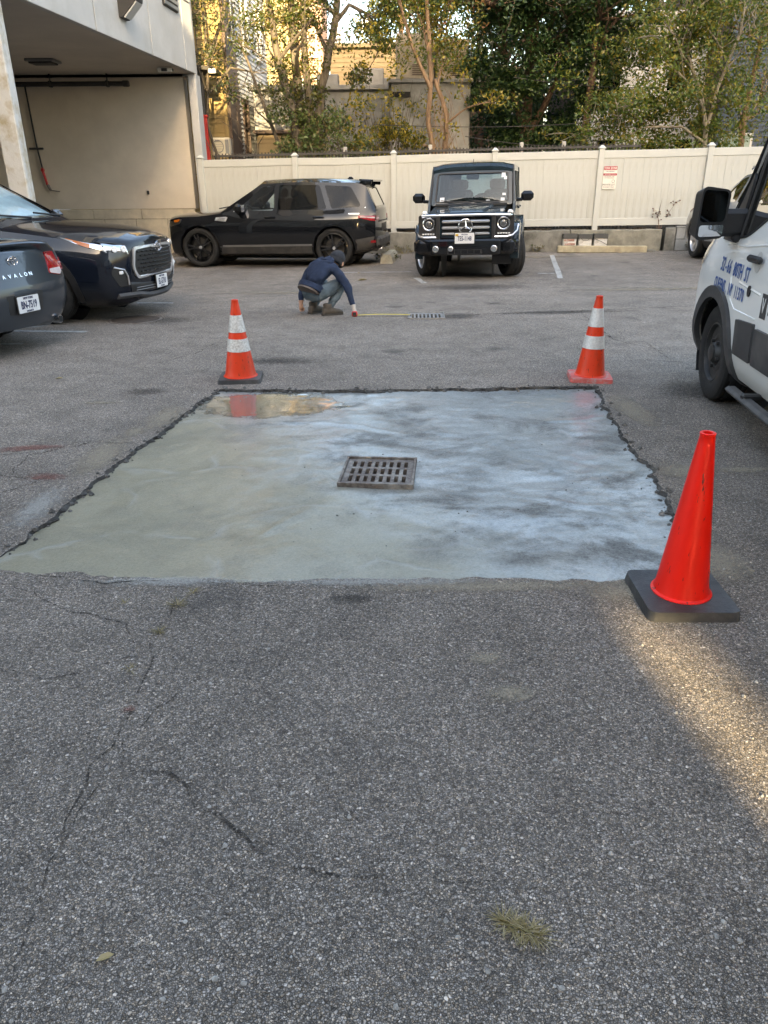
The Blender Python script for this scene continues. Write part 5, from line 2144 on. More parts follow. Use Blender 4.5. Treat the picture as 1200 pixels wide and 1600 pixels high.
    c.seats((.05, -.85), .36, .55, .5, .58)
    return c


sedan()


# ------------------------------------------------------------------ boxy off-roader, seen from the front
def off_roader():
    root = empty('off_roader', (1.86, 15.85, hz(1.8, 15.5) + .0), (R(1.2), 0, R(-101)), 'boxy dark off-road car facing us with chrome bars and a round star badge', 'car', 'cars parked in the lot')
    P = M_TEALCAR
    rim = R(24)

    class G_(Car):
        pass
    c = G_.__new__(G_)
    c.root = root
    c.cut = MB()
    ax, r = 1.425, .385

    def side(s):
        def fn(u, v, t):
            y = .80 - .085 * max(0, v - 1.2) - .02 * max(0, .7 - v)
            return (u, s * (y - t), v)
        out = [(2.06, .62), (2.06, 1.03), (1.95, 1.06), (1.08, 1.10), (1.02, 1.215), (.76, 1.80), (.70, 1.86), (-2.12, 1.88), (-2.2, 1.80), (-2.22, .62), (-1.95, .62)]
        an = [R(175 - 170 * k / 16) for k in range(17)]
        out += [(-ax + .47 * math.cos(a), r + .47 * math.sin(a)) for a in an] + [(-.9, .42), (.9, .42)]
        out += [(ax + .47 * math.cos(a), r + .47 * math.sin(a)) for a in an] + [(1.95, .62)]
        wins = [rc([(.88, 1.27), (.66, 1.76), (-.12, 1.77), (-.12, 1.27)], .03), rc([(-.22, 1.27), (-.22, 1.77), (-1.05, 1.77), (-1.05, 1.27)], .03), rc([(-1.16, 1.27), (-1.16, 1.77), (-1.98, 1.77), (-2.04, 1.27)], .03)]
        b = MB()
        b.sheet(out, fn, wins, .2, .045)
        b.build('side_body', P, root)
        for w_ in wins:
            b = MB()
            b.sheet(w_, lambda u, v, t: fn(u, v, .02 + t), thick=.005)
            b.build('window', M_GLASS, root)
        for x0, x1 in ((-.14, .98), (-1.08, -.20)):
            b = MB()
            ed = rect(x0, .56, x1, 1.24, .05)
            ed2 = rect(x0 + .012, .572, x1 - .012, 1.228, .045)
            b.sheet(ed, lambda u, v, t: (fn(u, v, 0)[0], fn(u, v, 0)[1] + s * (.003 - t), v), [ed2], thick=.003)
            d_ = b.build('door', M_GAP, root)
            b = MB()
            b.box((x0 + .12, s * .83, 1.12), (.2, .05, .04), .012)
            b.build('handle', P, d_)
        b = MB()
        b.sheet([(.95, .80), (.95, .88), (-2.15, .88), (-2.15, .80)], lambda u, v, t: (u, s * (.822 - t), v), thick=.024)
        b.build('side_moulding', M_TRIM, root)
        for x in (ax, -ax):
            an = [R(-4 + 188 * k / 18) for k in range(19)]
            b = MB()
            b.sheet([(x + .56 * math.cos(a), r + .555 * math.sin(a)) for a in an] + [(x + .465 * math.cos(a), r + .465 * math.sin(a)) for a in an[::-1]],
                    lambda u, v, t: (u, s * (.925 - .35 * max(0, math.hypot(u - x, v - r) - .50) - t), v), thick=.14)
            b.build('wheel_flare', P, root)
            n = 20
            M = Matrix.Translation((x, s * .45, r)) @ Matrix.Rotation(R(-90) * s, 4, 'X')
            b = MB(M)
            vs, fs = [], []
            for q, (rr, hh) in enumerate(((.02, 0), (.475, 0), (.475, .34))):
                for k in range(n):
                    vs.append((rr * math.cos(2 * math.pi * k / n), rr * math.sin(2 * math.pi * k / n), hh))
            for q in range(2):
                for k in range(n):
                    if q == 1 and (M @ Vector(vs[(q + 1) * n + k])).z < .3:
                        continue
                    fs.append((q * n + k, q * n + (k + 1) % n, (q + 1) * n + (k + 1) % n, (q + 1) * n + k))
            b.add(vs, fs)
            b.build('wheel_housing', M_TRIM, root)
        # fender top with its indicator, step bar, mirror
        b = MB()
        b.box((1.60, s * .715, 1.03), (.93, .17, .12), .03, ry=.035)
        b.build('fender', P, root)
        b = MB()
        b.box((1.86, s * .74, 1.105), (.14, .10, .06), .018, taper=(.8, .7))
        b.build('indicator', M_BULB, root)
        b = MB()
        b.tube([(.86, s * .86, .40), (-.86, s * .86, .40)], .04, 8)
        b.build('step_bar', M_SATIN, root)
        b = MB()
        b.box((.80, s * 1.0, 1.33), (.12, .23, .17), .05)
        b.box((.84, s * .86, 1.27), (.06, .12, .06), .015)
        b.build('mirror', M_BLACKCAR, root)

    side(1)
    side(-1)
    # hood: flat centre, stepped sides, raised middle
    b = MB()
    b.prism([(2.06, 1.05), (2.02, 1.10), (1.04, 1.19), (1.04, .8), (2.06, .8)], 'y', -.64, .64)
    b.build('hood', P, root)
    b = MB()
    vs = [(2.03, -.30, 1.105), (2.03, .30, 1.105), (1.10, -.44, 1.188), (1.10, .44, 1.188), (1.97, -.26, 1.130), (1.97, .26, 1.130), (1.14, -.40, 1.212), (1.14, .40, 1.212)]
    b.add(vs, [(4, 5, 7, 6), (0, 1, 5, 4), (2, 6, 7, 3), (0, 4, 6, 2), (1, 3, 7, 5)])
    b.build('hood_bulge', P, root)
    for s in (1, -1):
        b = MB()
        b.tube([(2.03, s * .635, 1.095), (1.05, s * .635, 1.185)], .014, 6)
        b.build('hood_edge', P, root)
    b = MB()
    b.box((1.06, 0, 1.205), (.14, 1.3, .05), .01)
    b.build('cowl', M_TRIM, root)
    # windshield frame and glass
    out = rc([(-.74, 1.20), (.74, 1.20), (.70, 1.83), (-.70, 1.83)], .03)
    hole_ = rc([(-.665, 1.255), (.665, 1.255), (.63, 1.735), (-.63, 1.735)], .05)

    def wf(u, v, t):
        x = 1.03 - (v - 1.20) * .43 + .03 * (1 - (u / .74) ** 2)
        return (x - t, u, v)
    b = MB()
    b.sheet(out, wf, [hole_], .15, .05)
    b.build('windshield_frame', P, root)
    b = MB()
    b.sheet([(p[0] * 1.015, 1.495 + (p[1] - 1.495) * 1.03) for p in hole_], lambda u, v, t: (wf(u, v, .012 + t)[0], u, v), (), .15, .004)
    b.build('windshield', M_GLASS, root)
    b = MB()
    b.sheet([(p[0] * 1.02, 1.495 + (p[1] - 1.495) * 1.04) for p in hole_], lambda u, v, t: (wf(u, v, -.004 + t)[0], u, v), [[(p[0] * .985, 1.495 + (p[1] - 1.495) * .975) for p in hole_]], .15, .008)
    b.build('windshield_seal', M_TRIM, root)
    for (y, z, w, h) in ((.56, 1.69, .07, .08), (.60, 1.64, .05, .05), (.585, 1.37, .06, .04), (.565, 1.285, .07, .05), (-.54, 1.30, .08, .07), (.30, 1.275, .07, .012)):
        b = MB()
        b.sheet(rect(y - w / 2, z - h / 2, y + w / 2, z + h / 2), lambda u, v, t: (wf(u, v, .002 + t)[0], u, v), (), 0, .002)
        b.build('sticker', M_PLATE, root)
    # roof with drip rails and a raised front lip
    b = MB()
    vs, fs = [], []
    xs = [.80, .74, .60, .1, -.7, -1.5, -2.05, -2.2]
    for i, x in enumerate(xs):
        for j in range(9):
            y = -.725 + 1.45 * j / 8
            z = 1.865 + .055 * (1 - (y / .725) ** 4) - (.075 if i == 0 else .02 if i == 1 else 0) - (.05 if i == len(xs) - 1 else 0)
            vs.append((x, y, z))
        if i:
            for j in range(8):
                a = (i - 1) * 9 + j
                fs.append((a, a + 1, a + 10, a + 9))
    nv = len(vs)
    vs += [(v[0], v[1], v[2] - .06) for v in vs]
    fs += [tuple(nv + i for i in f[::-1]) for f in fs]
    for j in range(8):
        fs.append((j + 1, j, nv + j, nv + j + 1))
        a = (len(xs) - 1) * 9 + j
        fs.append((a, a + 1, nv + a + 1, nv + a))
    for i in range(len(xs) - 1):
        fs.append((i * 9, i * 9 + 9, nv + i * 9 + 9, nv + i * 9))
        fs.append((i * 9 + 17, i * 9 + 8, nv + i * 9 + 8, nv + i * 9 + 17))
    b.add(vs, fs)
    b.build('roof', P, root, smooth=True, angle=30)
    b = MB()
    b.tube([(.72, .0, 1.915), (.66, 0, 1.97)], .006, 5)
    b.build('aerial', M_TRIM, root)
    for s in (1, -1):
        b = MB()
        b.tube([(1.0, s * .755, 1.25), (.74, s * .725, 1.85), (-2.12, s * .725, 1.87)], .014, 6)
        b.build('drip_rail', M_TRIM, root)
    # back wall, rear door with the spare wheel
    b = MB()
    b.sheet(rc([(-.80, .55), (.80, .55), (.76, 1.87), (-.76, 1.87)], .03), lambda u, v, t: (-2.2 + t, u, v), [rect(-.5, 1.28, .5, 1.74, .04)], thick=.05)
    b.build('rear_panel', P, root)
    b = MB()
    b.sheet(rect(-.5, 1.28, .5, 1.74, .04), lambda u, v, t: (-2.18 + t, u, v), thick=.005)
    b.build('rear_window', M_GLASS, root)
    b = MB()
    b.lathe([(.37, 0), (.37, .17), (.33, .22), (.02, .23)], 28, Matrix.Translation((-2.2, 0, 1.0)) @ Matrix.Rotation(R(-90), 4, 'Y'))
    b.build('spare_wheel_cover', P, root, smooth=True)
    b = MB()
    b.box((-2.24, 0, .52), (.16, 1.7, .18), .03)
    b.build('rear_bumper', M_TRIM, root)
    # nose: radiator shell, bars, star
    b = MB()
    b.box((2.0, 0, .78), (.14, 1.60, .52), .02)
    b.box((1.2, 0, .62), (1.7, 1.1, .2), 0)
    b.build('front_panel', M_TRIM, root)
    b = MB()
    b.sheet(rect(-.44, .70, .44, 1.065, .02), lambda u, v, t: (2.13 - t, u, v), [rect(-.41, .73, .41, 1.045, .015)], thick=.08)
    b.build('grille_surround', P, root)
    for z in (.765, .865, .965):
        b = MB()
        b.box((2.125, 0, z), (.05, .82, .045), .015)
        b.build('grille_bar', M_SATIN, root)
    b = MB()
    for k in range(11):
        b.box((2.085, 0, .735 + k * .031), (.02, .84, .008), .001)
    b.build('grille_mesh', M_TRIM, root)
    M = Matrix.Translation((2.155, 0, .885)) @ Matrix.Rotation(R(90), 4, 'Y') @ Matrix.Rotation(R(90), 4, 'Z')
    b = MB(M)
    n = 28
    b.tube([(.118 * math.cos(2 * math.pi * k / n), .118 * math.sin(2 * math.pi * k / n), 0) for k in range(n + 1)], .012, 8, False)
    for k in range(3):
        a = R(90 + 120 * k)
        tip = Vector((.114 * math.cos(a), .114 * math.sin(a), .002))
        sd = Vector((-math.sin(a), math.cos(a), 0)) * .021
        b.add([tip, sd, -sd, (0, 0, .018)], [(0, 1, 3), (0, 3, 2), (0, 2, 1)])
    star = b.build('star_badge', M_CHROME, root, smooth=False)
    b = MB(M)
    b.lathe([(.115, -.022), (.115, -.012), (.01, -.012)], 28)
    b.build('badge_disc', M_TRIM, star)
    # guard: two black uprights, one chrome bar over the lamps and one wrapping below
    for s in (1, -1):
        b = MB()
        b.box((2.185, s * .475, .80), (.05, .075, .60), .015)
        b.build('guard_upright', M_TRIM, root)
        hs = MB()
        hs.sheet(rect(-.165, -.165, .165, .165, .03), lambda u, v, t: (2.09 - t, s * .655 + u, .905 + v), thick=.05)
        h_ = hs.build('headlight_housing', M_TRIM, root)
        M2 = Matrix.Translation((2.085, s * .64, .925)) @ Matrix.Rotation(R(90), 4, 'Y')
        b = MB(M2)
        b.lathe([(.108, 0), (.112, .012), (.100, .016), (.085, .004), (.06, -.002), (.055, .01), (.035, .014), (.004, .016)], 24)
        b.build('headlight', M_REFL, h_, smooth=True)
        b = MB(M2)
        b.lathe([(.048, .0), (.046, .02), (.03, .028), (.004, .03)], 20)
        b.build('projector', plain('projector_glass', (.08, .085, .09), .08, coat=1.0, var=0), h_, smooth=True)
        for k in range(5):
            b = MB()
            b.box((2.098, s * (.56 + k * .045), .765), (.02, .036, .024), .004)
            b.build('led', M_BULB, h_)
        b = MB()
        b.tube([(2.185, s * .50, .715), (2.185, s * .70, .715), (2.15, s * .80, .735), (2.05, s * .87, .80), (1.98, s * .885, .90)], .022, 8)
        b.build('guard_bar', M_CHROME, root, smooth=True)
        b = MB()
        b.lathe([(.055, 0), (.055, .03), (.045, .036), (.004, .03)], 18, Matrix.Translation((2.27, s * .50, .53)) @ Matrix.Rotation(R(90), 4, 'Y'))
        b.build('fog_lamp', M_REFL, root, smooth=True)
    b = MB()
    b.tube([(2.03, -.80, 1.045), (2.17, -.74, 1.06), (2.19, -.5, 1.065), (2.19, .5, 1.065), (2.17, .74, 1.06), (2.03, .80, 1.045)], .026, 10)
    b.build('guard_bar', M_CHROME, root, smooth=True)
    b = MB()
    b.box((2.17, 0, .555), (.20, 1.22, .26), .03)
    for s in (1, -1):
        b.box((2.09, s * .70, .555), (.22, .34, .24), .05, rz=-s * .35)
        b.box((1.98, s * .85, .56), (.22, .12, .22), .04)
    b.build('bumper', M_BLACKCAR, root)
    b = MB()
    b.sheet(rect(-.30, .44, .30, .52, .02), lambda u, v, t: (2.278 - t, u, v), [rect(-.28 + .112 * k, .45, -.28 + .112 * k + .1, .51, .004) for k in range(5)], thick=.02)
    b.build('bumper_vent', M_TRIM, root)
    b = MB()
    b.lathe([(.045, 0), (.045, .03), (.036, .036), (.015, .01), (.004, .01)], 18, Matrix.Translation((2.27, -.24, .535)) @ Matrix.Rotation(R(90), 4, 'Y'))
    b.build('round_horn', M_REFL, root, smooth=True)
    c.plate((2.30, 0, .705), (0, 1, 0), (0, 0, 1), 'TES-1148', 'VIRGINIA', None, w=.33, h=.17, yel=True)
    for x in (ax, -ax):
        for s in (1, -1):
            c.wheel(x, s * .76, r, .275, .245, M_SATIN, 5, steer=rim if x > 0 else 0, style='twin')
    for y0 in (-.34, .18):
        b = MB()
        b.tube([(1.10, y0 + .34, 1.235), (1.07, y0 + .02, 1.255), (1.05, y0 - .22, 1.285)], [.014, .012, .008], 6)
        b.build('wiper', M_TRIM, root)
    b = MB()
    b.box((-.5, 0, .72), (3.2, 1.5, .1), 0)
    b.box((.80, 0, 1.16), (.34, 1.44, .20), .05)
    b.build('dashboard', M_INT, root)
    c.seats((.10, -.80), .38, .80, .52, .60, rake=.15)
    c.steering(.50, .38, 1.22)
    b = MB()
    q = wf(0, 1.67, .06)
    b.box((q[0], 0, 1.67), (.05, .24, .09), .03)
    b.build('rear_view_mirror', M_TRIM, root)
    b = MB()
    b.box((.0, 0, .50), (4.1, .9, .16), 0)
    b.build('chassis', M_TRIM, root)


off_roader()


# ------------------------------------------------------------------ white van on the right
def van():
    def sec(yb, y1, y2, y3, y4, zb, belt, yr, zr, yc, zc, zt, dxr=0):
        return [(0, zb), (y1, zb), (y2, zb + .14), (y3, .72), (y4, 1.05), (yb, belt), (yr, zr, dxr), (yc, zc, dxr), (0, zt, dxr)]
    st = [
        (2.62, [(0, .30), (.54, .30), (.64, .42), (.68, .62), (.66, .84), (.60, .96), (.48, 1.01), (.28, 1.04), (0, 1.05)]),
        (2.48, [(0, .27), (.78, .27), (.87, .42), (.90, .64), (.88, .90), (.82, 1.04), (.66, 1.09), (.38, 1.13), (0, 1.14)]),
        (2.28, [(0, .27), (.90, .27), (.98, .42), (1.005, .68), (.99, .98), (.93, 1.14), (.76, 1.19), (.42, 1.23), (0, 1.245)]),
        (2.02, [(0, .27), (.93, .27), (1.005, .42), (1.03, .70), (1.02, 1.02), (.965, 1.22), (.84, 1.27), (.46, 1.32), (0, 1.335)]),
        (1.44, [(0, .27), (.93, .27), (1.00, .42), (1.025, .72), (1.02, 1.05), (.985, 1.32), (.88, 2.06), (.60, 2.19), (0, 2.225)]),
        (.86, [(0, .27), (.93, .27), (1.00, .42), (1.025, .72), (1.02, 1.05), (.99, 1.34), (.885, 2.24), (.62, 2.38), (0, 2.42)]),
        (-1.2, [(0, .27), (.93, .27), (1.00, .42), (1.025, .72), (1.02, 1.05), (.99, 1.34), (.89, 2.30), (.62, 2.45), (0, 2.49)]),
        (-3.05, [(0, .30), (.93, .30), (1.00, .44), (1.025, .72), (1.02, 1.05), (.985, 1.34), (.885, 2.28), (.62, 2.42), (0, 2.46)]),
        (-3.2, [(0, .34), (.86, .34), (.94, .46), (.965, .72), (.96, 1.05), (.925, 1.34), (.82, 2.2), (.56, 2.33), (0, 2.37)]),
    ]
    me = loft(st, 5, 3, sharp_u=(3, 4, 7), sharp_k=(5, 6), bulge=(.10, .03), W=10)
    c = Car('white_van', (3.32, 4.01, 0), R(83.2), 'white work van with blue street address lettering at the right edge', 'van', me, 0)
    wfr = rc([(1.72, 1.235), (1.60, 1.205), (1.28, 1.225), (1.0, 1.34), (.82, 1.42), (.82, 2.02), (1.25, 2.03), (1.47, 1.86)], [.05, .1, .1, .1, .04, .05, .06, .1])
    for s in (1, -1):
        c.cut.prism(wfr, 'y', *((.55, 1.4) if s > 0 else (-1.4, -.55)))
    ws_ = rc([(-.78, 1.42), (.78, 1.42), (.70, 2.05), (-.70, 2.05)], .09)
    c.cut.prism(ws_, 'x', 1.3, 2.2)
    G = .005

    def split(p, n):
        if abs(p.y) > .55 and p.z > .36:
            for (x0, x1) in ((.74, 1.70), (-1.0, .74)):
                if x0 + G < p.x < x1 - G and p.z > .375 and math.hypot(p.x - 1.65, p.z - .36) > .47:
                    if abs(p.y) > .80 or p.z < 2.0:
                        return ('door#%d%s' if x0 > 0 else 'side_door#%d%s') % (x0 * 10, p.y > 0)
            for x in (.74, 1.70, -1.0):
                if abs(p.x - x) <= G + .001 and p.z < 2.2:
                    return 'gap'
        if p.x > 1.7 and p.z > 1.0 and n.z > .3 and p.z < 1.34:
            return 'hood'
        return 'body'
    parts = c.finish([M_VAN], arches=[(1.65, .36), (-1.65, .36)], arch_r=.445, arch_in=.66, split=split,
                     panels=[{'cuts_x': [(.74, G), (1.70, G), (-1.0, G)], 'cuts_z': [(.375, .002)]}])
    c.skin('window', wfr, M_VGLASS, 'y', off=-.012, res=.12, both=True)
    c.skin('windshield', ws_, M_VGLASS, 'x', off=-.012, res=.12)
    # black pillar applique, window divider, quarter panel at the mirror
    for s in (1, -1):
        c.skin('window_seal', [(p[0] + (p[0] - 1.25) * .045, p[1] + (p[1] - 1.6) * .05) for p in wfr], M_TRIM, 'y', s, off=.005, thick=.006, res=.08, holes=[wfr])
        c.skin('pillar_cover', rc([(1.86, 1.215), (1.76, 1.19), (1.46, 1.87), (1.22, 2.06), (1.28, 2.10), (1.56, 1.95)], .015), M_TRIM, 'y', s, off=.012, thick=.012, res=.06)
        c.skin('mirror_panel', rc([(1.80, 1.17), (1.47, 1.165), (1.47, 1.58), (1.53, 1.62)], .02), M_TRIM, 'y', s, off=.014, thick=.018, res=.06)
        p0, p1 = c.hit('y', 1.40, 1.21, s)[0], c.hit('y', 1.34, 1.94, s)[0]
        b = MB()
        b.tube([p0, p1], .014, 6)
        b.build('window_divider', M_TRIM, c.root)
    # grey cladding along the flank, flared round the wheel
    for x in (1.65, -1.65):
        an = [R(-16 + 212 * k / 24) for k in range(25)]
        c.skin('arch_flare', [(x + .495 * math.cos(a), .36 + .495 * math.sin(a)) for a in an] + [(x + .412 * math.cos(a), .36 + .412 * math.sin(a)) for a in an[::-1]],
               M_TRIM2, 'y', off=.028, thick=.04, res=.06, both=True)
        for s in (1, -1):
            c.wheel(x, s * .885, .36, .22, .225, M_STEELRIM, 0, style='steel')
    for x0, x1 in ((.76, 1.10), (-.98, .72), (-1.14, -1.02)):
        c.skin('flank_cladding', rc([(x0, .47), (x1, .47), (x1, .70), (x0, .72)], .012), M_TRIM2, 'y', off=.020, thick=.024, res=.1, both=True)
    c.skin('flank_cladding', rc([(-3.02, .47), (-2.22, .47), (-2.22, .72), (-3.02, .72)], .012), M_TRIM2, 'y', off=.020, thick=.024, res=.1, both=True)
    for s in (1, -1):
        b = MB()
        b.box((-.12, s * 1.02, .235), (2.3, .08, .045), .018)
        b.build('step_bar', M_TRIM2, c.root)
        for x in (.7, 0, -.7):
            b = MB()
            b.box((x, s * .95, .26), (.06, .2, .04), .01)
            b.build('step_bracket', M_TRIM, c.root)
        # tall mirror: housing, flat glass above, wide-angle glass below, arm
        Mm = Matrix.Translation((1.40, s * 1.25, 1.36)) @ Matrix.Diagonal((.92, .82, .79, 1)) @ Matrix.Rotation(s * R(16), 4, 'Z')
        b = MB(Mm)
        out = rc([(-.135, -.215), (.125, -.20), (.145, .19), (-.115, .225)] if s < 0 else [(.135, -.215), (-.125, -.20), (-.145, .19), (.115, .225)], .055, 5)
        b.sheet(out, lambda u, v, t: (-.07 + t * (1 - .0), u * (1 - .22 * (t / .14)), v * (1 - .16 * (t / .14))), thick=.14, res=.06)
        mi = b.build('mirror', M_TRIM, c.root, smooth=True, angle=40, recalc=True)
        b = MB(Mm)
        g = [(p[0] * .87, p[1]) for p in out]
        b.sheet(rc([(-.112, -.065), (.112, -.062), (.118, .178), (-.104, .195)] if s < 0 else [(.112, -.065), (-.112, -.062), (-.118, .178), (.104, .195)], .04), lambda u, v, t: (-.074 + t, u, v), thick=.004)
        b.build('mirror_glass', plain('mirror_dark', (.035, .037, .04), .05, 1.0, var=0), mi)  # near-black metal colour stands in for a dark reflection
        b = MB(Mm)
        b.sheet(rc([(-.112, -.185), (.108, -.178), (.112, -.088), (-.112, -.090)] if s < 0 else [(.112, -.185), (-.108, -.178), (-.112, -.088), (.112, -.090)], .025),
                lambda u, v, t: (-.078 + t - .012 * (1 - (u / .11) ** 2), u, v), thick=.004, res=.04)
        b.build('wide_mirror', M_CHROME, mi, smooth=True)
        b = MB()
        b.box((1.46, s * 1.06, 1.30), (.10, .22, .18), .03)
        b.box((1.50, s * 1.01, 1.205), (.16, .10, .06), .02)
        b.build('mirror_arm', M_TRIM, mi)
        # door handle and lock
        p, n = c.hit('y', .93, 1.10, s)
        d_ = parts.get('door#%d%s' % (7, s > 0)) or c.root
        b = MB()
        b.box(p + n * .03, (.23, .035, .045), .014)
        b.box(p + n * .012 + Vector((.09, 0, 0)), (.04, .03, .03), .005)
        b.build('handle', M_TRIM, d_)
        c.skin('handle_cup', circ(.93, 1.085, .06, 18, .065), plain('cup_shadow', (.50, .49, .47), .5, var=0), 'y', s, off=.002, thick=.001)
        c.skin('lock', circ(.97, .90, .028, 14, .036), M_TRIM, 'y', s, off=.010, thick=.008)
        # pressed lines of the door
        for pts in ([(1.40, .95), (1.34, .80), (1.22, .745), (.78, .745)], [(1.66, 1.145), (1.2, 1.16), (.78, 1.20)], [(1.2, .93), (.76, .90)]):
            q = [c.hit('y', x, z, s)[0] - Vector((0, s * .004, 0)) for x, z in pts]
            b = MB()
            b.tube(q, .010, 6)
            b.build('press_line', M_VAN, d_, smooth=True)
        hl = c.skin('headlight', rc([(2.52, .86), (2.44, 1.03), (2.04, 1.17), (2.12, .98)], .03), M_REFL, 'y', s, off=.008, thick=.006, res=.05)
        c.skin('headlight_front', rc([(s * .50, .84), (s * .80, .86), (s * .78, 1.0), (s * .54, .97)], .03), M_REFL, 'x', 1, off=.008, thick=.006, res=.05, parent=hl)
    c.skin('grille', rc([(-.48, .66), (.48, .66), (.52, .96), (-.52, .96)], .05), M_TRIM, 'x', off=.010, thick=.01)
    for z in (.72, .80, .88):
        c.skin('grille_bar', [(-.46, z), (.46, z), (.46, z + .03), (-.46, z + .03)], M_SATIN, 'x', off=.018, thick=.01)
    c.skin('bumper', rc([(-.82, .30), (.82, .30), (.86, .58), (-.86, .58)], .06), M_TRIM2, 'x', off=.012, thick=.012)
    c.skin('rear_window', rc([(-.72, 1.42), (-.06, 1.42), (-.06, 2.02), (-.66, 2.02)], .05), M_PRIV, 'x', -1, off=.004, thick=.003)
    c.skin('rear_window', rc([(.72, 1.42), (.06, 1.42), (.06, 2.02), (.66, 2.02)], .05), M_PRIV, 'x', -1, off=.004, thick=.003)
    for s in (1, -1):
        c.skin('tail_lamp', rc([(s * .80, .95), (s * .92, .95), (s * .86, 1.55), (s * .76, 1.55)], .02), M_TAIL, 'x', -1, off=.006, thick=.005)
    # lettering of the near side: letters follow the door skin
    M_BLUE = plain('sign_blue', (.012, .085, .30), .45, var=.15, vs=30)
    M_BLUE2 = plain('sign_blue_shadow', (.02, .025, .05), .5, var=0)
    d_ = parts.get('door#7True') or c.root

    def line(txt, x0, x1, z0, z1, h, m, off, dx=0, dz=0):
        n = len(txt)
        for i, ch in enumerate(txt):
            if ch == ' ':
                continue
            f = (i + .5) / n
            x, z = x0 + (x1 - x0) * f + dx, z0 + (z1 - z0) * f + dz
            p, nn = c.hit('y', x, z, 1)
            up = Vector((0, 0, 1)) - nn * nn.z
            wch = .66 if ch not in '1,-' else .6
            text_part(ch, h * 1.36, m, d_, frame_M(p + nn * off, (-1, 0, 0), up), wch, .0018 if m is M_BLUE else .0035, .0004)
    line('32-66 80TH ST', 1.67, 1.03, 1.01, .985, .098, M_BLUE, .004)
    line('QUEENS, NY 11370', 1.735, 1.06, .872, .850, .085, M_BLUE, .004)
    sdoor = parts.get('side_door#-10True') or c.root
    lg = c.skin('logo_panel', [(.715, .77), (.615, .77), (.615, .92), (.715, .92)], plain('logo_dark', (.05, .05, .052), .5, var=0), 'y', 1, off=.003, thick=.002, parent=sdoor)
    p, nn = c.hit('y', .665, .845, 1)
    text_part('V', .13, M_VAN, lg, frame_M(p + nn * .005, (-1, 0, 0), (0, 0, 1)), .7, .001)
    for i, ch in enumerate('E'):
        p, nn = c.hit('y', .56, .845, 1)
        if i < 1:
            text_part(ch, .13, M_BLUE2, sdoor, frame_M(p + nn * .003, (-1, 0, 0), (0, 0, 1)), .7, .001)
    # cabin
    b = MB()
    b.box((1.55, 0, 1.13), (.6, 1.8, .24), .08)
    b.box((-.6, 0, .5), (3.4, 1.7, .1), 0)
    b.build('dashboard', M_INT, c.root)
    c.seats((.80,), .55, .85, .55, .75)
    c.steering(1.28, .50, 1.28)
    b = MB()
    b.box((.35, 0, 1.4), (.05, 1.75, 1.6), 0)
    b.build('bulkhead', M_INT, c.root)
    b = MB()
    b.box((.95, .80, 1.36), (.16, .05, .26), .02)
    b.build('jacket', plain('orange_cloth', (.35, .10, .03), .9, var=.5, vs=30), c.root)
    return c


van()


# ------------------------------------------------------------------ traffic cones
def m_cone(name, col, dirt, amt):
    t = NT(name)
    co = t.co()
    d = t.ramp(t.noise(9, 6, .7, t.n('Mapping', i_0=co, i_3=(1, 1, .35)).outputs[0]), [(.50, 0), (.72, amt)])
    c = t.mix(d, col, dirt)
    sc = t.ramp(t.noise(16, 3, .8, t.n('Mapping', i_0=co, i_1=(2, 1, 0), i_3=(3.2, 3.2, .55)).outputs[0]), [(.645, 0), (.665, .9)])
    c = t.mix(sc, c, (.025, .012, .01))
    t.set(Base_Color=c, Roughness=.42, Specular_IOR_Level=.4)
    return t.m


M_ORANGE = m_cone('cone_orange', (.72, .045, .012), (.24, .06, .03), .5)
M_REDOR = m_cone('cone_red_orange', (.86, .012, .005), (.55, .012, .006), .25)
M_PINK = plain('faded_pink_base', (.52, .10, .085), .7, var=.2, vs=14, dirt=(.36, .28, .26), ds=22)
M_CBASE = plain('black_rubber_base', (.030, .031, .033), .55, var=.25, vs=12, bump=.002, bs=120, dirt=(.075, .075, .075), ds=7)


def m_collar(name, dirty):
    t = NT(name)
    co = t.co()
    d = t.ramp(t.noise(62, 6, .75, co), [(.42, 0), (.62, dirty)])
    c = t.mix(d, (.70, .69, .66), (.22, .19, .16))
    ch = t.n('TexVoronoi', i_Scale=160.0)
    t.l(co, ch.inputs['Vector'])
    t.set(Base_Color=c, Roughness=.35, Metallic=.15, Normal=t.bump(ch.outputs['Distance'], .0015))
    return t.m


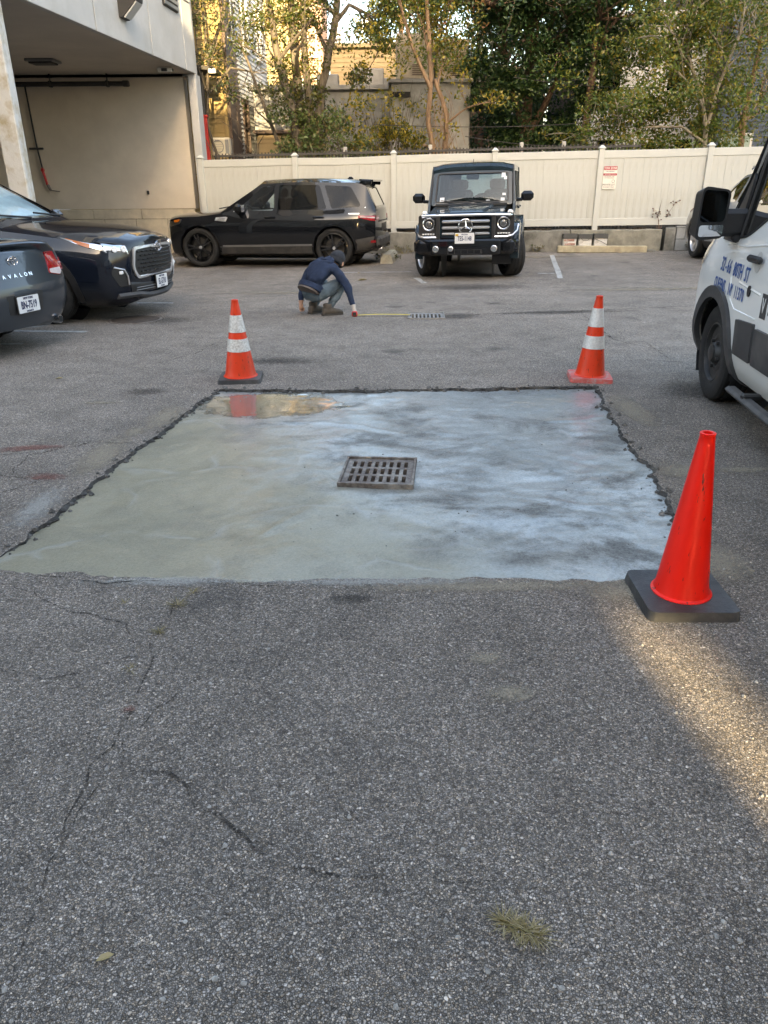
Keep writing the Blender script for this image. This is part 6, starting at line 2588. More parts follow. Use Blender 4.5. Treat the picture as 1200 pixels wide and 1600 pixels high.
def cone(name, loc, rz, H, r_bot, base_w, base_h, m_body, m_base, label, collars=(), m_col=None, tilt=(0, 0), ribs=False, lip=True):
    g = empty(name, loc, (tilt[0], tilt[1], rz), label, 'traffic cone', 'traffic cones round the wet concrete')
    rt = .026

    def rad(z):
        f = (z - base_h) / (H - base_h)
        return r_bot + (rt - r_bot) * f
    prof = [(r_bot + .012, base_h - .004), (r_bot + .012, base_h + .004), (r_bot + .002, base_h + .010)]
    for k in range(1, 25):
        z = base_h + .012 + (H - base_h - .025) * k / 24
        prof.append((rad(z), z))
    prof += [(rt + .003, H - .010), (rt + .003, H - .002), (rt - .002, H), (rt - .008, H - .002), (rt - .008, H - .06), (rt, H - .2), (r_bot - .01, base_h)]
    b = MB()
    b.lathe(prof, 40, closed=True)
    b.build('cone_body', m_body, g, smooth=True, angle=38)
    for z0, z1 in collars:
        b = MB()
        n = 6
        p = [(rad(z0 + (z1 - z0) * k / n) + .0035, z0 + (z1 - z0) * k / n) for k in range(n + 1)]
        b.lathe([(rad(z0) - .001, z0)] + p + [(rad(z1) - .001, z1)], 40, closed=True)
        b.build('reflective_collar', m_col, g, smooth=True, angle=38)
    b = MB()
    h = base_w / 2
    out = rc([(-h, -h), (h, -h), (h, h), (-h, h)], base_w * .11, 5)

    def fb(u, v, t):
        k = 1 - .035 * (1 - t / base_h)
        return (u * k, v * k, base_h - t)
    b.sheet(out, fb, [], 0, base_h)
    b.build('base', m_base, g, smooth=True, angle=30)
    b = MB()
    if ribs:
        for k in range(2):
            b.box((h * .80, (k - .5) * h * 1.3, base_h + .001), (.03, .12, .006), .002)
        b.build('base_rib', m_base, g)
    return g


cone('traffic_cone', (1.205, 2.665, .0), R(-1), .71, .106, .365, .040, M_REDOR, M_CBASE, 'bright red-orange cone on a black square base at the near right corner of the concrete')
cone('traffic_cone', (-1.245, 6.50, .0), R(4), .68, .135, .37, .035, M_ORANGE, M_CBASE, 'orange cone with two dirty white bands on a black base', [(.255, .360), (.415, .555)], m_collar('dirty_white_collar', .6))
cone('traffic_cone', (1.795, 6.44, .0), R(-8), .70, .125, .365, .035, M_ORANGE, M_PINK, 'orange cone with two silvery bands on a faded pink base', [(.27, .375), (.45, .60)], m_collar('silver_collar', .3), tilt=(0, R(1.2)))

# ------------------------------------------------------------------ crouching worker
M_JACKET = plain('blue_jacket', (.009, .021, .052), .85, var=.25, vs=10, bump=.02, bs=14)
M_JEANS = plain('worn_jeans', (.075, .105, .125), .9, var=.3, vs=7, bump=.012, bs=22, dirt=(.16, .21, .24), ds=4)
M_SKIN = plain('skin', (.42, .24, .16), .55, var=.08)
M_BOOT = plain('work_boot', (.09, .075, .06), .8, var=.3, vs=15)
M_SOLE = plain('boot_sole', (.05, .045, .04), .9, var=.2)
M_KNIT = plain('grey_knit', (.022, .025, .032), .95, var=.3, vs=40, bump=.01, bs=120)
M_GLOVE = plain('pale_glove', (.46, .42, .38), .9, var=.2)


def skin_mesh(name, nodes, edges, subdiv=2):
    me = bpy.data.meshes.new(name)
    keys = list(nodes)
    me.from_pydata([nodes[k][0] for k in keys], [(keys.index(a), keys.index(b)) for a, b in edges], [])
    o = bpy.data.objects.new(name, me)
    link(o)
    sk = o.modifiers.new('skin', 'SKIN')
    sk.use_smooth_shade = True
    sk.branch_smoothing = .4
    if not me.skin_vertices:
        bm = bmesh.new()
        bm.from_mesh(me)
        bm.verts.layers.skin.verify()
        bm.to_mesh(me)
        bm.free()
    for i, k in enumerate(keys):
        r = nodes[k][1]
        me.skin_vertices[0].data[i].radius = r if isinstance(r, tuple) else (r, r)
    me.skin_vertices[0].data[0].use_root = True
    sb = o.modifiers.new('sub', 'SUBSURF')
    sb.levels = subdiv
    sb.render_levels = subdiv
    dg = bpy.context.evaluated_depsgraph_get()
    dg.update()
    nm = bpy.data.meshes.new_from_object(o.evaluated_get(dg))
    bpy.data.objects.remove(o)
    return nm


def worker():
    PX, PY = -.82, 10.05
    g = empty('person', (PX, PY, 0), label='crouching worker in a blue jacket, jeans and dark knit cap holding a tape measure', cat='person')
    # local frame: heading mostly away from us and to the right
    h = Vector((.70, .71, 0))
    l = Vector((-.71, .70, 0))

    def P(f, s, z):
        return tuple(h * f + l * s + Vector((0, 0, z)))
    N_ = {
        'pelvis': (P(-.16, .0, .29), (.135, .12)),
        'waist': (P(-.10, .0, .40), (.145, .125)),
        'chest': (P(.0, .0, .535), (.165, .135)),
        'upper': (P(.09, -.01, .625), (.135, .10)),
        'neck': (P(.17, -.03, .665), (.058, .058)),
        'head0': (P(.235, -.05, .67), (.075, .075)),
        'head1': (P(.305, -.065, .645), (.085, .085)),
        'shR': (P(.10, -.185, .60), (.075, .075)),
        'elR': (P(.20, -.33, .36), (.055, .055)),
        'wrR': (P(.20, -.42, .14), (.034, .036)),
        'paR': (P(.205, -.445, .065), (.036, .022)),
        'shL': (P(.09, .185, .60), (.075, .075)),
        'elL': (P(-.02, .31, .37), (.055, .055)),
        'wrL': (P(-.09, .27, .16), (.034, .036)),
        'paL': (P(-.11, .25, .08), (.036, .022)),
        'hipR': (P(-.12, -.10, .27), (.115, .115)),
        'knR': (P(.27, -.17, .40), (.078, .078)),
        'caR': (P(.16, -.145, .24), (.066, .066)),
        'anR': (P(.04, -.13, .09), (.045, .048)),
        'hipL': (P(-.12, .10, .27), (.115, .115)),
        'knL': (P(.27, .20, .39), (.078, .078)),
        'caL': (P(.15, .165, .23), (.066, .066)),
        'anL': (P(.02, .14, .09), (.045, .048)),
    }
    E_ = [('pelvis', 'waist'), ('waist', 'chest'), ('chest', 'upper'), ('upper', 'neck'), ('neck', 'head0'), ('head0', 'head1'),
          ('chest', 'shR'), ('shR', 'elR'), ('elR', 'wrR'), ('wrR', 'paR'), ('chest', 'shL'), ('shL', 'elL'), ('elL', 'wrL'), ('wrL', 'paL'),
          ('pelvis', 'hipR'), ('hipR', 'knR'), ('knR', 'caR'), ('caR', 'anR'), ('pelvis', 'hipL'), ('hipL', 'knL'), ('knL', 'caL'), ('caL', 'anL')]
    for s_, sg in (('R', -1), ('L', 1)):
        w = Vector(N_['pa' + s_][0])
        for k in range(4):
            a = (k - 1.5) * .018
            p1 = w + h * (.012 + a) + Vector((0, 0, -.030)) + l * sg * .010
            p2 = w + h * (.012 + a * 1.1) + Vector((0, 0, -.052 - .004 * (k in (1, 2)))) - l * sg * .012
            N_['f%d%s' % (k, s_)] = (tuple(p1), (.0095, .0095))
            N_['g%d%s' % (k, s_)] = (tuple(p2), (.008, .008))
            E_ += [('pa' + s_, 'f%d%s' % (k, s_)), ('f%d%s' % (k, s_), 'g%d%s' % (k, s_))]
        p1 = w + h * .035 - l * sg * .022 + Vector((0, 0, -.012))
        N_['t' + s_] = (tuple(p1), (.010, .010))
        p2 = p1 + Vector((0, 0, -.03)) - h * .008
        N_['u' + s_] = (tuple(p2), (.009, .009))
        E_ += [('pa' + s_, 't' + s_), ('t' + s_, 'u' + s_)]
    nm = skin_mesh('person_body', N_, E_)
    # clothes by body region: nearest bone
    reg = {}
    for a, b in E_:
        k = b
        if k in ('waist', 'chest', 'upper', 'shR', 'shL', 'elR', 'elL', 'wrR', 'wrL'):
            r = 0
        elif k[:2] in ('hi', 'kn', 'ca', 'an'):
            r = 1
        elif k in ('paR', 'paL') or k[0] in 'fgtu':
            r = 3 if k[-1] == 'R' else 2
        else:
            r = 2
        reg[(a, b)] = r
    for m in (M_JACKET, M_JEANS, M_SKIN, M_GLOVE):
        nm.materials.append(m)
    idx = []
    for f in nm.polygons:
        c = f.center
        best = (9, 0)
        for (a, b), r in reg.items():
            A, Bv = Vector(N_[a][0]), Vector(N_[b][0])
            d = Bv - A
            t = max(0, min(1, (c - A).dot(d) / d.length_squared))
            rad = N_[a][1][0] * (1 - t) + N_[b][1][0] * t
            q = (c - A - d * t).length - rad * .9
            if q < best[0]:
                best = (q, r)
        r = best[1]
        if r == 1 and c.dot(h) < -.06 and c.z > .335:
            r = 0
        idx.append(r)
    nm.polygons.foreach_set('material_index', idx)
    nm.polygons.foreach_set('use_smooth', [True] * len(nm.polygons))
    tex = nm.vertices
    for v in tex:
        q = noise.noise(v.co * 13) * .013 + noise.noise(v.co * 31) * .006
        if v.co.z > .12:
            v.co += v.normal * q
    o = bpy.data.objects.new('body', nm)
    link(o, g)
    # jacket hem, hood, belt line
    b = MB()
    M = Matrix.Translation(Vector(P(-.145, 0, .355))) @ Matrix.Rotation(math.atan2(h.y, h.x), 4, 'Z') @ Matrix.Rotation(R(34), 4, 'Y')
    b.lathe([(.150, -.035), (.158, -.03), (.160, .03), (.150, .035)], 24, M @ Matrix.Diagonal((.92, 1.12, 1, 1)))
    b.build('jacket_hem', M_JACKET, g, smooth=True)
    b = MB()
    M = Matrix.Translation(Vector(P(-.185, 0, .322))) @ Matrix.Rotation(math.atan2(h.y, h.x), 4, 'Z') @ Matrix.Rotation(R(34), 4, 'Y')
    b.lathe([(.140, -.012), (.146, -.01), (.146, .012), (.140, .014)], 24, M @ Matrix.Diagonal((.92, 1.06, 1, 1)))
    b.build('belt', plain('belt', (.10, .08, .07), .6), g, smooth=True)
    b = MB()
    hd = Vector(P(.13, -.02, .70))
    for k in range(5):
        a = R(-60 + 30 * k)
    pts = [Vector(P(.11 + .05 * math.cos(a), -.02 + .12 * math.sin(a), .665 + .035 * math.cos(a))) for a in [R(40 + 280 * k / 14) for k in range(15)]]
    b.tube(pts, [.02 + .024 * math.sin(math.pi * k / 14) for k in range(15)], 8)
    b.build('hood', M_JACKET, g, smooth=True)
    # knit cap, hair edge, ear and face
    hc = Vector(P(.275, -.06, .675))
    ax = (h * .75 + Vector((0, 0, 1.0))).normalized()
    Mh = Matrix.Translation(hc) @ ax.to_track_quat('Z', 'Y').to_matrix().to_4x4()
    b = MB(Mh)
    prof = [(.104, -.065), (.110, -.06), (.110, -.01), (.100, -.006)]
    prof += [(.105 * math.cos(R(a)), .118 * math.sin(R(a))) for a in range(0, 90, 10)] + [(.003, .116)]
    b.lathe(prof, 24)
    b.build('knit_cap', M_KNIT, g, smooth=True, angle=50)
    fwd = (h * .72 - Vector((0, 0, .70))).normalized()
    fc = hc + fwd * .055 - Vector((0, 0, .045))
    b = MB()
    Mf = frame_M(fc, -l, -fwd.cross(-l) if False else Vector((0, 0, 1)) + h * .9)
    b = MB(Mf)
    b.lathe([(.010, .045), (.016, .05), (.012, .07), (.003, .075)], 8)
    b.build('nose', M_SKIN, g, smooth=True)
    for s in (-1, 1):
        b = MB()
        ec = hc + l * s * .098 - Vector((0, 0, .05))
        b.box(ec, (.045, .02, .06), .009, rz=math.atan2(h.y, h.x))
        b.build('ear', M_SKIN, g)
    # boots
    for s_, yaw in (('R', -.35), ('L', .15)):
        a = Vector(N_['an' + s_][0])
        d = Matrix.Rotation(yaw, 3, 'Z') @ h
        M = frame_M((a.x, a.y, 0), d, Vector((-d.y, d.x, 0)))
        st = [(-.085, .030, .055), (-.07, .042, .085), (-.02, .045, .115), (.03, .046, .098), (.09, .050, .066), (.15, .048, .052), (.185, .034, .038), (.195, .016, .028)]
        b = MB(M)
        n = 14
        vs, fs = [], []
        for i, (x, w, zt) in enumerate(st):
            for k in range(n):
                an = 2 * math.pi * k / n
                cx, cz = math.cos(an), math.sin(an)
                vs.append((x, w * math.copysign(abs(cx) ** .7, cx), .018 + zt / 2 + zt / 2 * math.copysign(abs(cz) ** .7, cz)))
            if i:
                for k in range(n):
                    fs.append(((i - 1) * n + k, i * n + k, i * n + (k + 1) % n, (i - 1) * n + (k + 1) % n))
        fs += [tuple(range(n)), tuple((len(st) - 1) * n + k for k in range(n))[::-1]]
        b.add(vs, fs)
        b.lathe([(.046, .07), (.056, .09), (.058, .145), (.050, .15), (.044, .14)], 16, Matrix.Translation((-.015, 0, 0)))
        bt = b.build('boot', M_BOOT, g, smooth=True, angle=50)
        b = MB(M)
        so = rc([(-.095, -.045), (.02, -.042), (.10, -.055), (.19, -.035), (.205, 0), (.19, .035), (.10, .055), (.02, .042), (-.095, .045)], .025)
        b.prism(so, 'z', 0.0, .026)
        b.build('sole', M_SOLE, bt)
    return P(.205, -.445, .065), (PX, PY)


hand, (PX, PY) = worker()
HX, HY = PX + hand[0], PY + hand[1]
M_TAPE = plain('tape_yellow', (.78, .60, .02), .45, var=.05)
M_TAPER = plain('tape_case_red', (.55, .03, .025), .4, coat=.4, var=.05)
tp = empty('tape_measure', (HX, HY, .0), label='red tape measure with its yellow blade pulled out to the far drain', cat='tape measure')
b = MB()
b.box((.0, -.02, .035), (.075, .045, .07), .016, rz=-.1)
b.build('case', M_TAPER, tp)
b = MB()
b.box((0, -.045, .037), (.045, .006, .045), .01)
b.build('case_face', M_TRIM, tp)
tx, ty = .36 - HX, 9.86 - HY
n = 20
vs, fs = [], []
d2 = Vector((tx, ty)).normalized()
for i in range(n + 1):
    t = i / n
    x, y = .03 + (tx - .03) * t, -.02 + (ty + .02) * t
    z = .012 + .010 * math.sin(math.pi * t) + .004
    for w, dz in ((-.016, .0035), (0, 0), (.016, .0035)):
        vs.append((x - d2.y * w, y + d2.x * w, z + dz))
    if i:
        a = (i - 1) * 3
        fs += [(a, a + 3, a + 4, a + 1), (a + 1, a + 4, a + 5, a + 2)]
nb = len(vs)
vs += [(v[0], v[1], v[2] - .0012) for v in vs]
fs += [tuple(nb + k for k in f[::-1]) for f in fs]
make('blade', vs, fs, M_TAPE, tp)
b = MB()
b.box((tx, ty, .012), (.012, .03, .02), .002, rz=-.1)
b.build('end_hook', M_GREYM, tp)
M_TAPE2 = plain('pale_chalk_line', (.42, .38, .2), .9, var=.2)


# ------------------------------------------------------------------ weeds by the wall
def weed(name, x, y, z, h, n, m, label, cat, lf=.03, spread=.3, stem=M_PIPE, seed=1, berries=True):
    g = empty(name, (x, y, z), label=label, cat=cat)
    r = random.Random(seed)
    s = MB()
    f = MB()
    for k in range(n):
        a = r.uniform(0, 6.28)
        tip = Vector((math.cos(a) * spread * r.uniform(.2, 1), math.sin(a) * spread * .4 * r.uniform(.2, 1), h * r.uniform(.55, 1)))
        mid = tip * .5 + Vector((r.uniform(-.03, .03), 0, h * .06))
        s.tube([(0, 0, -.05), mid, tip], [.006, .004, .002], 5)
        for j in range(7):
            t_ = r.uniform(.4, 1)
            p = (mid * (1 - t_) + tip * t_) if t_ > .5 else mid
            q = p + Vector((r.uniform(-.09, .09), r.uniform(-.05, .05), r.uniform(-.02, .08)))
            s.tube([p, q], [.002, .0015], 4)
            if berries:
                f.box(q, (lf, lf, lf * .8), lf * .25, rz=r.uniform(0, 3))
            else:
                u = Vector((r.uniform(-1, 1), r.uniform(-1, 1), r.uniform(-.3, .6))).normalized() * lf
                w = Vector((r.uniform(-1, 1), r.uniform(-1, 1), r.uniform(-.6, .6))).normalized() * lf * .5
                f.add([q - u, q + w, q + u, q - w], [(0, 1, 2, 3)])
    s.build('stem', stem, g)
    f.build('leaves', m, g)
    return g


M_WEEDR = leaf_mat('dry_seed', [(.16, .09, .07), (.22, .12, .10), (.12, .08, .06)], .2)
M_WEEDG = leaf_mat('weed_green', [(.05, .07, .02), (.08, .09, .03), (.12, .11, .04), (.14, .11, .05)], .3)
w_ = weed('dry_weed', 6.58, wl(6.58) + .1, .47 + hz(6.6, 19), .62, 7, M_WEEDR, 'dry reddish weed with seed heads against the white fence', 'weed', .03, .42, plain('weed_stem', (.20, .12, .09), .9), 3)
b = MB()
b.tube([(-.10, 0, 0), (-.03, 0, .68)], .008, 5)
b.build('bare_stick', M_PIPE, w_)
weed('wall_weed', .55, wl(.55) - .08, hz(.5, 19), .14, 12, M_WEEDG, 'low green weeds at the foot of the low wall beside the wheel stop', 'weed', .035, .6, M_STRAW, 4, False)
weed('wall_weed', 7.35, wl(7.35) - .08, hz(7.3, 19), .16, 8, M_WEEDG, 'small green weed at the foot of the grey block wall', 'weed', .04, .25, M_STRAW, 5, False)
weed('wall_weed', .12, 17.6, hz(0, 17.6), .12, 16, M_WEEDG, 'mat of dry weeds around the broken wheel stop', 'weed', .035, .42, M_STRAW, 6, False)
weed('wall_weed', 3.7, wl(3.7) - .07, hz(3.7, 19), .12, 8, M_WEEDG, 'thin weeds at the wall foot left of the printed pail', 'weed', .03, .35, M_STRAW, 7, False)

BACK_H1, BACK_H2 = 16.4, 23.0


# ------------------------------------------------------------------ behind the fence: yard, houses, trees
yard_z = .50
b = MB()
b.box((1, 33.5, .05), (60, 24.0, .9), 0)
b.build('yard', M_SOIL)['kind'] = 'structure'


def siding(name, m, parent, p0, p1, z0, z1, pitch=.115, holes=(), kind=True):
    """clapboards on a vertical wall from p0 to p1 (the outer side lies to the right of p0->p1)"""
    p0, p1 = Vector(p0), Vector(p1)
    d = (p1 - p0)
    L = d.length
    d.normalize()
    n = Vector((d.y, -d.x))
    b = MB()
    z = z0
    vs, fs = [], []

    def strip(s0, s1, za, zb):
        k = len(vs)
        for s, zz, o in ((s0, za, .028), (s1, za, .028), (s1, zb, .004), (s0, zb, .004), (s0, za, .0), (s1, za, .0)):
            q = p0 + d * s + n * o
            vs.append((q.x, q.y, zz))
        fs.append((k, k + 1, k + 2, k + 3))
        fs.append((k + 4, k + 5, k + 1, k))
    while z < z1 - .01:
        zb = min(z + pitch, z1)
        cuts = [(0, L)]
        for (a0, a1, h0, h1) in holes:
            if h0 < (z + zb) / 2 < h1:
                new = []
                for c0, c1 in cuts:
                    if a0 > c0:
                        new.append((c0, min(a0, c1)))
                    if a1 < c1:
                        new.append((max(a1, c0), c1))
                cuts = [c for c in new if c[1] - c[0] > .01]
        for c0, c1 in cuts:
            strip(c0, c1, z, zb)
        z = zb
    b.add(vs, fs)
    o = b.build(name, m, parent)
    o['kind'] = 'stuff'
    return o


def window(parent, p0, p1, s0, s1, z0, z1, m_frame, m_pane, sash=True):
    p0, p1 = Vector(p0), Vector(p1)
    d = (p1 - p0).normalized()
    n = Vector((d.y, -d.x))
    c = p0 + d * (s0 + s1) / 2
    w, h = s1 - s0, z1 - z0
    M = frame_M((c.x + n.x * .01, c.y + n.y * .01, (z0 + z1) / 2), (d.x, d.y, 0), (0, 0, 1))
    b = MB(M)
    b.sheet(rect(-w / 2 - .07, -h / 2 - .08, w / 2 + .07, h / 2 + .08), lambda u, v, t: (u, v, .055 - t), [rect(-w / 2, -h / 2, w / 2, h / 2)], thick=.09)
    if sash:
        b.box((0, 0, .01), (w, .05, .05), 0)
    b.box((0, -h / 2 - .1, .06), (w + .22, .04, .1), .005)
    f = b.build('window', m_frame, parent)
    b = MB(M)
    b.sheet(rect(-w / 2, -h / 2, w / 2, h / 2), lambda u, v, t: (u, v, -.02 - t), thick=.008)
    b.build('pane', m_pane, f)
    b = MB(M)
    b.box((w * .22, h * .28, -.07), (w * .5, h * .42, .01), 0)
    b.build('blind', M_SOFFIT, f)
    return f


M_YSID = plain('yellow_siding', (.33, .23, .095), .8, var=.10, vs=3, dirt=(.26, .18, .08), ds=1.2)
M_WSID = plain('white_siding', (.46, .46, .45), .75, var=.06, vs=3, dirt=(.42, .42, .40), ds=1.0)
M_TSID = plain('tan_siding', (.31, .23, .125), .8, var=.08, vs=3)
M_NAVY = plain('navy_siding', (.035, .05, .075), .8, var=.12, vs=3)
M_BRICK = plain('pinkish_brick', (.42, .25, .18), .9, var=.2, vs=6)
M_DPANE = glass('house_pane', (.10, .11, .12), .03)
M_TRIMW = plain('white_trim', (.62, .61, .58), .6, var=.05)
M_TRIMD = plain('brown_trim', (.09, .06, .045), .7, var=.1)
M_BEIGE = plain('beige_metal', (.40, .33, .24), .6, .1, var=.15, vs=2, dirt=(.28, .22, .16), ds=1.5)
M_GREYW = plain('grey_block_wall', (.26, .255, .24), .9, var=.15, vs=3, bump=.01, bs=30, dirt=(.16, .155, .14), ds=1.0)
M_ROOFD = plain('dark_roof', (.05, .045, .04), .9, var=.2)

# --- yellow and white clapboard house
hs = empty('clapboard_house', (-7.0, 28.5, yard_z), label='tall clapboard house, yellow front and white side, behind the left end of the fence', cat='house')


def local(o, root):
    o.location = o.location - root.location
    return o


A0, A1 = (-9.6, 25.0), (-4.58, 25.0)
B0, B1 = (-4.58, 25.0), (-4.18, 31.6)
hsid = local(siding('yellow_boards', M_YSID, hs, A0, A1, .5, 9.6, .125), hs)
wins = [(.45, 1.15, 2.55, 4.15), (2.2, 2.85, 2.55, 4.0), (4.7, 5.4, 2.4, 4.0), (.6, 1.3, 5.6, 7.1), (2.9, 3.6, 5.6, 7.1), (5.0, 5.6, 5.6, 7.1)]
local(siding('white_boards', M_WSID, hs, B0, B1, .5, 9.6, .125, wins), hs)
for w in wins:
    f = local(window(hs, B0, B1, w[0], w[1], w[2], w[3], M_TRIMD if w[2] < 3 else M_TRIMW, M_DPANE), hs)
b = MB()
b.box((-6.95, 28.3, 5.0), (5.0, 6.4, 9.0), 0)
local(b.build('house_core', M_TRIMD, hs), hs)
b = MB()
b.box((-4.58, 24.99, 5.05), (.12, .12, 9.1), .01)
local(b.build('corner_board', M_YSID, hs), hs)
b = MB()
b.box((-6.95, 28.3, 9.75), (5.6, 7.2, .3), .02)
local(b.build('roof', M_ROOFD, hs), hs)
for x in (-6.0,):
    local(window(hs, A0, A1, 3.2, 3.9, 5.3, 6.9, M_TRIMD, M_DPANE), hs)
# porch roof, red post, black drain pipe beside the white building
pr = empty('porch', (-4.95, 24.0, yard_z), label='dark porch eave with a red post squeezed beside the white building', cat='porch')
b = MB()
b.box((-.35, .0, 4.02), (1.5, 1.3, .10), .01, ry=.08)
b.build('eave', M_ROOFD, pr)
b = MB()
b.box((.38, -.6, 3.9), (.2, .12, .12), .02)
b.build('gutter', M_TRIMW, pr)
b = MB()
b.box((.04, -.55, 1.35), (.16, .16, 2.9), .01)
b.box((.06, -.55, .22), (.28, .26, 1.33), .01)
b.box((.04, -.55, 2.82), (.22, .2, .06), .01)
b.build('post', M_RED, pr)
b = MB()
b.tube([(.04, -.5, 2.85), (.04, -.5, 3.95)], .07, 8)
b.build('down_pipe', M_PIPE, pr)
# air conditioner
ac = empty('air_conditioner', (-4.52, 23.6, 2.3), label='beige air conditioner box on a bracket in front of the yellow boards', cat='air conditioner')
b = MB()
b.box((0, 0, .26), (.50, .28, .46), .02)
b.build('casing', plain('ac_beige', (.52, .47, .36), .6, var=.08), ac)
b = MB()
b.lathe([(.17, 0), (.17, .02), (.15, .02), (.15, .0)], 20, Matrix.Translation((-.08, -.141, .26)) @ Matrix.Rotation(R(90), 4, 'X'), closed=True)
for k in range(5):
    b.box((-.08, -.150, .14 + k * .06), (.28, .008, .008), 0)
b.build('fan_grille', M_GREYM, ac)
b = MB()
b.box((.18, -.15, .26), (.10, .02, .36), .004)
b.box((.275, .0, .26), (.05, .26, .4), .005)
b.build('side_vent', M_GREYM, ac)
b = MB()
for x in (-.2, .2):
    b.box((x, 0, .01), (.04, .34, .04), 0)
    b.box((x, 0, -.9), (.05, .05, 1.8), 0)
b.build('bracket', M_PIPE, ac)

# --- low yellow shed beside the white boards
sd = empty('yellow_shed', (-3.1, 27.2, yard_z), label='low yellow boarded shed beyond the multi-stemmed tree', cat='shed')
local(siding('boards', M_TSID, sd, (-3.95, 26.6), (-2.0, 26.6), .5, 3.05, .12), sd)
b = MB()
b.box((-2.97, 27.4, 1.75), (1.9, 1.5, 2.5), 0)
b.box((-2.97, 27.35, 3.1), (2.15, 1.8, .1), .01)
local(b.build('shed_body', M_TRIMD, sd), sd)

# --- grey block building with roof units
gb = empty('grey_block_building', (0, 29, yard_z), label='low grey block building carrying beige rooftop units', cat='building')
b = MB()
b.box((-.6, 30.0, 2.35), (6.9, 6.0, 3.9), 0)
b.box((-.6, 29.98, 4.36), (7.1, 6.2, .14), .01)
local(b.build('wall', M_GREYW, gb), gb)
b = MB()
b.box((1.45, 26.1, 2.3), (2.3, 2.4, 3.9), 0)
b.box((1.45, 26.1, 4.3), (2.45, 2.55, .10), .01)
local(b.build('stair_block', M_GREYW, gb), gb)
b = MB()
b.box((.55, 24.88, 3.95), (.62, .06, .14), 0)
local(b.build('vent_slot', M_DARK, gb), gb)
for (x, y, z, w, d, h, nm) in ((1.0, 26.0, 4.36, 1.1, 1.3, 1.2, 'unit_left'), (2.1, 26.0, 4.36, .95, 1.2, 1.05, 'unit_right')):
    b = MB()
    b.box((x, y, z + h / 2), (w, d, h), .02)
    u = local(b.build('roof_unit', M_BEIGE, gb), gb)
    b = MB()
    for k in range(3):
        b.box((x - w / 2 + w * (.17 + k * .33), y - d / 2 - .012, z + h * .5), (w * .29, .025, h * .9), .006)
    o = b.build('unit_panel', M_BEIGE, u)
    o.location = -gb.location - (u.location + gb.location) + gb.location * 1.0
    b = MB()
    for k in range(6):
        b.box((x + w * .1, y - d / 2 - .03, z + h * .12 + k * .05), (w * .35, .02, .02), 0)
    o2 = b.build('unit_louvre', M_TRIMD, u)
    o.location = o2.location = (0, 0, 0)
b = MB()
for x in (2.62, 2.9, 3.2):
    b.tube([(x, 25.2, 4.3), (x, 25.2, 5.35), (x + .3, 25.2, 5.6)], .035, 6)
b.tube([(2.62, 25.2, 5.3), (3.3, 25.2, 5.3)], .03, 6)
local(b.build('railing', M_TRIMW, gb), gb)
for (x, z, s) in ((-1.7, 4.42, .5), (-.4, 4.42, .7), (.0, 4.42, .35)):
    b = MB()
    b.box((x, 27.6, z + s * .35), (s * 1.4, s, s * .7), .02)
    local(b.build('roof_box', M_GREYM, gb), gb)
# --- tan house beyond and a pinkish tower
th = empty('tan_house', (-.3, 36, yard_z), label='tan boarded house with a flat roof lit by the sun beyond the tree', cat='house')
local(siding('boards', M_TSID, th, (-2.0, 34.0), (2.9, 34.0), .5, 6.45, .16), th)
b = MB()
b.box((.45, 37.0, 3.4), (4.85, 5.9, 5.9), 0)
b.box((.45, 37.0, 6.5), (5.1, 6.3, .16), .02)
local(b.build('house_core', M_TSID, th), th)
b = MB()
b.box((-1.7, 34.6, 6.95), (.28, .28, .8), .02)
local(b.build('chimney', M_TRIMW, th), th)
b = MB()
b.tube([(-.72, 35, 6.5), (-.72, 35, 7.6)], .03, 6)
b.tube([(-1.0, 35, 7.45), (-.45, 35, 7.45)], .025, 6)
b.box((-.95, 35, 7.55), (.22, .1, .16), .02)
b.box((-.5, 35, 7.5), (.2, .1, .14), .02)
local(b.build('roof_vent', M_WHITEP, th), th)
tw = empty('pink_house', (-4.4, 40, yard_z), label='tall pinkish narrow house far behind the multi-stemmed tree', cat='house')
b = MB()
b.box((-4.3, 41.0, 4.9), (3.4, 4.0, 8.8), 0)
local(b.build('wall', M_BRICK, tw), tw)
for z in (4.6, 6.9):
    for x in (0.4, 1.5, 2.5):
        local(window(tw, (-6.0, 39.0), (-2.6, 39.0), x, x + .6, z, z + 1.3, M_TRIMW, M_DPANE), tw)
b = MB()
b.box((-4.3, 41.0, 9.4), (3.6, 4.2, .25), .02)
local(b.build('roof', M_ROOFD, tw), tw)
yh = empty('pale_yellow_house', (-8.0, 37, yard_z), label='sunlit pale yellow house wall between the tree stems', cat='house')
local(siding('boards', M_TSID, yh, (-10.0, 35.2), (-3.6, 35.2), .5, 8.4, .16), yh)
b = MB()
b.box((-6.8, 37.2, 4.4), (6.3, 3.8, 7.9), 0)
b.box((-6.8, 37.2, 8.5), (6.6, 4.2, .2), .02)
local(b.build('house_core', M_TSID, yh), yh)
bh = empty('brown_house', (4.4, 41, yard_z), label='brown shingled house far behind the dense dark tree', cat='house')
local(siding('boards', plain('brown_shingle', (.16, .11, .07), .9, var=.2, vs=4), bh, (1.6, 38.5), (7.4, 38.5), .5, 6.2, .2, [(1.2, 1.9, 3.4, 4.9), (3.6, 4.3, 3.4, 4.9)]), bh)
for s0 in (1.2, 3.6):
    local(window(bh, (1.6, 38.5), (7.4, 38.5), s0, s0 + .7, 3.4, 4.9, M_TRIMW, M_DPANE), bh)
b = MB()
b.box((4.5, 41.5, 3.3), (5.7, 5.8, 5.6), 0)
b.box((4.5, 41.5, 6.25), (6.2, 6.4, .2), .02)
local(b.build('house_core', M_TRIMD, bh), bh)
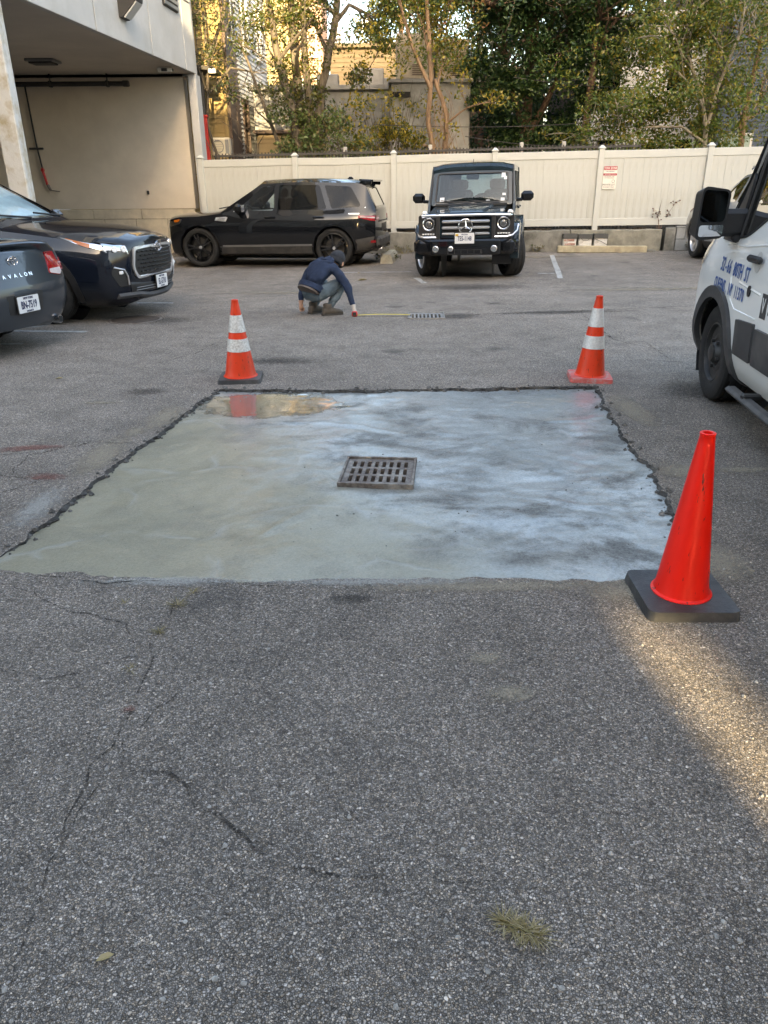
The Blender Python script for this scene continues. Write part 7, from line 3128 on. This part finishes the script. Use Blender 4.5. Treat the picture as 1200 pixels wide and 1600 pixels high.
# --- white house on the right with windows
wh = empty('white_house', (9, 31, yard_z), label='white boarded house with sash windows half hidden by the right-hand trees', cat='house')
C0, C1 = (6.55, 28.4), (11.2, 28.4)
wz = [(.65, 1.35, 4.35, 5.75), (2.9, 3.6, 4.35, 5.75), (.75, 1.4, 1.6, 2.9), (2.05, 2.7, 1.5, 2.8), (3.4, 4.0, 1.6, 2.9)]
local(siding('boards', M_WSID, wh, C0, C1, .5, 6.3, .14, wz), wh)
for w in wz:
    local(window(wh, C0, C1, *w, M_TRIMW, M_DPANE), wh)
b = MB()
b.box((8.88, 31.0, 3.3), (4.6, 5.0, 5.7), 0)
local(b.build('house_core', M_TRIMD, wh), wh)
b = MB()
b.box((8.88, 31.0, 6.45), (5.2, 5.8, .22), .02)
local(b.build('roof', M_WSID, wh), wh)
# --- navy building at the right edge
nb_ = empty('navy_building', (14, 29, yard_z), label='dark navy boarded building behind the far right trees', cat='building')
D0, D1 = (10.6, 26.6), (18, 26.6)
wz = [(1.6, 2.5, 5.2, 6.9), (2.6, 3.5, 5.2, 6.9), (4.6, 5.5, 5.2, 6.9)]
local(siding('boards', M_NAVY, nb_, D0, D1, .5, 9.0, .14, wz), nb_)
for w in wz:
    local(window(nb_, D0, D1, *w, M_TRIMW, M_DPANE), nb_)
b = MB()
b.box((14.3, 29.5, 4.7), (7.3, 5.6, 8.5), 0)
local(b.build('core', M_TRIMD, nb_), nb_)
tc = empty('greenhouse_frame', (10.25, 24.2, yard_z), label='small pale green glass panel in a frame behind the fence at the far right', cat='glass panel')
b = MB()
b.sheet(rect(-.4, 0.2, .5, 2.35), lambda u, v, t: (u, t, v), [rect(-.34, .26, .44, 2.29)], thick=.05)
b.build('frame', M_WHITEP, tc)
b = MB()
b.sheet(rect(-.34, .26, .44, 2.29), lambda u, v, t: (u, .02 + t, v), thick=.01)
b.build('pane', plain('pale_green_glass', (.34, .42, .36), .15, var=.2, vs=4), tc)

# ------------------------------------------------------------------ trees
def bark(name, c1, c2, sc=9):
    t = NT(name)
    co = t.n('Mapping', i_0=t.co(), i_3=(1, 1, .22)).outputs[0]
    nz = t.noise(sc, 6, .7, co, dist=.6)
    c = t.ramp(nz, [(.32, c1), (.68, c2)])
    t.set(Base_Color=c, Roughness=.92, Normal=t.bump(nz, .05, .9))
    return t.m


M_BARKG = bark('grey_bark', (.05, .04, .03), (.155, .125, .09))
M_BARKO = bark('orange_brown_bark', (.10, .062, .038), (.31, .195, .115))
M_BARKB = bark('red_brown_bark', (.07, .042, .028), (.20, .12, .075))
M_BARKP = bark('pale_bark', (.15, .125, .09), (.36, .31, .23))
L_DARK = leaf_mat('dark_green_leaf', [(.020, .050, .014), (.030, .070, .018), (.016, .040, .012), (.044, .085, .020), (.065, .10, .022)], .3)
L_OLIVE = leaf_mat('olive_leaf', [(.045, .070, .013), (.075, .088, .016), (.034, .054, .010), (.10, .098, .018), (.13, .105, .017)], .38)
L_YELL = leaf_mat('yellow_leaf', [(.20, .165, .015), (.30, .22, .018), (.11, .12, .016), (.33, .25, .03), (.07, .09, .015)], .42)
L_LIGHT = leaf_mat('light_green_leaf', [(.085, .135, .024), (.13, .17, .028), (.17, .18, .03), (.06, .10, .018), (.24, .19, .025)], .42)
L_BUSH = leaf_mat('bush_leaf', [(.085, .135, .035), (.12, .17, .05), (.16, .18, .06), (.17, .13, .055), (.065, .10, .028)], .3)
L_RUST = leaf_mat('rusty_leaf', [(.26, .10, .045), (.20, .08, .04), (.30, .16, .05), (.12, .08, .03)], .4)


def leaves(name, spots, m, parent, size, rnd, flat=.5):
    """spots: (centre, radius, count) clumps of small leaves"""
    V, F = [], []
    for c, rad, n in spots:
        c = Vector(c)
        for _ in range(n):
            while True:
                q = Vector((rnd.uniform(-1, 1), rnd.uniform(-1, 1), rnd.uniform(-1, 1)))
                if q.length < 1:
                    break
            q = q * (q.length ** -.35 if q.length > .05 else 1)
            p = c + Vector((q.x * rad, q.y * rad, q.z * rad * .75))
            nrm = Vector((rnd.gauss(0, .7), rnd.gauss(0, .7), rnd.uniform(.1, 1)))
            nrm.normalize()
            u = nrm.orthogonal().normalized()
            a = rnd.uniform(0, 6.28)
            u = (Matrix.Rotation(a, 3, nrm) @ u)
            w = nrm.cross(u)
            s = size * rnd.uniform(.6, 1.25)
            k = len(V)
            V += [tuple(p - u * s), tuple(p + w * s * flat - nrm * s * .12), tuple(p + u * s), tuple(p - w * s * flat - nrm * s * .12)]
            F.append((k, k + 1, k + 2))
            F.append((k, k + 2, k + 3))
    o = make(name, V, F, m, parent)
    return o


def branch_tree(root, stems, m_bark, rnd, depth=3, kids=4, spread=.75, up=.25, shrink=.62, twig=.012):
    """grow limbs from hand-set stems; returns the twig tips"""
    b = MB()
    tips = []

    def grow(p, d, L, r, lev):
        n = 4
        pts, rs = [p], [r]
        q = p
        for i in range(n):
            d = (d + Vector((rnd.gauss(0, .16), rnd.gauss(0, .16), rnd.gauss(0, .10) + .04))).normalized()
            q = q + d * L / n
            pts.append(q)
            rs.append(max(twig * .4, r * (1 - .62 * (i + 1) / n)))
        b.tube(pts, rs, 8 if r > .05 else 6 if r > .02 else 4, False)
        if lev <= 0:
            tips.append(pts[-1])
            tips.append(pts[-3])
            return
        for k in range(kids):
            i = rnd.choice((2, 3, 4, 4))
            dd = (d + Vector((rnd.gauss(0, spread), rnd.gauss(0, spread), rnd.gauss(0, spread * .6) + up))).normalized()
            grow(pts[i], dd, L * shrink * rnd.uniform(.8, 1.2), max(rs[i] * .68, twig), lev - 1)
    for st in stems:
        pts, r0, r1 = st[0], st[1], st[2]
        pts = [Vector(p) for p in pts]
        fine, rs = [], []
        for i in range(len(pts) - 1):
            for k in range(4):
                t = k / 4
                j = (noise.noise(pts[i] * 3 + Vector((k, i, 0))) * r0 * .35)
                fine.append(pts[i].lerp(pts[i + 1], t) + Vector((j, j * .5, 0)) * (0 if i == 0 and k == 0 else 1))
        fine.append(pts[-1])
        for k in range(len(fine)):
            rs.append(r0 + (r1 - r0) * k / (len(fine) - 1))
        b.tube(fine, rs, 10, False)
        m_ = st[3] if len(st) > 3 else kids
        for k in range(m_):
            i = rnd.randint(int(len(fine) * .45), len(fine) - 1)
            d = (fine[min(i + 1, len(fine) - 1)] - fine[i - 1]).normalized()
            dd = (d + Vector((rnd.gauss(0, spread), rnd.gauss(0, spread), rnd.gauss(0, spread * .5) + up))).normalized()
            grow(fine[i], dd, st[4] if len(st) > 4 else 1.6, rs[i] * .6, depth - 1)
    b.build('trunk', m_bark, root, smooth=True, angle=60)
    return tips


rt = random.Random(21)
# multi-stemmed tree on the left, ivy climbing its stems
t1 = empty('tree', (-2.0, 22.6, yard_z), label='multi-stemmed leaning tree with ivy-clad grey stems left of the patch of blue sky', cat='tree', group='trees behind the fence')
tips = branch_tree(t1, [
    ([(-.2, 0, 0), (-.2, 0, 1.8), (-.4, 0, 3.0), (-.75, .1, 4.4), (-1.0, .2, 6.6)], .16, .07, 5, 1.5),
    ([(-.05, .1, 0), (-.1, .1, 2.2), (-.25, .2, 4.2), (-.35, .3, 6.6)], .15, .07, 4, 1.5),
    ([(.1, 0, 0), (.12, 0, 2.4), (.0, .1, 4.4), (.1, .2, 6.8)], .14, .06, 4, 1.4),
    ([(.2, -.05, 0), (.28, 0, 2.2), (.42, .1, 3.4), (.85, .1, 5.0), (.95, .1, 6.6)], .15, .07, 5, 1.5),
    ([(.78, .1, 4.8), (1.2, .05, 5.25), (1.65, 0, 5.05), (1.95, 0, 4.3)], .06, .025, 4, .7),
    ([(-.4, .2, 0), (-.7, .3, 1.8), (-1.2, .2, 3.2), (-1.7, .2, 4.6)], .07, .03, 2, 1.0)], M_BARKG, rt, 3, 3, .7, .1, .6)
sp = [(p, .32, 22) for p in tips]
for k in range(170):
    z = rt.uniform(1.2, 5.6)
    sp.append((Vector((rt.gauss(-.05, .33) + (z - 2) * rt.choice((-.22, -.05, .02, .12)), rt.gauss(0, .15), z)), .22, 26))
leaves('crown', sp, L_OLIVE, t1, .05, rt)
leaves('ivy', [(Vector((rt.gauss(.15, .55), rt.gauss(0, .25), rt.uniform(.5, 2.9))), .38, 130) for k in range(52)], L_BUSH, t1, .055, rt)
# yellowing tree with twin orange-brown stems
t2 = empty('tree', (1.5, 21.9, yard_z), label='slim twin-stemmed tree with orange-brown bark and yellow leaves in front of the roof units', cat='tree', group='trees behind the fence')
tips = branch_tree(t2, [
    ([(.0, 0, 0), (-.05, 0, 1.6), (-.28, .05, 2.5), (-.22, .05, 3.6), (-.35, .1, 5.2), (-.25, .1, 7.0)], .085, .04, 6, 1.3),
    ([(.06, 0, 0), (.16, 0, 1.8), (.2, 0, 2.7), (-.12, .0, 3.5)], .08, .05, 2, .9),
    ([(-.24, 0, 3.3), (-.75, 0, 4.3), (-1.15, .1, 5.6), (-1.25, .1, 6.8)], .05, .025, 5, 1.0),
    ([(-.05, 0, 1.9), (-.42, -.05, 2.0)], .045, .03, 0)], M_BARKO, rt, 3, 3, .75, .2, .6)
sp = [(p, .30, 12) for p in tips]
for k in range(60):
    sp.append((Vector((rt.uniform(-2.3, .3), rt.uniform(-.3, .7), rt.uniform(.9, 4.6))), .32, 46))
leaves('crown', sp, L_YELL, t2, .055, rt)
leaves('upper_crown', [(Vector((rt.uniform(-1.5, .9), rt.uniform(-.2, .9), rt.uniform(3.9, 6.9))), .42, 60) for k in range(80)], L_LIGHT, t2, .05, rt)
leaves('rusty_leaves', [(Vector((rt.uniform(-.1, 1.0), rt.uniform(.2, .9), rt.uniform(4.4, 6.6))), .33, 34) for k in range(16)], L_RUST, t2, .05, rt)
b = MB()
for k in range(70):
    x, z = rt.gauss(.12, .16), rt.uniform(1.3, 3.4)
    b.tube([(x, -.06, z), (x + rt.gauss(0, .08), -.08, z - rt.uniform(.2, .6)), (x + rt.gauss(0, .12), -.05, z - rt.uniform(.6, 1.2))], .006, 3, False)
b.build('hanging_vines', M_BARKO, t2)
# the big dark tree
t3 = empty('tree', (4.3, 25.2, yard_z), label='large dense dark green tree filling the middle right behind the fence', cat='tree', group='trees behind the fence')
tips = branch_tree(t3, [
    ([(0, 0, 0), (.05, 0, 2.6), (.0, .1, 5.2), (.1, .1, 8.2)], .20, .08, 10, 2.6),
    ([(.05, 0, 2.2), (.9, -.3, 4.0), (1.4, -.4, 6.2)], .11, .05, 7, 2.0),
    ([(.0, 0, 2.4), (-.7, -.2, 4.2), (-1.0, -.3, 6.4)], .10, .05, 7, 1.8)], M_BARKB, rt, 3, 4, .85, .0, .62)
sp = [(p, .42, 34) for p in tips]
for k in range(330):
    a, z = rt.uniform(0, 6.28), rt.uniform(1.9, 8.2)
    rr = (2.35 if z > 3 else 1.9) * math.sin(math.pi * min(1, max(.12, (z - .9) / 8.6))) ** .5 * rt.uniform(.35, 1.0) ** .5
    sp.append((Vector((.35 + rr * math.cos(a), rr * math.sin(a) * .8, z)), rt.uniform(.28, .5), 105))
leaves('crown', sp, L_DARK, t3, .065, rt)
# straight reddish trunk with thin crown
t4 = empty('tree', (5.72, 23.7, yard_z), label='straight reddish-brown trunk rising beside the dark tree and the white house', cat='tree', group='trees behind the fence')
tips = branch_tree(t4, [([(-.06, 0, 0), (.0, 0, 2.0), (.10, 0, 3.6), (.12, .1, 5.6), (.2, .1, 7.6)], .125, .07, 12, 1.5)], M_BARKB, rt, 3, 3, .9, .1, .6)
sp = [(p, .38, 34) for p in tips if p.z > 3.6]
for k in range(110):
    sp.append((Vector((rt.gauss(.4, 1.1), rt.gauss(0, .6), rt.uniform(4.2, 7.6))), .4, 70))
leaves('crown', sp, L_DARK, t4, .06, rt)
# light, thin-crowned tree on the right
t5 = empty('tree', (8.35, 21.5, yard_z), label='light green thin-crowned tree with a pale curved trunk near the van', cat='tree', group='trees behind the fence')
tips = branch_tree(t5, [
    ([(.0, 0, 0), (.03, 0, 1.6), (-.05, 0, 2.35), (-.30, 0, 3.1), (-.75, .1, 4.0), (-1.0, .1, 5.4)], .075, .03, 8, 1.3),
    ([(-.03, 0, 2.2), (.1, 0, 3.2), (.45, 0, 4.4), (.55, .1, 5.8)], .05, .025, 8, 1.3),
    ([(-.05, 0, 2.0), (-.7, -.1, 2.35), (-1.6, -.1, 2.35), (-2.2, -.1, 2.1)], .035, .015, 7, 1.0)], M_BARKP, rt, 3, 4, .85, .0, .6)
sp = [(p, .26, 13) for p in tips]
for k in range(190):
    sp.append((Vector((rt.gauss(-.8, 1.35), rt.gauss(.1, .5), rt.gauss(3.7, 1.35))), .34, 60))
for k in range(110):
    sp.append((Vector((rt.uniform(-2.6, .6), rt.gauss(.2, .4), rt.uniform(1.2, 3.2))), .34, 50))
leaves('crown', [s_ for s_ in sp if s_[0][2] > .9], L_LIGHT, t5, .052, rt)
leaves('yellow_leaves', [(Vector((rt.gauss(-.9, .45), rt.gauss(0, .3), rt.uniform(3.3, 6.0))), .3, 40) for k in range(24)], L_YELL, t5, .045, rt)
t6 = empty('tree', (10.0, 23.0, yard_z), label='orange-brown trunk with a broken stub in front of the navy building', cat='tree', group='trees behind the fence')
tips = branch_tree(t6, [
    ([(.05, 0, 0), (-.02, 0, 1.4), (-.12, 0, 2.6), (.0, 0, 4.4), (.2, .1, 6.4)], .10, .05, 8, 1.5),
    ([(-.1, 0, 2.3), (-.28, -.05, 2.55)], .05, .035, 0)], M_BARKO, rt, 3, 3, .85, .0, .6)
sp = [(p, .3, 16) for p in tips]
for k in range(110):
    sp.append((Vector((rt.gauss(.1, 1.2), rt.gauss(0, .5), rt.uniform(2.2, 6.5))), .36, 50))
leaves('crown', sp, L_LIGHT, t6, .045, rt)
# leaves hanging in front of the yellow house
t7 = empty('tree', (-5.2, 23.6, yard_z), label='thin dark-stemmed tree hanging over the yellow boards by the white building', cat='tree', group='trees behind the fence')
tips = branch_tree(t7, [
    ([(.45, -.2, 0), (.75, -.2, 1.2), (.35, -.1, 2.6), (.5, 0, 4.2), (.45, 0, 6.4)], .045, .03, 8, 1.3),
    ([(.5, -.1, 3.4), (1.1, 0, 4.0), (1.7, .1, 3.9)], .04, .02, 5, .9),
    ([(.52, 0, 4.2), (1.0, .1, 5.2), (1.2, .2, 6.6)], .05, .03, 4, 1.0)], M_BARKG, rt, 3, 3, .8, .0, .6)
sp = [(p, .26, 12) for p in tips if p.z > 2.9]
for k in range(16):
    sp.append((Vector((rt.uniform(-.1, 1.5), rt.uniform(-.3, .4), rt.uniform(3.9, 6.6))), .28, 34))
leaves('crown', sp, L_OLIVE, t7, .048, rt)
# bare looping vines
b = MB()
for k in range(12):
    x0 = rt.uniform(-4.5, -2.6)
    pts = [Vector((x0, 22.9, .5))]
    d = Vector((rt.uniform(-.4, .4), rt.uniform(-.1, .1), 1))
    for i in range(9):
        d = (d + Vector((rt.gauss(0, .35), 0, -.10 * i * .3 + rt.gauss(0, .1)))).normalized()
        pts.append(pts[-1] + d * .36)
    b.tube(pts, [.022 - .0018 * i for i in range(10)], 5, False)
o = b.build('bare_vines', M_BARKG)
tag(o, 'bare brown looping vines tangled in front of the white clapboard side', 'vine')


def shrub(x, y, z, w, d, h, m, label, n=60, per=90, size=.045, twigs=26, m_t=M_BARKG):
    g = empty('shrub', (x, y, z), label=label, cat='shrub', group='shrubs behind the fence')
    b = MB()
    for k in range(twigs):
        a = rt.uniform(0, 6.28)
        tp_ = Vector((math.cos(a) * w * rt.uniform(.2, .9), math.sin(a) * d * rt.uniform(.2, .8), h * rt.uniform(.6, 1.05)))
        b.tube([(tp_.x * .15, tp_.y * .15, 0), tp_ * .6 + Vector((0, 0, .1)), tp_], [.016, .01, .004], 4, False)
    b.build('stems', m_t, g)
    sp_ = []
    for k in range(n):
        q = Vector((rt.uniform(-1, 1), rt.uniform(-1, 1), rt.uniform(0, 1)))
        if (q.x ** 2 + q.y ** 2 + q.z ** 2) > 1.1:
            q *= .75
        sp_.append((Vector((q.x * w, q.y * d, q.z * h * (1 - .25 * abs(q.x)))), rt.uniform(.16, .34), per))
    leaves('foliage', sp_, m, g, size, rt)
    return g


shrub(5.5, 21.4, yard_z, 1.45, .6, 2.4, L_BUSH, 'wide rounded grey-green bush behind the fence right of the boxy off-roader', 150, 120, .036)
shrub(7.4, 21.4, yard_z, 1.1, .4, 1.95, L_DARK, 'low dark green shrub behind the fence beneath the pale curved trunk', 46, 90, .045)
shrub(9.3, 21.6, yard_z, 1.0, .4, 1.8, L_DARK, 'dark green shrub behind the fence at the far right end', 36, 80, .045)
shrub(-.9, 22.4, yard_z, 1.1, .5, 2.7, L_BUSH, 'tall green shrub around the foot of the multi-stemmed tree', 60, 100, .045)
shrub(.2, 22.9, yard_z, 1.35, .5, 3.5, L_YELL, 'yellow-leaved shrub left of the orange-brown stems', 110, 80, .05)
shrub(.3, 22.2, yard_z, 1.0, .4, 1.6, L_DARK, 'dark green shrub at the foot of the yellow-leaved shrub', 34, 90, .045)
shrub(2.6, 22.0, yard_z, .7, .35, 1.85, L_BUSH, 'thin twiggy shrub just right of the orange-brown stems', 12, 40, .035, 40)
shrub(3.9, 22.2, yard_z, .9, .4, 1.9, L_DARK, 'dark shrub under the large dense tree', 36, 80, .05)

def backdrop_tree(x, y, r, h, m, label, nb=60, per=120, size=.10, z0=2.2):
    g = empty('tree', (x, y, yard_z), label=label, cat='tree', group='tall trees far behind the fence')
    tp = branch_tree(g, [([(0, 0, 0), (.1, 0, h * .35), (-.05, 0, h * .65), (.1, .1, h * .95)], .22, .07, 9, h * .22), ([(.05, 0, h * .3), (r * .5, 0, h * .6), (r * .6, .1, h * .8)], .11, .05, 5, h * .18)], M_BARKB, rt, 2, 4, .9, .1, .6)
    q_ = [(p, .4, 20) for p in tp]
    for k in range(nb):
        a, z = rt.uniform(0, 6.28), rt.uniform(z0, h)
        rr = r * math.sin(math.pi * min(1, max(.16, (z - z0 * .5) / (h - z0 * .4)))) ** .5 * rt.uniform(.2, 1) ** .5
        q_.append((Vector((rr * math.cos(a), rr * math.sin(a), z)), rt.uniform(.45, .8), per))
    leaves('crown', q_, m, g, size, rt)


backdrop_tree(3.6, 31.5, 2.4, 9.5, L_DARK, 'tall dark tree far behind the dense tree, left of the reddish trunk', 80, 120, .09, 1.0)
backdrop_tree(7.2, 34.5, 3.0, 10.0, L_DARK, 'tall dark tree beyond the white house, behind its left half', 90)
backdrop_tree(11.5, 35.0, 3.0, 10.5, L_OLIVE, 'tall olive tree beyond the white house, behind its right half', 90)
backdrop_tree(16.5, 33.0, 3.0, 10.0, L_DARK, 'tall dark tree beyond the navy building', 60)
backdrop_tree(.9, 39.5, 2.0, 9.8, L_OLIVE, 'tall olive tree far behind the beige roof units', 70)
backdrop_tree(-6.6, 44.5, 2.6, 11.0, L_OLIVE, 'tall olive tree far behind the pale yellow house', 50)

# overhead service cables
b = MB()
for (p, q, sag) in (((-.2, 22.2, 3.0), (9.5, 22.4, 3.45), .25), ((2.2, 22.0, 2.7), (6, 22.1, 2.5), .12), ((3.6, 23.4, 4.2), (9.8, 23.6, 4.1), .2)):
    p, q = Vector(p), Vector(q)
    b.tube([p.lerp(q, k / 14) - Vector((0, 0, sag * math.sin(math.pi * k / 14))) for k in range(15)], .010, 5, False)
tag(b.build('service_cable', M_PIPE), 'thin black service cables strung before the dark trees', 'cable')

# ------------------------------------------------------------------ the block behind the photographer, which shades the lot
M_BACKW = plain('back_block_brick', (.30, .24, .185), .9, var=.12, vs=2, bump=.01, bs=25)


def back_block(x0, x1, y0, y1, h, label):
    g = empty('apartment_block', ((x0 + x1) / 2, y1, 0), label=label, cat='building', group='blocks on the street side')
    ox, oy = (x0 + x1) / 2, y1
    b = MB()
    b.box(((x0 + x1) / 2 - ox, (y0 + y1) / 2 - oy, h / 2 - .2), (x1 - x0, y1 - y0, h + .4), 0)
    b.build('wall', M_BACKW, g)
    b = MB()
    b.box(((x0 + x1) / 2 - ox, (y0 + y1) / 2 - oy, h + .15), (x1 - x0 + .3, y1 - y0 + .3, .3), .03)
    b.build('cornice', M_STONE, g)
    z = 1.2
    while z < h - 2.0:
        x = x0 + 1.2
        while x < x1 - 2.0:
            b = MB()
            b.sheet(rect(-.6, -.85, .6, .85), lambda u, v, t: (x - ox + .6 + u, .06 - t, z + .9 + v), [rect(-.52, -.77, .52, .77)], thick=.1)
            f = b.build('window', M_TRIMW, g)
            b = MB()
            b.sheet(rect(-.52, -.77, .52, .77), lambda u, v, t: (x - ox + .6 + u, .02 - t, z + .9 + v), thick=.01)
            b.build('pane', M_DPANE, f)
            x += 2.9
        z += 3.1
    return g


BY = -15.0
g_ = back_block(-34, 2.95, -26, BY, BACK_H1, 'long brick apartment block on the street side behind the photographer')
back_block(5.00, 34, -25.2, BY, BACK_H2, 'taller brick apartment block on the street side beyond the alley')
b = MB()
b.box((18.675, -.4, (5.08 + BACK_H1) / 2), (.41, .8, BACK_H1 - 5.08), 0)
b.build('added_sun_baffle', M_BACKW, g_)  # unseen box, added so the sun patch widens towards the camera
br_ = empty('added_sun_stop', (4.18, BY - .5, 0), label='unseen box added across the alley to end the sun streak', cat='light blocker')
b = MB()
b.box((0, 0, (6.05 + BACK_H1) / 2), (1.62, .9, BACK_H1 - 6.05), 0)  # added out of view: blocks the sun above the gap, ending the streak
b.build('stop_box', M_BACKW, br_)
